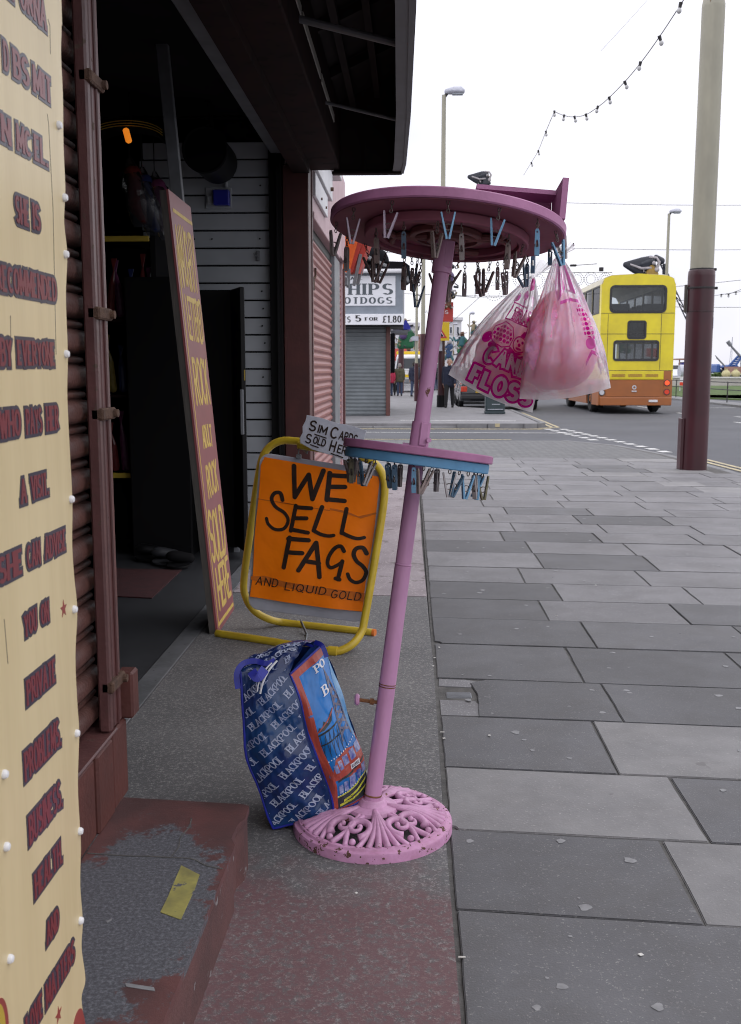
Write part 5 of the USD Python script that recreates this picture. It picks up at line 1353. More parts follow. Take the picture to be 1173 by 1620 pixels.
for u in (.31, .72):
    p = flatpan(np.array([[u, -.03]]))[0]
    part('hanger_clip', [box(p - V([.014, .012, .005]), p + V([.014, .012, .02]), .003), tube([p + V([0, 0, .0]), p + V([0, -.01, .03]), p + V([0, .01, .05])], .004, 6)], 'grey_steel', ws)

# torn card about SIM cards tucked on the frame
sc = thing('sim_card_notice', 'torn pale cardboard notice with black capitals tucked on top of the yellow frame', 'notice', (-0.476, 5.500, 1.128))
sA, sB, sC, sD = V((-0.567, 5.520, 1.258)), V((-0.238, 5.420, 1.182)), V((-0.285, 5.400, 0.996)), V((-0.615, 5.500, 1.097))
def cardm(q, off=0.0):
    u, v = q[:, :1], q[:, 1:2]
    return (sA * (1 - u) + sB * u) * (1 - v) + (sD * (1 - u) + sC * u) * v + V([0, -1.0, .1]) * off + V([0, -.01, 0]) * np.sin(np.pi * u) * np.sin(v * 2)
shp = Polygon([(.0, .02), (.25, .0), (.5, .03), (.75, .0), (1, .03), (.99, .5), (1.0, 1), (.6, .97), (.25, 1.0), (.03, .93), (.0, .8), (.02, .6), (-.01, .4), (.01, .2)])
part('card', [surf(shp, lambda q: cardm(q, 0), .1), surf(shp, lambda q: cardm(q, -.004), .1), tube(cardm(np.array(shp.exterior.coords)[:-1], -.002), .002, 5, closed=True)], 'card_white', sc, smooth=False)
def sct(s, u0, u1, v0, v1, w=.17):
    g = aff.scale(text(s, px=w, gap=.24), 1, -1, origin=(0, 0))
    part('lettering', surf(fit(g, u0, u1, v0, v1), lambda q: cardm(q, .0016), .1), 'marker_black', sc, smooth=False)
sct('S', .09, .21, .12, .47); sct('IM', .24, .4, .2, .46, .2); sct('C', .45, .57, .14, .5); sct('ARDS', .6, .9, .2, .48, .2)
sct('S', .09, .19, .56, .88); sct('OLD', .215, .43, .58, .82, .22); sct('H', .5, .6, .54, .88, .2); sct('ERE', .63, .86, .6, .86, .2)
for a, b, v in ((.22, .4, .53), (.2, .32, .88), (.56, .62, .93), (.64, .74, .93)):
    part('lettering', surf(LineString([(a, v), (b, v + .01)]).buffer(.018), lambda q: cardm(q, .0016), .1), 'marker_black', sc, smooth=False)

# ================================================================ big shopping bag slumped against the stand
mat('bag_navy', (.007, .018, .085), (.006, .05, .15), rough=.25, scale=2.6, lo=.42, hi=.62, bump=.3, bscale=16)
mat('bag_lettering', (.4, .44, .56), (.2, .24, .38), rough=.3, scale=9)
mat('bag_piping', (.012, .02, .3), rough=.45, scale=20)
mat('bag_sky', (.014, .19, .55), (.01, .1, .33), rough=.26, scale=5, lo=.35, hi=.7)
mat('bag_red', (.4, .065, .04), (.3, .05, .035), rough=.3, scale=8)
mat('bag_road', (.03, .035, .04), rough=.35, scale=8)
mat('bag_yellow', (.6, .6, .06), rough=.3, scale=8)
mat('bag_window', (.05, .07, .3), (.35, .38, .55), rough=.25, scale=40)
mat('bag_tower', (.16, .15, .22), (.1, .1, .15), rough=.3, scale=40)
mat('bag_paleblue', (.22, .4, .6), (.03, .2, .45), rough=.3, scale=14)
b0, b1_, b2_ = V((-0.443, 3.120, 0.012)), V((-0.246, 3.128, 0.060)), V((-0.144, 3.174, 0.100))
b3 = V([b0[0] + .03, b0[1] + .22, .012])
t0_, t1_, t2_ = V((-0.549, 3.130, 0.538)), V((-0.390, 3.160, 0.524)), V((-0.302, 3.330, 0.575))
t3_ = V((-0.504, 3.380, 0.536))
sb = thing('shopping_bag', 'bulging dark blue shopping bag with BLACKPOOL lettering leaning on the pink pole', 'bag', (b0 + b2_) / 2)
cen_ = (b0 + b1_ + b2_ + b3 + t0_ + t1_ + t2_ + t3_) / 8
faces = {'A': (b0, b1_, t1_, t0_), 'B': (b1_, b2_, t2_, t1_), 'C': (b2_, b3, t3_, t2_), 'D': (b3, b0, t0_, t3_)}


def bagf(f, amp=.03, wr=.012, seed=0):
    p0, p1, p2, p3 = faces[f]
    nn = unit(np.cross(p1 - p0, p3 - p0))
    if nn @ (cen_ - (p0 + p1 + p2 + p3) / 4) > 0: nn = -nn

    def fn(q, off=0.0):
        u, v = q[:, :1], q[:, 1:2]
        uc, vc = np.clip(u, 0, 1), np.clip(v, 0, 1)
        p = (p0 * (1 - u) + p1 * u) * (1 - v) + (p3 * (1 - u) + p2 * u) * v
        ax_ = (b0 + b1_ + b2_ + b3) / 4 * (1 - v) + (t0_ + t1_ + t2_ + t3_) / 4 * v
        rad = (p - ax_) * [1, 1, 0]
        p = p + rad * (.2 * np.sin(np.pi * vc ** .85) + .02 * np.sin(vc * 17 + seed)) + V([.006, 0, 0]) * np.sin(vc * 9.0)
        k = meshkit.fbm(np.c_[u[:, 0] * 3.0, v[:, 0] * 4.5, np.full(len(u), .37 + seed)], 4, 11 + seed)[:, None] - .5
        cr = np.abs(np.sin(u * 2.2 - v * 6.5 + seed)) ** 6 * .006 - np.abs(np.sin(u * 3.1 + v * 7.3 + 1)) ** 8 * .007
        w = (np.sin(np.pi * uc) * np.sin(np.pi * np.clip(v * .97 + .02, 0, 1)))
        return p + nn * (amp * w ** .8 + (wr * 2.4 * k + cr) * np.minimum(1, 5 * w) + off)
    return fn


fA, fB, fC, fD = bagf('A', .042, .026, 0), bagf('B', .055, .016, 3), bagf('C', .03), bagf('D', .02)
body = part('bag_body', [gridsurf(fA, 50, 90), gridsurf(fC, 20, 30), gridsurf(fD, 20, 40), gridsurf(lambda q: (b0 * (1 - q[:, :1]) + b1_ * q[:, :1]) * (1 - q[:, 1:2]) + (b3 * (1 - q[:, :1]) + b2_ * q[:, :1]) * q[:, 1:2], 4, 4)], 'bag_navy', sb, smooth=True)
WA, HA = np.linalg.norm(b1_ - b0), np.linalg.norm(t0_ - b0)
word = fit(text('BLACKPOOL', px=.2, py=.11, serif=.13, gap=.18), 0, .15, 0, .0245)
rows_ = []
for r in range(-6, 22):
    for k in range(-3, 4):
        g = aff.translate(word, k * .178 + (r % 2) * .08 + r * .012, r * .043)
        rows_.append(g)
pat = aff.rotate(unary_union(rows_), 38, origin=(0, 0))
pat = aff.translate(pat, .02, -.1).intersection(shapely.box(.008, .012, WA - .01, HA - .01))
pat = aff.scale(pat, 1 / WA, 1 / HA, origin=(0, 0))
part('lettering', surf(pat, lambda q: fA(q, .0012), .035), 'bag_lettering', body, smooth=False)
# printed end panel: red border, sky, tower, pier, tram and tram lines
pB = part('printed_panel', gridsurf(fB, 30, 70), 'bag_sky', sb, smooth=True)
def bp_(shape, m, off=.0012): part('print', surf(shape.intersection(shapely.box(0.0, 0.01, 1, .995)), lambda q: fB(q, off), .06), m, pB, smooth=False)
bp_(unary_union([shapely.box(.0, 0, .15, 1), shapely.box(0, .95, 1, 1), shapely.box(0, 0, 1, .025)]), 'bag_red')
bp_(Polygon([(.15, .24), (1, .20), (1, .44), (.95, .36), (.6, .40), (.3, .37), (.15, .3)]), 'bag_red', .0016)
bp_(Polygon([(.15, .03), (1, .03), (1, .17), (.7, .13), (.15, .105)]), 'bag_road', .0016)
for a in ([(.2, .035), (.55, .05), (1, .085), (1, .095), (.55, .065), (.2, .055)], [(.3, .06), (.7, .09), (1, .13), (1, .145), (.7, .105), (.3, .08)]):
    bp_(Polygon(a), 'bag_yellow', .0022)
bp_(LineString([(.15, .112), (.7, .14), (1, .178)]).buffer(.006), 'bag_yellow', .0022)
for x0, y0, w, h in ((.2, .135, .1, .06), (.33, .14, .1, .065), (.47, .148, .2, .075), (.71, .165, .12, .06), (.86, .185, .12, .06), (.2, .285, .09, .055), (.31, .295, .09, .06), (.43, .305, .14, .065), (.62, .312, .16, .065), (.82, .325, .16, .06)):
    bp_(shapely.box(x0, y0, x0 + w, y0 + h).buffer(-.008).buffer(.008), 'bag_window', .0022)
bp_(Polygon([(.2, .235), (.6, .25), (1, .285), (1, .272), (.6, .235), (.2, .22)]), 'bag_road', .0022)
bp_(shapely.box(.58, .255, .84, .29), 'sign_white', .0024)
bp_(fit(text('BLACKPOOL', px=.2), .6, .82, .262, .284), 'ink', .003)
bp_(unary_union([aff.scale(Point(.16 + .06 * i, .372 + .004 * i).buffer(.012), 1, .35) for i in range(14)]), 'sign_white', .0026)
bp_(unary_union([aff.scale(Point(.16 + .06 * i, .118 + .004 * i).buffer(.012), 1, .35) for i in range(14)]), 'sign_white', .0026)
# tower
tw = [LineString([(.62, .46), (.72, .80), (.75, .86)]).buffer(.02), LineString([(.9, .46), (.79, .80), (.76, .86)]).buffer(.02), LineString([(.755, .84), (.755, .9)]).buffer(.012)]
for i in range(7):
    y = .48 + .05 * i
    h_ = .13 * (1 - i / 9)
    tw += [LineString([(.76 - h_, y), (.76 + h_, y + .045)]).buffer(.008), LineString([(.76 + h_, y), (.76 - h_, y + .045)]).buffer(.008)]
bp_(aff.scale(unary_union(tw), 1, 1), 'bag_tower', .0018)
bp_(Polygon([(.95, .4), (.82, .62), (.88, .8), (1, .92), (1, .4)]), 'bag_paleblue', .0014)
pier = [LineString([(.16 + .1 * i, .40), (.18 + .1 * i, .55)]).buffer(.005) for i in range(6)] + [LineString([(.15, .55), (.7, .57)]).buffer(.006), LineString([(.15, .48), (.7, .5)]).buffer(.004)] + [LineString([(.16 + .1 * i, .42), (.28 + .1 * i, .54)]).buffer(.004) for i in range(5)]
bp_(unary_union(pier), 'bag_road', .0016)
bp_(Polygon([(.15, .57), (.2, .6), (.26, .585), (.32, .625), (.4, .6), (.48, .64), (.6, .66), (.5, .6), (.3, .57)]), 'bag_road', .0017)
bp_(LineString([(.15, .57), (.62, .655)]).buffer(.005), 'bag_red', .002)
bp_(unary_union([fit(text('B', px=.24, py=.12, serif=.12), .5, .68, .75, .815), fit(text('PO', px=.24, py=.12, serif=.12, gap=.2), .52, .86, .9, .945)]), 'sign_white', .0024)
# gathered top with the zip gaping, handles and blue piping
ridge = [V((-0.519, 3.280, 0.530)), V((-0.467, 3.310, 0.561)), V((-0.395, 3.340, 0.585)), V((-0.322, 3.360, 0.580))]
rs = spline(ridge, 12)
def topf(q):
    u, v = q[:, :1], q[:, 1:2]
    e = t0_ * (1 - u) + t1_ * u
    i_ = np.clip((q[:, 0] * (len(rs) - 1)).astype(int), 0, len(rs) - 1)
    k = meshkit.fbm(np.c_[q * [7, 5], np.full(len(q), .2)], 3, 21)[:, None] - .5
    return e * (1 - v) + rs[i_] * v + V([0, -.4, 1]) * (.03 * np.sin(np.pi * v) + .045 * k * np.sin(np.pi * v))
top_ = part('gathered_top', [gridsurf(topf, 40, 16), gridsurf(lambda q: (t3_ * (1 - q[:, :1]) + t2_ * q[:, :1]) * (1 - q[:, 1:2]) + rs[np.clip((q[:, 0] * (len(rs) - 1)).astype(int), 0, len(rs) - 1)] * q[:, 1:2], 30, 4), gridsurf(lambda q: (t1_ * (1 - q[:, :1]) + t2_ * q[:, :1]) * (1 - q[:, 1:2]) + rs[-1] * q[:, 1:2], 10, 6)], 'bag_navy', sb, smooth=True)
pt_ = aff.scale(aff.translate(pat, 0, 0).intersection(shapely.box(.08, .3, .9, .62)), 1, 2.4, origin=(0, .3))
pt_ = aff.translate(pt_, 0, -.25).intersection(shapely.box(.05, .05, .95, .85))
part('lettering', surf(pt_, lambda q: topf(q) + V([0, -.0025, .0012]), .06), 'bag_lettering', top_, smooth=False)
for name_, pts in (('piping', [fA(np.array([[1.0, v]]))[0] for v in np.linspace(0, 1, 14)]), ('piping', [fA(np.array([[0.0, v]]))[0] for v in np.linspace(0, 1, 14)]), ('piping', [fA(np.array([[u, 0.0]]))[0] for u in np.linspace(0, 1, 10)]), ('piping', [fB(np.array([[u, 0.0]]))[0] for u in np.linspace(0, 1, 10)]), ('piping', [fB(np.array([[u, 1.0]]))[0] for u in np.linspace(0, 1, 10)])):
    part('piping', tube(pts, .0042, 7), 'bag_piping', sb, smooth=True)


def strap(pts, w, name='handle'):
    P = spline(pts, 6)
    T = np.gradient(P, axis=0)
    side = np.cross(T, V([.3, -1, .2])); side /= np.linalg.norm(side, axis=1, keepdims=True)
    v = np.vstack([P + side * w / 2, P - side * w / 2, P + side * w / 2 + [0, -.002, .001], P - side * w / 2 + [0, -.002, .001]])
    n_ = len(P); f = []
    for i in range(n_ - 1):
        for a, b in ((0, n_), (2 * n_, 3 * n_), (0, 2 * n_), (n_, 3 * n_)):
            f += [(a + i, a + i + 1, b + i + 1), (a + i, b + i + 1, b + i)]
    part(name, trimesh.Trimesh(v, f, process=False), 'bag_piping', sb, smooth=False)


strap([(-0.547, 3.100, 0.491), (-0.552, 3.110, 0.538), (-0.534, 3.130, 0.565), (-0.500, 3.160, 0.565), (-0.463, 3.160, 0.557), (-0.438, 3.190, 0.561), (-0.415, 3.240, 0.586)], .018)
strap([(-0.500, 3.080, 0.556), (-0.479, 3.070, 0.538), (-0.459, 3.100, 0.558)], .03)
strap([(-0.321, 3.310, 0.589), (-0.294, 3.290, 0.582), (-0.278, 3.280, 0.546)], .016)
strap([(-0.472, 3.310, 0.548), (-0.435, 3.330, 0.571), (-0.372, 3.340, 0.578), (-0.324, 3.320, 0.569)], .009)
part('zip', [tube(spline([(-0.472, 3.070, 0.485), (-0.464, 3.080, 0.519), (-0.448, 3.110, 0.551), (-0.430, 3.160, 0.566)], 6), .0035, 6), tube(spline([(-0.481, 3.070, 0.493), (-0.477, 3.080, 0.519), (-0.459, 3.100, 0.554), (-0.444, 3.140, 0.565)], 6), .0025, 6)], 'white_paint', sb)

# ================================================================ along the street
mat('pole_cream', (.33, .315, .24), (.26, .25, .195), rough=.5, scale=2, chip=.70, chipcol=(.16, .12, .08), chipscale=6, stretch=(1, 1, .4))
mat('pole_maroon', (.04, .009, .013), (.028, .007, .01), rough=.35, scale=2, chip=.73, chipcol=(.2, .15, .14), chipscale=12)
mat('black_band', (.015, .013, .014), rough=.6)
plain('lamp_glass', (.35, .38, .42), .2)
px0 = V([4.29, 15.5, 0.0])
tp_ = thing('tall_lighting_pole', 'thick pole with maroon foot and cream shaft at the pavement edge on the right', 'pole', px0)
part('foot', [cyl(px0 + V([0, 0, -.02]), px0 + V([0, 0, 2.88]), .2, .195, n=40), lathe([(.195, 2.88), (.192, 2.94), (.17, 2.97), (.16, 2.975)], frame(px0, (1, 0, 0), (0, 1, 0)), 40)], 'pole_maroon', tp_)
part('shaft', cyl(px0 + V([0, 0, 2.9]), px0 + V([0, 0, 6.62]), .168, .163, n=36), 'pole_cream', tp_)
part('reducer', lathe([(.163, 6.62), (.163, 6.66), (.115, 6.9), (.112, 6.9)], frame(px0, (1, 0, 0), (0, 1, 0)), 36), 'pole_cream', tp_)
part('upper_shaft', cyl(px0 + V([0, 0, 6.88]), px0 + V([0, 0, 11.5]), .118, .10, n=30), 'pole_cream', tp_)
for z, r in ((2.70, .205), (2.97, .176)):
    part('strap', [ring(r - .02, r, z - .012, z + .012, frame(px0, (1, 0, 0), (0, 1, 0)), 36), box(px0 + V([r - .005, -.03, z - .02]), px0 + V([r + .035, .0, z + .02]), .005)], 'black_band', tp_)
part('seam', ring(.19, .2, 2.355, 2.362, frame(px0, (1, 0, 0), (0, 1, 0)), 36), 'black_band', tp_)
part('side_box', box(px0 + V([-.225, -.1, 0]), px0 + V([-.18, .1, .78]), .008), 'pole_maroon', tp_)
part('wood_batten', box(px0 + V([-.24, -.03, 2.35]), px0 + V([-.205, .02, 2.75]), .004), 'raw_timber', tp_)
part('sticker', [gridsurf(lambda q: px0 + np.c_[.2 * np.cos(-.55 + .45 * q[:, 0]), .2 * np.sin(-.55 + .45 * q[:, 0]), 2.1 + .17 * q[:, 1]], 8, 3)], 'panel_grey', tp_)
part('door_plate', [gridsurf(lambda q: px0 + np.c_[.2015 * np.cos(-1.75 + .9 * q[:, 0]), .2015 * np.sin(-1.75 + .9 * q[:, 0]), .85 + .28 * q[:, 1]], 10, 3)], 'pole_maroon', tp_)


def pole(name, label, px_, base_y, D, topz, r, hz_=None, head=None, foot=2.5, cat='lamp post', z0=.1, foot_m='pole_maroon', group=None):
    x = (px_ - 651) * D / 1600 * 1.0
    b = V([x, D, z0])
    t = thing(name, label, cat, b, group)
    part('foot', cyl(b, b + V([0, 0, foot]), r * 1.35, r * 1.3, n=16), foot_m, t)
    part('shaft', cyl(b + V([0, 0, foot]), V([x, D, topz]), r, r * .8, n=14), 'pole_cream', t)
    if head:
        hd = hull([ball((x + head * .15, D, topz + .12), .1, 2, (1, 1, 1)), box((x + head * .3, D - .16, topz + .05), (x + head * 1.0, D + .16, topz + .2), .05), box((x + head * .4, D - .1, topz + .02), (x + head * .9, D + .1, topz + .28), .05)])
        l_ = part('lamp_head', hd, 'panel_grey', t)
        part('lens', box((x + head * .4, D - .1, topz + .0), (x + head * .92, D + .1, topz + .045), .01), 'lamp_glass', l_)
        part('bracket', cyl((x, D, topz - .1), (x + head * .2, D, topz + .12), r * .6, n=10), 'black_band', t)
    return t, b


pp, pb = pole('street_lamp', 'cream lamp post with maroon foot and red and yellow notices, behind the pink pole', 698, 643, 38.6, 11.4, .1, head=.75, foot=2.9)
part('foot_collar', cyl(pb, pb + V([0, 0, .45]), .165, .16, n=16), 'black_box', pp)
part('notice', box(pb + V([-.12, -.18, 2.1]), pb + V([.02, -.155, 2.5])), 'panel_grey', pp)
kg = lambda px_, py_, D: ((px_ - 651) * D / 1600, D, 1.5 + (585 - py_) * D / 1600)
rsn = thing('red_sign', 'red rectangular street sign with white letters mounted on the lamp post', 'sign', kg(700, 495, 38.2))
plain('sign_red', (.42, .04, .03), .45)
plain('sign_yellow', (.62, .42, .01), .45)
part('plate', box(V(kg(682, 511, 38.3)), V(kg(715.5, 481, 38.27)), .003), 'sign_red', rsn)
part('lettering', extr(fit(text('ACCESS', px=.15, gap=.25), kg(671, 0, 38.26)[0], kg(708, 0, 38.26)[0], kg(0, 499, 38.26)[2], kg(0, 493.5, 38.26)[2]), .004, frame((0, 38.27, 0), (1, 0, 0), (0, 0, 1))), 'sign_white', rsn, smooth=False)
ysn = thing('yellow_warning_sign', 'yellow board with a red-edged white warning triangle below the red sign', 'sign', kg(697, 525, 38.2))
part('plate', box(V(kg(682, 540, 38.3)), V(kg(710, 511.5, 38.27)), .003), 'sign_yellow', ysn)
tr0 = Polygon([kg(676, 535.5, 1)[::2], kg(706, 535.5, 1)[::2], kg(691, 508, 1)[::2]])
tr = Polygon([tuple(V(kg(a, b, 38.27))[[0, 2]]) for a, b in ((676, 536), (706.5, 536), (691.5, 512.5))])
part('triangle', extr(tr, .004, frame((0, 38.268, 0), (1, 0, 0), (0, 0, 1))), 'sign_red', ysn, smooth=False)
part('triangle_face', extr(tr.buffer(-.06, join_style=2), .004, frame((0, 38.263, 0), (1, 0, 0), (0, 0, 1))), 'sign_white', ysn, smooth=False)
part('car_symbol', extr(unary_union([shapely.box(kg(694, 0, 38.26)[0], kg(0, 533, 38)[2], kg(700.5, 0, 38.26)[0], kg(0, 530.5, 38)[2]), shapely.box(kg(695.5, 0, 38.26)[0], kg(0, 530.5, 38)[2], kg(699, 0, 38.26)[0], kg(0, 528.5, 38)[2])]), .004, frame((0, 38.258, 0), (1, 0, 0), (0, 0, 1))), 'ink', ysn, smooth=False)
pole('street_lamp', 'slim cream lamp post between the kiosk and the pink pole, tall with black band', 669, 600, 52, 9.5, .11, foot=3.2)
fp, fb = pole('finial_post', 'cream post with pointed finial and a grey direction board left of the pink pole', 659, 600, 46, kg(0, 452, 46)[2], .07, foot=1.7, cat='post')
part('finial', lathe([(.0001, .42), (.02, .3), (.07, .17), (.075, .12), (.03, .08), (.06, .04), (.09, 0), (.0001, 0)], frame((fb[0], 46, kg(0, 452, 46)[2]), (1, 0, 0), (0, 1, 0)), 14), 'bag_tower', fp)
part('direction_board', extr(Polygon([kg(649, 536, 45.8)[::2], kg(653, 533, 45.8)[::2], kg(662, 533, 45.8)[::2], kg(662, 540, 45.8)[::2], kg(653, 540, 45.8)[::2]]), .03, frame((0, 45.9, 0), (1, 0, 0), (0, 0, 1))), 'panel_grey', fp, smooth=False)
pole('street_lamp', 'cream lamp post next to the edge of the chips kiosk, far down the street', 635, 600, 62, 7.5, .13, foot=3.0)
pole('street_lamp', 'cream lamp post with lamp head standing up behind the yellow bus', 1041, 600, 62, kg(0, 350, 62)[2], .1, head=.7, foot=2.5)
for px_, D, tz, hd, lb_ in ((734, 110, kg(0, 536, 110)[2], -.5, 'thin lamp post far off, left of the candy floss bags'), (741, 100, kg(0, 500, 100)[2], .5, 'thin lamp post far off, taller and right of its neighbour'), (716, 120, kg(0, 516, 120)[2], .5, 'thin lamp post far off behind the yellow warning sign'), (713, 130, kg(0, 512, 130)[2], -.5, 'thin dark lamp post farthest off near the walking person')):
    pole('far_lamp_post', lb_, px_, 600, D, tz, .07, head=hd, foot=2, group='thin lamp posts far down the promenade')


# ---------------------------------------------------------------- painted light figures on the poles
FIGC = {}
for n_, c in (('fig_skin', (.35, .22, .16)), ('fig_green', (.012, .11, .045)), ('fig_teal', (.02, .1, .115)), ('fig_blue', (.02, .06, .15)), ('fig_purple', (.08, .045, .14)), ('fig_dark', (.015, .018, .028)), ('fig_gold', (.33, .2, .03)), ('fig_pale', (.4, .37, .38)), ('fig_brown', (.11, .05, .025)), ('fig_straw', (.27, .22, .13))):
    mat(n_, c, rough=.5, scale=3)


def figure(name, label, c, s, cols, pose, flip=1, cat='light figure'):
    """A painted relief figure with a brimmed hat, arms and cloak; s: its height."""
    c = V(c, float)
    t = thing(name, label, cat, c)
    d = .12 * s
    L = lambda x, z, y=0.0: c + V([flip * x * s, y, z * s])
    cl, bd, hat, sk = cols
    if pose == 'hat':
        part('cloak', hull([ball(L(-.16, -.42), .10 * s), ball(L(.2, -.4), .1 * s), ball(L(.0, .1), .16 * s), ball(L(.22, -.05), .1 * s)]), cl, t)
        part('torso', [hull([ball(L(-.06, -.1, -d), .12 * s), ball(L(-.02, .15, -d), .13 * s)]), hull([ball(L(-.1, .15, -d), .06 * s), ball(L(-.34, .05, -d), .045 * s)]), hull([ball(L(-.34, .05, -d), .045 * s), ball(L(-.42, .2, -d), .04 * s)])], bd, t)
        part('face', ball(L(-.02, .3, -d), .09 * s), sk, t)
        part('hat', [lathe([(.0001, .08), (.08, .07), (.1, .0), (.22, -.01), (.22, -.03), (.0001, -.03)], frame(L(-.03, .38, -.05 * s), (s, 0, .25 * s), (0, s, 0)) @ np.diag([s, s, s, 1]), 20)], hat, t)
    elif pose == 'sweep':
        part('cloak', hull([ball(L(-.9, .12), .12 * s, s=(1, .6, 1)), ball(L(-.6, -.05), .14 * s), ball(L(-.2, -.3), .12 * s), ball(L(.3, -.28), .1 * s), ball(L(.1, .3), .18 * s), ball(L(-.25, .3), .12 * s)]), cl, t)
        part('torso', hull([ball(L(.05, -.3, -d), .17 * s), ball(L(.1, .0, -d), .14 * s), ball(L(.3, -.28, -d), .12 * s)]), bd, t)
        part('hair', hull([ball(L(.1, .22, -d), .15 * s), ball(L(-.25, .12, -d), .1 * s), ball(L(-.1, -.05, -d), .09 * s)]), hat, t)
        part('face', [ball(L(.18, .16, -1.9 * d), .085 * s)], sk, t)
        part('arms', [tube([L(.1, -.03, -1.8 * d), L(-.3, -.05, -1.5 * d), L(-.75, .12, -d)], [.06 * s, .055 * s, .04 * s], 10), tube([L(.33, -.02, -1.6 * d), L(.42, .2, -1.5 * d), L(.3, .38, -1.4 * d), L(.0, .4, -1.2 * d)], [.07 * s, .06 * s, .05 * s, .04 * s], 10), ball(L(.32, -.1, -1.6 * d), .11 * s)], sk, t)
    else:
        part('body', [hull([ball(L(0, -.35), .15 * s), ball(L(.05, .1), .17 * s)]), hull([ball(L(-.1, .1), .08 * s), ball(L(-.32, -.15), .06 * s)])], bd, t)
        part('legs', [hull([ball(L(-.05, -.35), .1 * s), ball(L(-.2, -.5), .09 * s)]), hull([ball(L(.08, -.35), .1 * s), ball(L(.18, -.52), .09 * s)])], cl, t)
        part('head', ball(L(.02, .34, -d), .13 * s), sk, t)
        part('hat', hull([ball(L(.02, .44), .13 * s), ball(L(.18, .4), .06 * s)]), hat, t)
    bits = []
    rr_ = random.Random(int(abs(c[0] * 917 + c[2] * 131)) + 5)
    for k in range(26):
        q = L(rr_.uniform(-.4, .35), rr_.uniform(-.5, .4), -rr_.uniform(.02, .2) * s)
        bits.append(obox((rr_.uniform(.05, .18) * s, .04 * s, rr_.uniform(.03, .08) * s), frame(q, (rr_.uniform(-1, 1), .2, rr_.uniform(-1, 1)), (0, 1, 0)), .01 * s))
    part('painted_trim', bits[:9], 'fig_pale', t, smooth=False, kind='stuff'); part('painted_trim', bits[9:18], 'fig_dark', t, smooth=False, kind='stuff'); part('painted_trim', bits[18:], 'fig_straw', t, smooth=False, kind='stuff')
    part('bracket', cyl(L(.05, -.1, .2 * s), L(.05, -.1, .9 * s), .03 * max(s, .6), n=8), 'black_band', t)
    return t


figure('light_figure', 'dark long haired light figure in gold with arms raised, above the yellow bus roof', kg(1012, 430, 58), 1.35, ('fig_dark', 'fig_gold', 'fig_dark', 'fig_pale'), 'sweep')
figure('light_figure', 'green and purple light figure with a straw hat by the finial post', kg(641, 528, 50), 1.5, ('fig_green', 'fig_purple', 'fig_straw', 'fig_brown'), 'hat')
figure('light_figure', 'dark purple light figure on the lamp post just right of the pink pole', kg(706, 447, 38.1), 1.15, ('fig_dark', 'fig_purple', 'fig_dark', 'fig_pale'), 'stand')
figure('light_basket', 'brown domed basket like light figure under the purple figure on the lamp post', kg(708, 478, 38.0), .55, ('fig_brown', 'fig_brown', 'fig_brown', 'fig_gold'), 'stand')
figure('light_figure', 'green light figure with wide brimmed hat far left of the candy floss bags', kg(731, 542, 70), 1.5, ('fig_green', 'fig_teal', 'fig_brown', 'fig_brown'), 'hat')
figure('light_figure', 'pale blue light figure above the walking person', kg(709, 552, 60), 1.2, ('fig_teal', 'fig_blue', 'fig_teal', 'fig_pale'), 'stand')
figure('light_figure', 'dim grey light figure half hidden by the left candy floss bag', kg(748, 520, 75), 1.1, ('fig_teal', 'fig_straw', 'fig_straw', 'fig_brown'), 'hat')
figure('light_figure', 'teal and lilac light figure low behind the finial post', kg(646, 562, 66), 1.3, ('fig_teal', 'fig_purple', 'fig_pale', 'fig_brown'), 'stand')
figure('light_figure', 'dark light figure with pale arms peeping over the top pink board', kg(760, 297, 40), .62, ('fig_dark', 'fig_dark', 'fig_dark', 'fig_pale'), 'sweep')

# ---------------------------------------------------------------- lights on wires across the road
plain('bulb_glass', (.45, .45, .45), .15)
FEST = [(1106, -60, 17), (1075, 3, 19), (1046, 50, 21), (1016, 96, 23.2), (990, 132, 25.2), (967, 159, 27.4), (945, 181, 29.4), (929, 194, 31), (911, 205, 32.6), (894, 208, 34), (879, 206, 35.2), (864, 200, 36.5), (852, 229, 40), (841, 257, 44), (831, 274, 48), (820, 292, 52)]
pts = np.array([kg(a, b, D) for a, b, D in FEST])
fs = thing('festoon_lights', 'string of small bulbs on a wire swooping across the white sky', 'light string', pts[11])
part('wire', tube(np.vstack([spline(pts[:12], 5)[:-1], spline(pts[11:], 4)]), .011, 6), 'black_band', fs)
for p in pts[:-1]:
    tilt = V([random.uniform(-.04, .06), 0, 0])
    h_ = part('bulb_holder', cyl(p + V([0, 0, .03]), p + tilt + V([0, 0, -.07]), .04, .032, n=10), 'black_band', fs)
    part('bulb', ball(p + tilt * 1.5 + V([0, 0, -.12]), .05, 2, (1, 1, 1.15)), 'bulb_glass', h_)
for (a, b, c_, d, D, lb_) in ((640, 296, 700, 294, 60, None),):
    pass
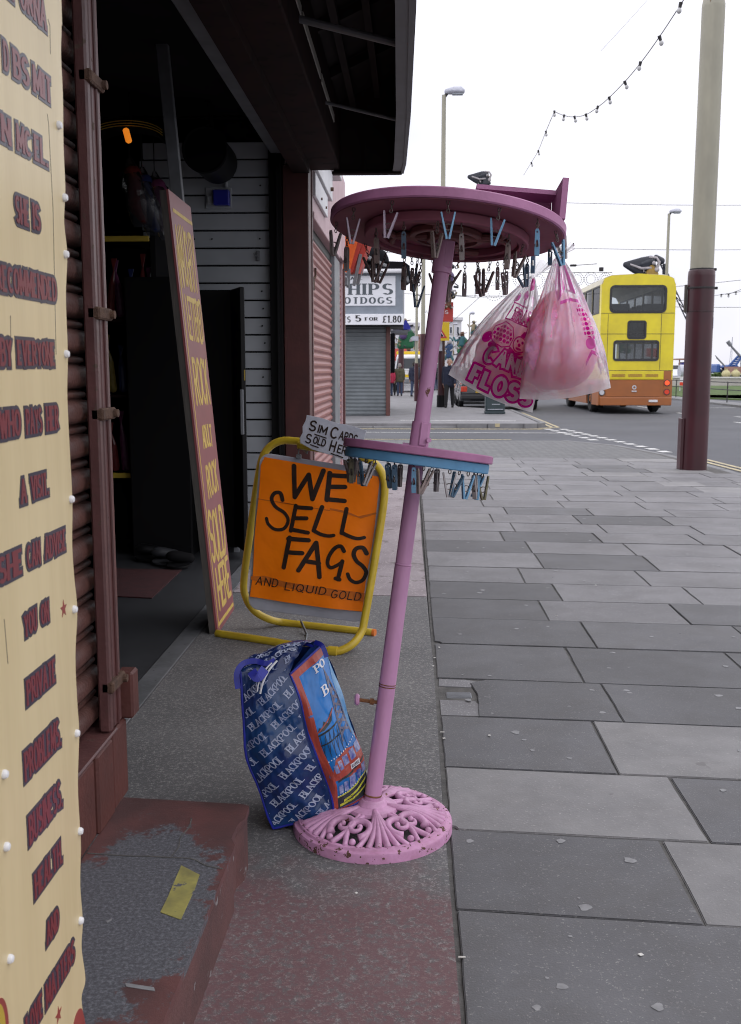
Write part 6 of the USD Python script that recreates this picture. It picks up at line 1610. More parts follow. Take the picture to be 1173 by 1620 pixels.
for k_, (a, b, D, lb_) in enumerate((((880, 333), (1300, 337), 60, 'tram wire crossing the sky level with the pink board'), ((880, 400), (1300, 402), 75, 'lower tram wire crossing the sky above the bus'), ((640, 468), (900, 470), 70, 'span wire level with the ring lights'), ((1000, 463), (1300, 430), 70, 'sloping wire right of the yellow bus'), ((1000, 488), (1300, 486), 80, 'low wire behind the maroon pole'), ((1000, 488), (1300, 440), 90, 'lowest sloping wire behind the maroon pole'), ((650, 560), (760, 470), 90, 'thin stay wire left of the candy floss bags'), ((930, 115), (1060, -30), 40, 'faint thin wire high in the sky beside the bulbs'), ((560, 402), (720, 404), 60, 'wire behind the chips kiosk roof'))):
    w = thing('overhead_wire', lb_, 'wire', kg(*a, D))
    P = np.array([kg(a[0] + (b[0] - a[0]) * q, a[1] + (b[1] - a[1]) * q + 3 * math.sin(math.pi * q), D) for q in np.linspace(0, 1, 9)])
    part('wire', tube(P, .0135 * D / 60 * (.6 if 'faint' in lb_ else 1), 5), 'black_band', w)
f2 = [(1125, 470, 60), (1136, 470, 58), (1147, 466, 56), (1158, 462, 54), (1169, 457, 52), (1185, 448, 50)]
fs2 = thing('festoon_lights', 'short string of bulbs right of the maroon pole at bus roof height', 'light string', kg(*f2[0]))
P = np.array([kg(a, b, D) for a, b, D in f2])
part('wire', tube(spline(P, 4), .014, 5), 'black_band', fs2)
for p in P:
    h_ = part('bulb_holder', cyl(p, p + V([0, 0, -.08]), .05, n=8), 'black_band', fs2)
    part('bulb', ball(p + V([0, 0, -.13]), .06, 1), 'bulb_glass', h_)

RG = thing('ring_light_panel', 'wire panel of dotted ring lights hung over the road behind the candy floss', 'light panel', kg(830, 455, 70))
part('frame', [tube([kg(749, 474, 70), kg(749, 437, 70), kg(958, 437, 70), kg(958, 470, 70)], .022, 6), tube([kg(749, 474, 70), kg(958, 472, 70)], .01, 5), tube([kg(700, 470, 70), kg(749, 474, 70)], .02, 5)], 'black_band', RG)
for x, y, r in ((757, 446, 9), (791, 448, 10), (818, 447, 11), (778, 465, 14), (845, 450, 11), (868, 462, 13), (905, 447, 10), (926, 447, 10), (948, 448, 10)):
    bb = []
    for rr, n_ in ((r, 22), (r * .68, 16)):
        for a in np.linspace(0, 2 * np.pi, n_ + 1)[:-1]:
            bb.append(ball(kg(x + rr * math.cos(a), y + rr * math.sin(a), 70), .034, 1))
    part('ring_of_bulbs', bb, 'fig_dark', RG, kind='stuff', smooth=False)
for x, y in ((754, 433), (942, 431)):
    part('floodlight', box(kg(x - 3.5, y + 4, 70), V(kg(x + 3, y - 2, 70)) + V([0, .2, 0]), .02), 'black_band', RG)
hl = thing('hanging_lamp', 'dark flat lamp head hanging above the bags at bus roof height', 'lamp', kg(899, 426, 60))
part('head', hull([box(kg(894, 427.5, 60), V(kg(904, 424.5, 60)) + V([0, .25, 0]), .03)]), 'black_band', hl)
part('arm', cyl(kg(904, 426, 60.1), kg(935, 424, 60.1), .02, n=6), 'black_band', hl)

# ---------------------------------------------------------------- the yellow double decker
mat('bus_yellow', (.7, .58, .012), (.62, .5, .012), rough=.3, scale=1.5, coat=.3, grime=.22, gscale=1.6, gcol=(.22, .18, .05))
mat('bus_orange', (.31, .1, .025), (.25, .085, .025), rough=.3, scale=1.2, coat=.2, chip=.73, chipcol=(.15, .08, .05), chipscale=3)
mat('bus_cream', (.55, .5, .36), rough=.4, scale=2)
mat('tyre', (.015, .015, .016), rough=.8, scale=10)
plain('rubber_seal', (.02, .02, .022), .5)
plain('lamp_red', (.6, .05, .02), .2)
plain('lamp_red_lit', (.8, .08, .02), .2, emit=((1.0, .1, .03), .8))
plain('lamp_clear', (.5, .5, .52), .15)
pane('bus_glass', (.72, .76, .78))
mat('seat_dark', (.05, .055, .07), rough=.8, scale=10)
BY, BX0, BX1, BL = 35.6, 6.5, 9.02, 9.6
bus = thing('double_decker_bus', 'yellow and orange double decker bus driving away, seen from behind', 'bus', ((BX0 + BX1) / 2, BY, 0))
def bz(py): return 1.5 + (585 - py) * BY / 1600
def bxp(px_): return BX0 + (px_ - 951) / (1067 - 951) * (BX1 - BX0)
def rr2(x0, z0, x1, z1, r): return shapely.box(x0, z0, x1, z1).buffer(-r).buffer(r, quad_segs=5)
ZT, ZM, ZB = bz(441), bz(600), bz(640)
rear = Polygon([(BX0, ZM), (BX1, ZM), (BX1, ZT - .45), (BX1 - .08, ZT - .12), (BX1 - .3, ZT - .02), ((BX0 + BX1) / 2, ZT + .05), (BX0 + .3, ZT - .02), (BX0 + .08, ZT - .12), (BX0, ZT - .45)])
wins = [('upper_window', rr2(bxp(966), bz(496), bxp(1051), bz(458), .12)), ('middle_window', rr2(bxp(995), bz(536), bxp(1021), bz(511.5), .06)), ('lower_window', rr2(bxp(974), bz(569.5), bxp(1042), bz(541.5), .07))]
RF = frame((0, BY + .06, 0), (1, 0, 0), (0, 0, 1))
bodyp = rear
for _, w in wins:
    bodyp = bodyp.difference(w)
bb = part('rear_panel', extr(bodyp, .06, RF), 'bus_yellow', bus, smooth=False)
for n_, w in wins:
    wf = part(n_, extr(w.buffer(.045).difference(w.buffer(-.03)), .02, RF, z0=.055), 'rubber_seal', bus, smooth=False)
    part('pane', extr(w.buffer(-.005), .012, RF, z0=.03), 'bus_glass', wf, smooth=False)
cav = unary_union([w for _, w in wins])
FSB = frame((BX0 + .05, 0, 0), (0, -1, 0), (0, 0, 1))


def side(xs, name):
    P = shapely.box(BY + .065, ZB, BY + BL, ZT - .3)
    out = [shapely.box(BY + .35 + 1.5 * i, bz(497), BY + 1.75 + 1.5 * i, bz(456)) for i in range(6)] + [shapely.box(BY + 1.6 + 1.5 * i, bz(575), BY + 3.0 + 1.5 * i, bz(535)) for i in range(5)]
    holes = unary_union(out)
    arch = unary_union([Point(BY + 1.9, .5).buffer(.56), Point(BY + 7.2, .5).buffer(.56)])
    for lo, hi, m in ((ZM, ZT - .3, 'bus_yellow'), (ZB, ZM, 'bus_orange')):
        g = P.intersection(shapely.box(BY, lo, BY + BL, hi)).difference(holes).difference(arch)
        part(name, extr(g, .05, frame((xs, 0, 0), (0, 1, 0), (0, 0, 1))), m, bus, smooth=False)
    for w in out:
        f_ = part('side_window', extr(w.buffer(.03).difference(w.buffer(-.03)), .056, frame((xs - .003, 0, 0), (0, 1, 0), (0, 0, 1))), 'rubber_seal', bus, smooth=False)
        part('pane', extr(w.buffer(-.02), .01, frame((xs + .02, 0, 0), (0, 1, 0), (0, 0, 1))), 'bus_glass', f_, smooth=False)


side(BX0, 'left_side'); side(BX1 - .05, 'right_side')
rp = Polygon([(BX1, ZT - .3), (BX1 - .1, ZT - .08), (BX1 - .35, ZT + .01), ((BX0 + BX1) / 2, ZT + .05), (BX0 + .35, ZT + .01), (BX0 + .1, ZT - .08), (BX0, ZT - .3)])
part('roof', extr(rp.difference(aff.scale(rp, .96, .8, origin=((BX0 + BX1) / 2, ZT - .3))), BL - .07, frame((0, BY + BL, 0), (1, 0, 0), (0, 0, 1))), 'bus_cream', bus, smooth=False)
part('front_panel', [box((BX0 + .051, BY + BL - .05, ZB), (BX1 - .051, BY + BL, bz(575))), box((BX0 + .051, BY + BL - .05, bz(535)), (BX1 - .051, BY + BL, bz(500)))], 'bus_yellow', bus)
part('deck_floor', [box((BX0 + .06, BY + .07, bz(530)), (BX1 - .06, BY + BL - .06, bz(526))), box((BX0 + .06, BY + .07, .45), (BX1 - .06, BY + BL - .06, .55))], 'dark_room', bus)
for lvl, zz, ys in ((0, bz(526), np.arange(.35, 8, .85)), (1, .95, np.arange(1.4, 8, .95))):
    for y in ys:
        for x in (BX0 + .1, BX1 - 1.05):
            part('seat', [box((x, BY + y, zz + .1), (x + .95, BY + y + .12, zz + .95), .03), box((x, BY + y + .12, zz + .1), (x + .95, BY + y + .55, zz + .45), .03)], 'seat_dark', bus)
part('skirt_rear', [box((BX0, BY, ZB + .02), (BX1, BY + .065, ZM - .004), .012)], 'bus_orange', bus)
part('bumper', [box((BX0 + .04, BY - .06, ZB), (BX1 - .02, BY - .004, ZB + .28), .02)], 'bus_orange', bus)
part('engine_panel', [box((bxp(962), BY - .012, bz(626)), (bxp(1048), BY - .002, bz(601.5)), .004)], 'bus_orange', bus)
part('engine_cover', [box((bxp(961), BY - .014, bz(599)), (bxp(1052), BY - .002, bz(587)), .004)], 'bus_yellow', bus)
for a, b in ((971, 992), (997, 1019), (1024, 1044)):
    part('vent', [box((bxp(a), BY - .022, bz(595 - 1.6 * q) - .012), (bxp(b), BY - .0145, bz(595 - 1.6 * q) + .004)) for q in range(3)], 'bus_orange', bus)
for z in (498.5, 530, 586):
    part('panel_seam', box((BX0 + .01, BY - .003, bz(z) - .008), (BX1 - .01, BY - .0005, bz(z) + .008)), 'rubber_seal', bus)
for x in (962.5, 1046):
    part('panel_seam', box((bxp(x) - .007, BY - .003, bz(585)), (bxp(x) + .007, BY - .0005, bz(499.5))), 'rubber_seal', bus)
part('light_plate', [box((bxp(1053), BY - .01, bz(637)), (bxp(1065), BY - .001, bz(586.5)), .003)], 'bus_orange', bus)
for x, z, m in ((1058.5, 605, 'lamp_red_lit'), (1058.5, 619, 'lamp_red'), (956, 620, 'lamp_clear'), (957, 577, 'lamp_red')):
    h_ = part('tail_light', cyl((bxp(x), BY - .03, bz(z)), (bxp(x), BY - .008, bz(z)), .085, n=18), m, bus)
    part('bezel', ring(.085, .11, -.008, .008, frame((bxp(x), BY - .02, bz(z)), (1, 0, 0), (0, 0, 1)), 20), 'rubber_seal', h_)
part('badge', [ring(.04, .075, -.006, .006, frame((bxp(1007), BY - .02, bz(612)), (1, 0, 0), (0, 0, 1)), 16), box((bxp(1003), BY - .03, bz(619)), (bxp(1011), BY - .014, bz(617)), .004)], 'lamp_clear', bus)
part('number_plate', box((bxp(1030), BY - .08, ZB + .12), (bxp(1044), BY - .062, ZB + .2)), 'white_paint', bus)
part('underside', box((BX0 + .1, BY + .1, .28), (BX1 - .1, BY + BL - .2, ZB + .02)), 'black_box', bus)
for y in (1.9, 7.2):
    for x0, x1 in ((BX0 + .03, BX0 + .33), (BX1 - .33, BX1 - .03)):
        w_ = part('wheel', lathe([(.2, 0), (.44, 0), (.49, .05), (.49, x1 - x0 - .05), (.44, x1 - x0), (.2, x1 - x0)], frame((x0, BY + y, .475), (0, 1, 0), (0, 0, 1)), 28), 'tyre', bus)
        part('hub', lathe([(.0001, .02), (.1, .0), (.2, .05), (.2, x1 - x0 - .05), (.1, x1 - x0), (.0001, x1 - x0 - .02)], frame((x0, BY + y, .475), (0, 1, 0), (0, 0, 1)), 20), 'bus_orange', w_)
part('mud_flap', [box((BX0 + .06, BY + 1.25, .15), (BX0 + .4, BY + 1.27, .5)), box((BX1 - .4, BY + 1.25, .15), (BX1 - .06, BY + 1.27, .5))], 'tyre', bus)
part('mirror', [box((BX0 - .28, BY + 9.2, 2.2), (BX0 - .08, BY + 9.26, 2.6), .02), cyl((BX0 - .1, BY + 9.23, 2.5), (BX0 + .05, BY + 9.23, 2.6), .02, n=8)], 'rubber_seal', bus)

# ---------------------------------------------------------------- litter bin, cars, van
mat('bin_green', (.025, .04, .045), (.018, .03, .034), rough=.45, scale=4)
bi = thing('litter_bin', 'dark green square litter bin standing at the kerb below the candy floss bags', 'litter bin', (2.70, 32.9, .1))
part('body', [box((2.39, 32.6, .18), (3.0, 33.2, .85), .03), box((2.375, 32.585, .1), (3.015, 33.215, .19), .02)], 'bin_green', bi)
part('lid', [box((2.37, 32.58, .93), (3.02, 33.22, 1.0), .02), hull([box((2.39, 32.6, 1.0), (3.0, 33.2, 1.02)), box((2.5, 32.7, 1.1), (2.9, 33.1, 1.12))])], 'bin_green', bi)
for x in (2.41, 2.96):
    part('corner_post', box((x - .02, 32.6, .85), (x + .02, 32.64, .93)), 'bin_green', bi)
part('panel_moulding', [box((2.45, 32.592, .24), (2.94, 32.6, .26)), box((2.45, 32.592, .8), (2.94, 32.6, .82))], 'panel_grey', bi)
part('lettering', [box((2.6, 32.594, .66), (2.78, 32.5985, .675)), box((2.58, 32.594, .4), (2.84, 32.5985, .42))], 'panel_grey', bi)
mat('car_black', (.012, .013, .016), rough=.2, scale=1, coat=.6)
mat('car_silver', (.3, .31, .33), rough=.25, scale=1, metal=.5, coat=.5)
mat('car_navy', (.02, .03, .06), rough=.2, scale=1, coat=.6)
plain('car_glass', (.02, .024, .028), .05)
mat('van_white', (.7, .7, .71), rough=.3, scale=1, coat=.4)


def car(label, x, y, col, w=1.78, l=4.4, h=1.5, z0=-.018, group=None, cat='car', name='parked_car', tall=False):
    """A car seen from behind, its tail at y."""
    t = thing(name, label, cat, (x, y + l / 2, z0), group)
    L = lambda p: [(y + a * l, z0 + b * h) for a, b in p]
    lower = [(.0, .2), (.0, .46), (.03, .6), (.3, .61), (.7, .6), (.96, .5), (1, .38), (1, .2)]
    cab = [(.02, .585), (.1, .94), (.2, 1.0), (.5, 1.0), (.6, .94), (.73, .59)] if not tall else [(.005, .585), (.03, .95), (.08, 1.0), (.72, 1.0), (.78, .95), (.86, .59)]
    def prism(p, hw, top):
        P = L(p); zc = [q[1] for q in P]; z0_, z1_ = min(zc), max(zc)
        v = []
        for s in (-1, 1):
            for (yy, zz) in P:
                k = (zz - z0_) / max(z1_ - z0_, 1e-6)
                v.append((x + s * (hw - top * k), yy, zz))
        n_ = len(P); f = []
        tri_ = trimesh.creation.triangulate_polygon(Polygon(P), engine='earcut')
        for i in range(n_):
            j = (i + 1) % n_
            f += [(i, j, n_ + j), (i, n_ + j, n_ + i)]
        v2 = np.array(v); base = trimesh.Trimesh(v2, f, process=False)
        return base
    m1 = hull([box((x - w / 2 + .04, y + .03, z0 + .2 * h), (x + w / 2 - .04, y + l - .05, z0 + .3 * h)), box((x - w / 2, y + .06, z0 + .3 * h), (x + w / 2, y + l - .12, z0 + .5 * h), .08), box((x - w / 2 + .05, y + .01, z0 + .34 * h), (x + w / 2 - .05, y + l, z0 + .45 * h), .05), box((x - w / 2 + .08, y + .05, z0 + .5 * h), (x + w / 2 - .08, y + l * .72, z0 + .62 * h), .05)])
    part('body', m1, col, t)
    a, b = (cab[0], cab[-1])
    bt = [(x + s * (w / 2 - .09), y + q[0] * l, z0 + q[1] * h) for s in (-1, 1) for q in cab if q[1] < .6]
    tt = [(x + s * (w / 2 - .27), y + q[0] * l, z0 + q[1] * h) for s in (-1, 1) for q in cab if q[1] >= .6]
    cb = part('cabin', trimesh.Trimesh(bt + tt).convex_hull, col, t, smooth=20)
    y0, y1 = y + cab[0][0] * l, y + cab[1][0] * l
    zb, zt = z0 + .63 * h, z0 + .9 * h
    k0, k1 = (.63 - cab[0][1]) / (cab[1][1] - cab[0][1]), (.9 - cab[0][1]) / (cab[1][1] - cab[0][1])
    rw = [(x - w / 2 + .2, y0 + (y1 - y0) * k0 - .012, zb), (x + w / 2 - .2, y0 + (y1 - y0) * k0 - .012, zb), (x + w / 2 - .3, y0 + (y1 - y0) * k1 - .012, zt), (x - w / 2 + .3, y0 + (y1 - y0) * k1 - .012, zt)]
    V4 = np.array(rw + [tuple(V(p) + [0, .02, 0]) for p in rw])
    part('rear_window', trimesh.Trimesh(V4).convex_hull, 'car_glass', t, smooth=False)
    for s in (-1, 1):
        sw = []
        for (q0, q1) in ((.16, .36), (.385, .6)):
            p = [(x + s * (w / 2 - .11), y + (q0 + .0) * l, zb), (x + s * (w / 2 - .11), y + q1 * l, zb), (x + s * (w / 2 - .235), y + (q1 - .04) * l, zt), (x + s * (w / 2 - .235), y + (q0 + .02) * l, zt)]
            sw = np.array(p + [tuple(V(c_) + [s * .025, 0, 0]) for c_ in p])
            part('side_window', trimesh.Trimesh(sw).convex_hull, 'car_glass', t, smooth=False)
        part('tail_light', box((x + s * (w / 2 - .06), y + .0, z0 + .42 * h), (x + s * (w / 2 - .3), y + .12, z0 + .55 * h), .02), 'lamp_red', t)
        for yy in (.2, .8):
            wl = part('wheel', lathe([(.16, 0), (.28, 0), (.31, .04), (.31, .16), (.28, .2), (.16, .2)], frame((x + s * (w / 2 - .1) - .1, y + yy * l, z0 + .31), (0, 1, 0), (0, 0, 1)), 22), 'tyre', t)
            part('rim', lathe([(.0001, .01), (.16, .03), (.16, .17), (.0001, .19)], frame((x + s * (w / 2 - .1) - .1, y + yy * l, z0 + .31), (0, 1, 0), (0, 0, 1)), 16), 'grey_steel', wl)
    part('bumper', box((x - w / 2 + .06, y - .06, z0 + .24 * h), (x + w / 2 - .06, y + .06, z0 + .36 * h), .04), 'rubber_seal' if col != 'van_white' else 'grey_steel', t)
    part('number_plate', box((x - .26, y - .015, z0 + .4 * h), (x + .26, y + .005, z0 + .475 * h)), 'sign_yellow', t)
    return t


car('black estate car parked at the kerb, first behind the left candy floss bag', 2.75, 39.4, 'car_black', h=1.6, tall=True, group='dark cars parked along the far kerb')
car('black car parked nose to tail beyond the first behind the candy floss', 2.85, 45.6, 'car_navy', h=1.5, group='dark cars parked along the far kerb')
car('dark taxi parked on the road side behind the litter bin', 3.95, 38.6, 'car_black', h=1.75, tall=True, group='dark cars parked along the far kerb')
t = car('white minibus with yellow roof sign far down the pavement beyond the people', -.15, 64, 'van_white', w=2.0, l=5.2, h=2.35, z0=.1, cat='minibus', name='minibus', tall=True)
part('roof_sign', box((-.95, 65, 2.45), (.6, 65.3, 2.66), .04), 'sign_yellow', t)

# ---------------------------------------------------------------- people
mat('skin', (.5, .29, .21), rough=.55, scale=20)
for n_, c in (('cloth_navy', (.015, .02, .045)), ('cloth_black', (.012, .012, .014)), ('cloth_olive', (.07, .065, .035)), ('cloth_red', (.38, .02, .06)), ('cloth_denim', (.035, .055, .11)), ('hair_grey', (.22, .21, .2)), ('hair_dark', (.02, .016, .014)), ('shoe', (.012, .011, .011))):
    mat(n_, c, rough=.85, scale=30)


def blobs(chains, r_add=0.0, edge=.035, it=6):
    """One smooth surface through chains of (point, radius) joints."""
    ms = []
    for ch in chains:
        for (p, r), (q, s) in zip(ch[:-1], ch[1:]):
            a = trimesh.creation.icosphere(subdivisions=2, radius=r + r_add); a.apply_translation(p)
            b = trimesh.creation.icosphere(subdivisions=2, radius=s + r_add); b.apply_translation(q)
            ms.append(m3.Manifold.hull_points(np.vstack([a.vertices, b.vertices]).astype(np.float32)))
    m = m3.Manifold.batch_boolean(ms, m3.OpType.Add).refine_to_length(edge)
    t = tri(m)
    t.merge_vertices()
    trimesh.smoothing.filter_taubin(t, iterations=it)
    return t


def person(label, x, y, face_deg, jacket, trousers, hair, stride=.0, H=1.75, arms=(.1, -.1), z0=.1, group=None):
    t = thing('person', label, 'person', (x, y, z0), group)
    s = H / 1.75
    a = math.radians(face_deg)                                    # 0 faces away (+Y), 180 towards us
    ex, ey = V([math.cos(a), math.sin(a), 0]), V([-math.sin(a), math.cos(a), 0])
    def J(px_, py_, pz): return V([x, y, z0]) + s * (ex * px_ + ey * py_ + V([0, 0, pz]))
    legs, arm, hands, shoes = [], [], [], []
    for sd_ in (-1, 1):
        st_ = stride * sd_
        hip, knee, ank = J(.09 * sd_, 0, .92), J(.095 * sd_, st_ * .55 + .02, .5), J(.1 * sd_, st_ - .02, .09)
        legs.append([(hip, .085 * s), (knee, .056 * s), (ank, .038 * s)])
        shoes.append([(J(.1 * sd_, st_ - .06, .045), .042 * s), (J(.105 * sd_, st_ + .14, .035), .034 * s)])
        an = arms[0 if sd_ < 0 else 1]
        sh, el, wr = J(.19 * sd_, 0, 1.42), J(.235 * sd_, -.02 + an * .5, 1.14), J(.225 * sd_, .05 + an, .90)
        arm.append([(sh, .055 * s), (el, .042 * s), (wr, .029 * s)])
        palm = J(.222 * sd_, .06 + an, .83)
        hands.append([(wr, .026 * s), (palm, .036 * s)])
        for f_ in range(4):
            b_ = J(.222 * sd_, .035 + an + .018 * f_, .80)
            hands.append([(b_, .011 * s), (b_ + V([0, 0, -.05 * s]), .0095 * s), (b_ + V([0, 0, -.085 * s]) - ex * sd_ * .015, .0085 * s)])
        tb_ = J(.21 * sd_, .09 + an, .84)
        hands.append([(tb_, .012 * s), (tb_ + ey * .03 * s + V([0, 0, -.04 * s]), .0095 * s)])
    torso = [[(J(-.09, 0, .95), .1 * s), (J(-.11, 0, 1.2), .105 * s), (J(-.13, 0, 1.38), .085 * s)], [(J(.09, 0, .95), .1 * s), (J(.11, 0, 1.2), .105 * s), (J(.13, 0, 1.38), .085 * s)], [(J(-.09, 0, .95), .1 * s), (J(.09, 0, .95), .1 * s)], [(J(-.13, 0, 1.36), .085 * s), (J(.13, 0, 1.36), .085 * s)], [(J(-.11, .01, 1.2), .1 * s), (J(.11, .01, 1.2), .1 * s)]]
    neck = [[(J(0, 0, 1.40), .065 * s), (J(0, .02, 1.54), .055 * s)]]
    head = [[(J(0, .03, 1.6), .075 * s), (J(0, .015, 1.67), .09 * s)], [(J(0, .03, 1.6), .075 * s), (J(0, .06, 1.555), .05 * s)], [(J(0, .1, 1.63), .014 * s), (J(0, .125, 1.6), .016 * s)]]
    ears = [[(J(.088 * q, .02, 1.635), .016 * s), (J(.09 * q, .015, 1.61), .013 * s)] for q in (-1, 1)]
    part('body', blobs(torso + legs + arm + hands + neck + head + ears, 0, .03 * s, 4), 'skin', t, smooth=True)
    part('jacket', blobs(torso + arm + [[(J(0, 0, 1.40), .07 * s), (J(0, .005, 1.475), .062 * s)], [(J(-.1, 0, .84), .1 * s), (J(.1, 0, .84), .1 * s)], [(J(-.1, 0, .84), .1 * s), (J(-.11, 0, 1.2), .105 * s)], [(J(.1, 0, .84), .1 * s), (J(.11, 0, 1.2), .105 * s)]], .022 * s, .05 * s), jacket, t, smooth=True)
    part('trousers', blobs(legs + [[(J(-.09, 0, .93), .1 * s), (J(.09, 0, .93), .1 * s)]], .017 * s, .05 * s), trousers, t, smooth=True)
    part('shoes', blobs(shoes, .004, .04), 'shoe', t, smooth=True)
    part('hair', blobs([[(J(0, -.012, 1.66), .092 * s), (J(0, .0, 1.70), .082 * s)], [(J(0, -.045, 1.62), .07 * s), (J(0, -.03, 1.68), .085 * s)]], .004, .04, 2), hair, t, smooth=True)
    for q in (-1, 1):
        part('eye', ball(J(.034 * q, .098, 1.645), .009 * s, 1), 'ink', t)
    part('mouth', obox((.045 * s, .006, .009), frame(J(0, .106, 1.565), ex, ey)), 'cloth_red', t)
    return t


person('grey haired person in navy jacket and black trousers walking by the lamp post', 1.43, 38.2, 172, 'cloth_navy', 'cloth_black', 'hair_grey', .2, 1.8, (.16, -.12))
person('person in a pinkish red jacket standing beside the kiosk corner', -1.12, 55.0, 20, 'cloth_red', 'cloth_denim', 'hair_dark', .05, 1.62)
person('person in black partly behind the red jacketed person near the kiosk', -1.0, 56.2, 10, 'cloth_black', 'cloth_black', 'hair_dark', .04, 1.72)
person('person in an olive green jacket standing with back turned', -.62, 55.2, 5, 'cloth_olive', 'cloth_denim', 'hair_grey', .03, 1.72)
person('person in dark blue jacket and jeans half hidden by the pink pole', .16, 54.0, -15, 'cloth_navy', 'cloth_denim', 'hair_dark', .14, 1.8, (-.1, .12))
person('person in dark jacket close to the lower part of the pink pole', .42, 56.0, 0, 'cloth_navy', 'cloth_denim', 'hair_dark', .1, 1.75)

person('person in a dark coat far off between the pink pole and the walking person', 1.15, 66.0, 185, 'cloth_black', 'cloth_black', 'hair_dark', .12, 1.74)
person('person in a brown coat beyond the minibus at the left of the pavement', -1.9, 63.0, 170, 'cloth_olive', 'cloth_black', 'hair_dark', .1, 1.7)
person('tall person in black far down the pavement right of the minibus', 1.7, 70.0, 10, 'cloth_black', 'cloth_denim', 'hair_grey', .12, 1.8)
# ---------------------------------------------------------------- buildings far down the street
mat('hotel_white', (.6, .6, .62), (.5, .5, .53), rough=.7, scale=.5)
mat('hotel_brick', (.3, .16, .12), (.24, .13, .1), rough=.8, scale=.8)
mat('hotel_lilac', (.55, .54, .58), rough=.7, scale=.8)
plain('window_dark', (.05, .06, .075), .15)


def hotel(label, x0, x1, y, h, m, floors, cols, gable):
    t = thing('seafront_hotel', label, 'building', ((x0 + x1) / 2, y, .1), 'buildings far down the seafront')
    part('wall', box((x0, y, 0), (x1, y + 10, h)), m, t)
    if gable:
        part('roof', hull([box((x0 - .2, y - .2, h), (x1 + .2, y + 10, h + .1)), box(((x0 + x1) / 2 - .2, y + .5, h + 2.4), ((x0 + x1) / 2 + .2, y + 9, h + 2.5))]), 'bag_tower', t)
    else:
        part('roof', box((x0 - .2, y - .25, h), (x1 + .2, y + 10, h + .35)), m, t)
    for f_ in range(floors):
        for c_ in range(cols):
            wx = x0 + (x1 - x0) * (c_ + .5) / cols; wz = 1.1 + (h - 1.2) * f_ / floors
            w = (x1 - x0) / cols * .5; hh = (h - 1.2) / floors * .6
            wf = part('window', box((wx - w / 2, y - .08, wz), (wx + w / 2, y - .002, wz + hh), .01), 'white_paint', t)
            part('pane', box((wx - w / 2 + .1, y - .1, wz + .1), (wx + w / 2 - .1, y - .081, wz + hh - .1)), 'window_dark', wf)


hotel('white seafront hotel with many windows, nearest beyond the kiosk', -7.0, -1.9, 78, 9.0, 'hotel_white', 4, 4, False)
hotel('pale grey building with two rows of windows between the kiosk and the finial post', -1.75, .6, 98, 5.6, 'hotel_lilac', 2, 4, False)
hotel('brown brick building low beside the pink pole far down the street', .8, 3.4, 112, 5.0, 'hotel_brick', 2, 3, False)
hotel('small white shop front below the pale grey building', -2.6, -.9, 90, 3.6, 'hotel_white', 1, 3, False)
hotel('tall white block far behind the yellow warning sign', 3.6, 6.2, 128, 7.6, 'hotel_white', 4, 3, False)
shs = thing('shop_awning', 'red and white shop blind far behind the minibus', 'awning', (-.9, 80, 2.4))
part('canvas', hull([box((-1.6, 79, 2.5), (-.2, 80, 2.55)), box((-1.6, 80, 3.1), (-.2, 80.1, 3.15))]), 'red_canvas', shs)
part('valance', box((-1.6, 78.97, 2.2), (-.2, 78.995, 2.5)), 'white_paint', shs)
part('stripe', [box((-1.6 + .28 * k, 78.96, 2.2), (-1.46 + .28 * k, 78.969, 2.5)) for k in range(5)], 'red_canvas', shs)

# ---------------------------------------------------------------- across the road on the right: railing, grass, works and cranes
rl = thing('promenade_railing', 'low grey metal railing along the middle of the road on the right', 'railing', (14.0, 44, 0))
for z in (.62, .95):
    part('rail', cyl((14.1, 20, z), (14.1, 120, z), .02, n=8), 'black_band', rl)
for y in np.arange(24, 110, 4.4):
    part('post', cyl((14.1, y, -.04), (14.1, y, .98), .025, n=8), 'black_band', rl)
part('median_kerb', box((13.45, -12, -.05), (14.55, 420, .06)), 'kerb_stone', kind='structure', label='pale concrete median between the two roads', cat='kerb')
sp1 = thing('marker_post', 'slim dark post standing on the median right of the maroon pole', 'post', kg(1166, 640, 42.5))
mp = V(kg(1166, 640, 42.5))
part('shaft', cyl((mp[0], 42.5, .06), (mp[0], 42.5, 1.55), .035, n=10), 'black_band', sp1)
part('cap', ball((mp[0], 42.5, 1.57), .05, 1), 'black_band', sp1)
part('grass', sheet([(21.2, 40), (21.2, 200), (15.2, 200), (15.2, 55), (20, 49), (60, 40), (60, 75), (24, 82)], .05, .1), 'grass_green', kind='structure')
part('grass_bank', extr(Polygon([(56, 0), (60, .02), (64, .45), (66, .5), (66, -.02), (56, -.02)]), 40, frame((12.6, 0, 0), (0, 1, 0), (0, 0, 1))), 'grass_green', kind='structure', smooth=False)
sw = thing('sea_wall', 'low pale curved wall behind the grass on the right', 'wall', (20, 68, 0))
part('wall', [bar((13.0, 70, .5), (21.4, 66, .5), .5, .95, c=.03), bar((21.4, 66, .45), (30, 60, .45), .5, .85, c=.03)], 'sand_wall', sw)
part('coping', [bar((13.0, 70, 1.0), (21.4, 66, 1.0), .6, .1, c=.02), bar((21.4, 66, .9), (30, 60, .9), .6, .1, c=.02)], 'off_white', sw)
mat('sandbag', (.5, .46, .26), (.42, .38, .2), rough=.9, scale=3)
for k in range(7):
    x = 20.7 + .62 * k
    b_ = thing('builders_sack', f'pale yellow builder\'s sack on the far wall, {ORD[k]} from the left', 'sack', (x, 67.5, 1.0), 'row of pale yellow builders sacks')
    part('sack', ball((x, 68.0, 1.22), .29, 2, (1, 1, .95)), 'sandbag', b_)
    part('tie', cyl((x, 68.0, 1.46), (x, 68.0, 1.58), .08, .12, n=8), 'sandbag', b_)
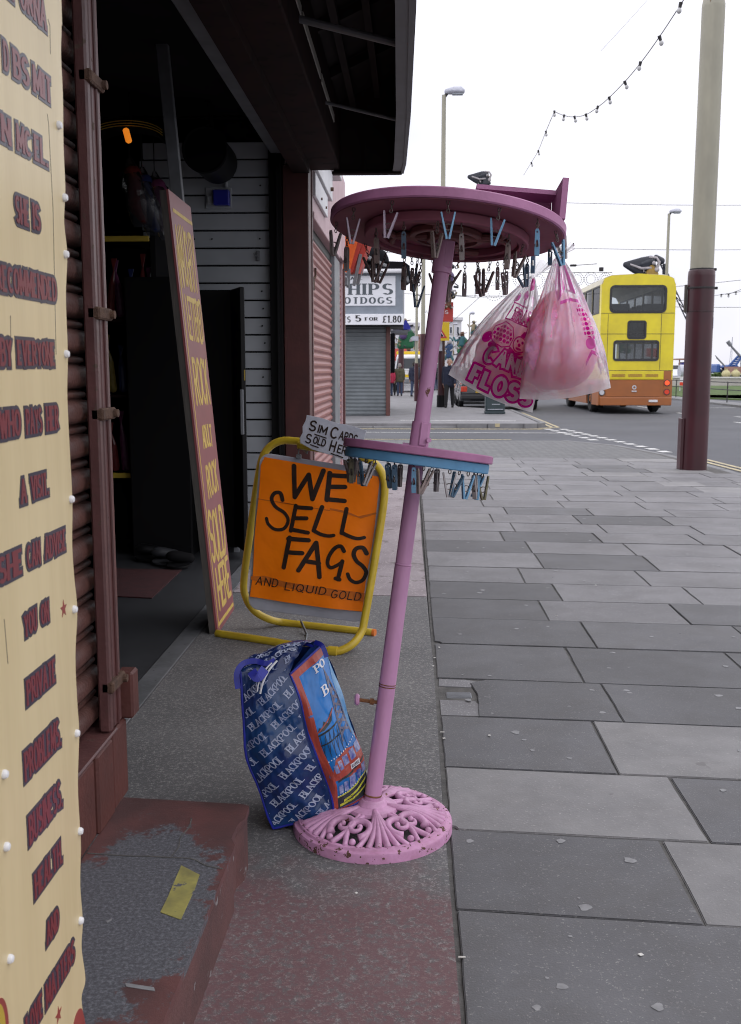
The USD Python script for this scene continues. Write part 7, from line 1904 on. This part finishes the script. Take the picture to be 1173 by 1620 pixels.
bx3 = thing('orange_barrier', 'white and orange works barrier right of the yellow bus', 'barrier', kg(1075, 606, 62))
part('boards', [box(kg(1068, 609, 62), V(kg(1082, 604, 62)) + V([0, .05, 0]))], 'lamp_red', bx3)
part('frame', [box(kg(1068, 603.5, 62.02), V(kg(1082, 597, 62.02)) + V([0, .05, 0])), box(kg(1068, 620, 62.1), V(kg(1069, 597, 62.1)) + V([0, .05, 0])), box(kg(1081, 620, 62.1), V(kg(1082, 597, 62.1)) + V([0, .05, 0]))], 'white_paint', bx3)
tk = thing('storage_tank', 'grey blue round tank between the bus and the maroon pole', 'tank', kg(1074, 590, 75))
part('tank', cyl(kg(1066, 588, 75), kg(1082, 588, 75), .5, n=20), 'panel_grey', tk)
part('stand', [box(kg(1067, 612, 74.8), V(kg(1069, 596, 74.8)) + V([0, .4, 0])), box(kg(1079, 612, 74.8), V(kg(1081, 596, 74.8)) + V([0, .4, 0]))], 'black_band', tk)
pd = thing('pier_shelter', 'flat roofed pier shelter with blue roof shapes beyond the bus', 'building', kg(1075, 575, 140))
part('deck_roof', box(kg(1064, 569.5, 140), V(kg(1096, 567.5, 140)) + V([0, 4, 0])), 'hotel_brick', pd)
part('block', box(kg(1064, 584, 141), V(kg(1096, 578, 141)) + V([0, 4, 0])), 'fig_dark', pd)
part('blue_roof', hull([box(kg(1070, 577, 140.5), V(kg(1080, 575, 140.5)) + V([0, 2, 0])), box(kg(1073, 573, 140.5), V(kg(1078, 573.2, 140.5)) + V([0, 2, 0]))]), 'blue_switch', pd)
part('column', [box(kg(1066, 600, 140.2), V(kg(1067, 570, 140.2)) + V([0, .4, 0])), box(kg(1081, 600, 140.2), V(kg(1082, 570, 140.2)) + V([0, .4, 0]))], 'hotel_brick', pd)
mat('crane_blue', (.03, .09, .3), rough=.45, scale=1)
cr1 = thing('crawler_crane', 'blue crawler crane with long jib right of the maroon pole', 'crane', kg(1150, 600, 110))
part('tracks', [box(kg(1138, 590, 110), V(kg(1158, 584, 110)) + V([0, 4, 0]), .2)], 'black_band', cr1)
part('cab', [box(kg(1142, 584, 110), V(kg(1157, 577, 110)) + V([0, 3, 0]), .15), box(kg(1124, 590, 111), V(kg(1130, 576, 111)) + V([0, 3, 0]), .15), box(kg(1131, 582, 111.5), V(kg(1142, 580, 111.5)) + V([0, 2, 0]), .1)], 'crane_blue', cr1)
lat = []
for off in (-.35, .35):
    lat.append(cyl(V(kg(1146, 580, 110)) + [off, 0, 0], V(kg(1158, 564, 110)) + [off * .6, 0, 0], .12, n=6))
for k in range(5):
    p = V(kg(1146, 580, 110)) * (1 - k / 5) + V(kg(1158, 564, 110)) * (k / 5); q = V(kg(1146, 580, 110)) * (1 - (k + 1) / 5) + V(kg(1158, 564, 110)) * ((k + 1) / 5)
    lat.append(cyl(p + [-.35, 0, 0], q + [.35, 0, 0], .07, n=5))
part('boom', lat, 'crane_blue', cr1)
part('jib', [cyl(kg(1158, 564, 110), kg(1143, 548, 110), .14, .1, n=8), cyl(kg(1143, 548, 110), kg(1138, 541.5, 110), .2, .22, n=8)], 'grey_steel', cr1)
part('stay', [cyl(kg(1159, 564, 110), kg(1160, 590, 110), .04, n=5), cyl(kg(1122, 566, 110), kg(1136, 580, 110), .08, n=5), cyl(kg(1120, 563, 110), kg(1134, 577, 110), .05, n=5)], 'grey_steel', cr1)
ms = thing('mast', 'thin lattice mast far out behind the crane', 'mast', kg(1144, 580, 200))
part('mast_leg', [cyl(kg(1142, 583, 200), kg(1145, 535, 200), .06, n=5), cyl(kg(1146, 583, 200), kg(1145, 535, 200), .06, n=5)], 'panel_grey', ms)
rb = thing('brick_hut', 'red brown hut with railing on top at the right edge', 'building', kg(1172, 585, 100))
part('wall', box(kg(1159, 592, 100), V(kg(1215, 580, 100)) + V([0, 5, 0])), 'hotel_brick', rb)
part('lower_wall', box(kg(1160, 606, 99.5), V(kg(1215, 593, 99.5)) + V([0, 5, 0])), 'fig_dark', rb)
part('railing', [cyl(kg(1159, 575, 100), kg(1215, 575, 100), .06, n=6)] + [cyl(kg(1160 + 9 * k, 575, 100), kg(1160 + 9 * k, 580, 100), .05, n=6) for k in range(7)], 'grey_steel', rb)
gm_ = thing('shrub_mass', 'dark green shrubs between the grass wall and the cranes', 'shrubs', kg(1130, 597, 95))
lv = []
for k in range(420):
    p = V(kg(random.uniform(1118, 1140), random.uniform(591, 603), 92 + random.uniform(0, 6)))
    a = random.uniform(0, 6.28)
    lv.append(obox((.5, .3, .04), frame(p, (math.cos(a), math.sin(a), random.uniform(-.6, .6)), (-math.sin(a), math.cos(a), random.uniform(-.6, .6)))))
part('leaves', lv, 'grass_green', gm_, smooth=False, kind='stuff')
part('trunk', cyl(kg(1129, 607, 95), kg(1129, 595, 95), .15, n=8), 'raw_timber', gm_)
sg_ = thing('works_board', 'small dark board with yellow patch on a pole at the right edge', 'sign', kg(1171, 565, 60))
part('board', box(kg(1169, 575, 60), V(kg(1180, 561, 60)) + V([0, .1, 0])), 'fig_dark', sg_)
part('patch', box(kg(1170, 571, 59.98), V(kg(1180, 566, 59.98)) + V([0, .015, 0])), 'sign_yellow', sg_)
part('pole', cyl(kg(1174, 612, 60.2), kg(1174, 540, 60.2), .06, n=8), 'panel_grey', sg_)
rc = thing('coaster_frame', 'dark lattice mast of a ride leaning behind the yellow bus and pole', 'ride', kg(1060, 470, 150))
lt = []
for off in (0, 5):
    lt.append(cyl(kg(1030 + off, 424, 150), kg(1100 + off, 560, 150), .09, n=5))
for k in range(14):
    a = k / 14
    lt.append(cyl(kg(1030 + 70 * a, 424 + 136 * a, 150), kg(1035 + 70 * (a + .07), 424 + 136 * (a + .07), 150), .06, n=5))
part('lattice', lt, 'fig_dark', rc)
part('head', [hull([ball(kg(1024, 415, 150), .4), ball(kg(1032, 420, 150), .5)]), box(kg(1035, 440, 150), V(kg(1041, 424, 150)) + V([0, .5, 0]), .1)], 'fig_dark', rc)
part('base', box(kg(1090, 590, 150), V(kg(1112, 560, 150)) + V([0, 2, 0])), 'fig_dark', rc)
part('sea', sheet([(70, -200), (1500, -200), (1500, 3000), (70, 3000)], -.02, .03), 'lamp_glass', kind='structure')
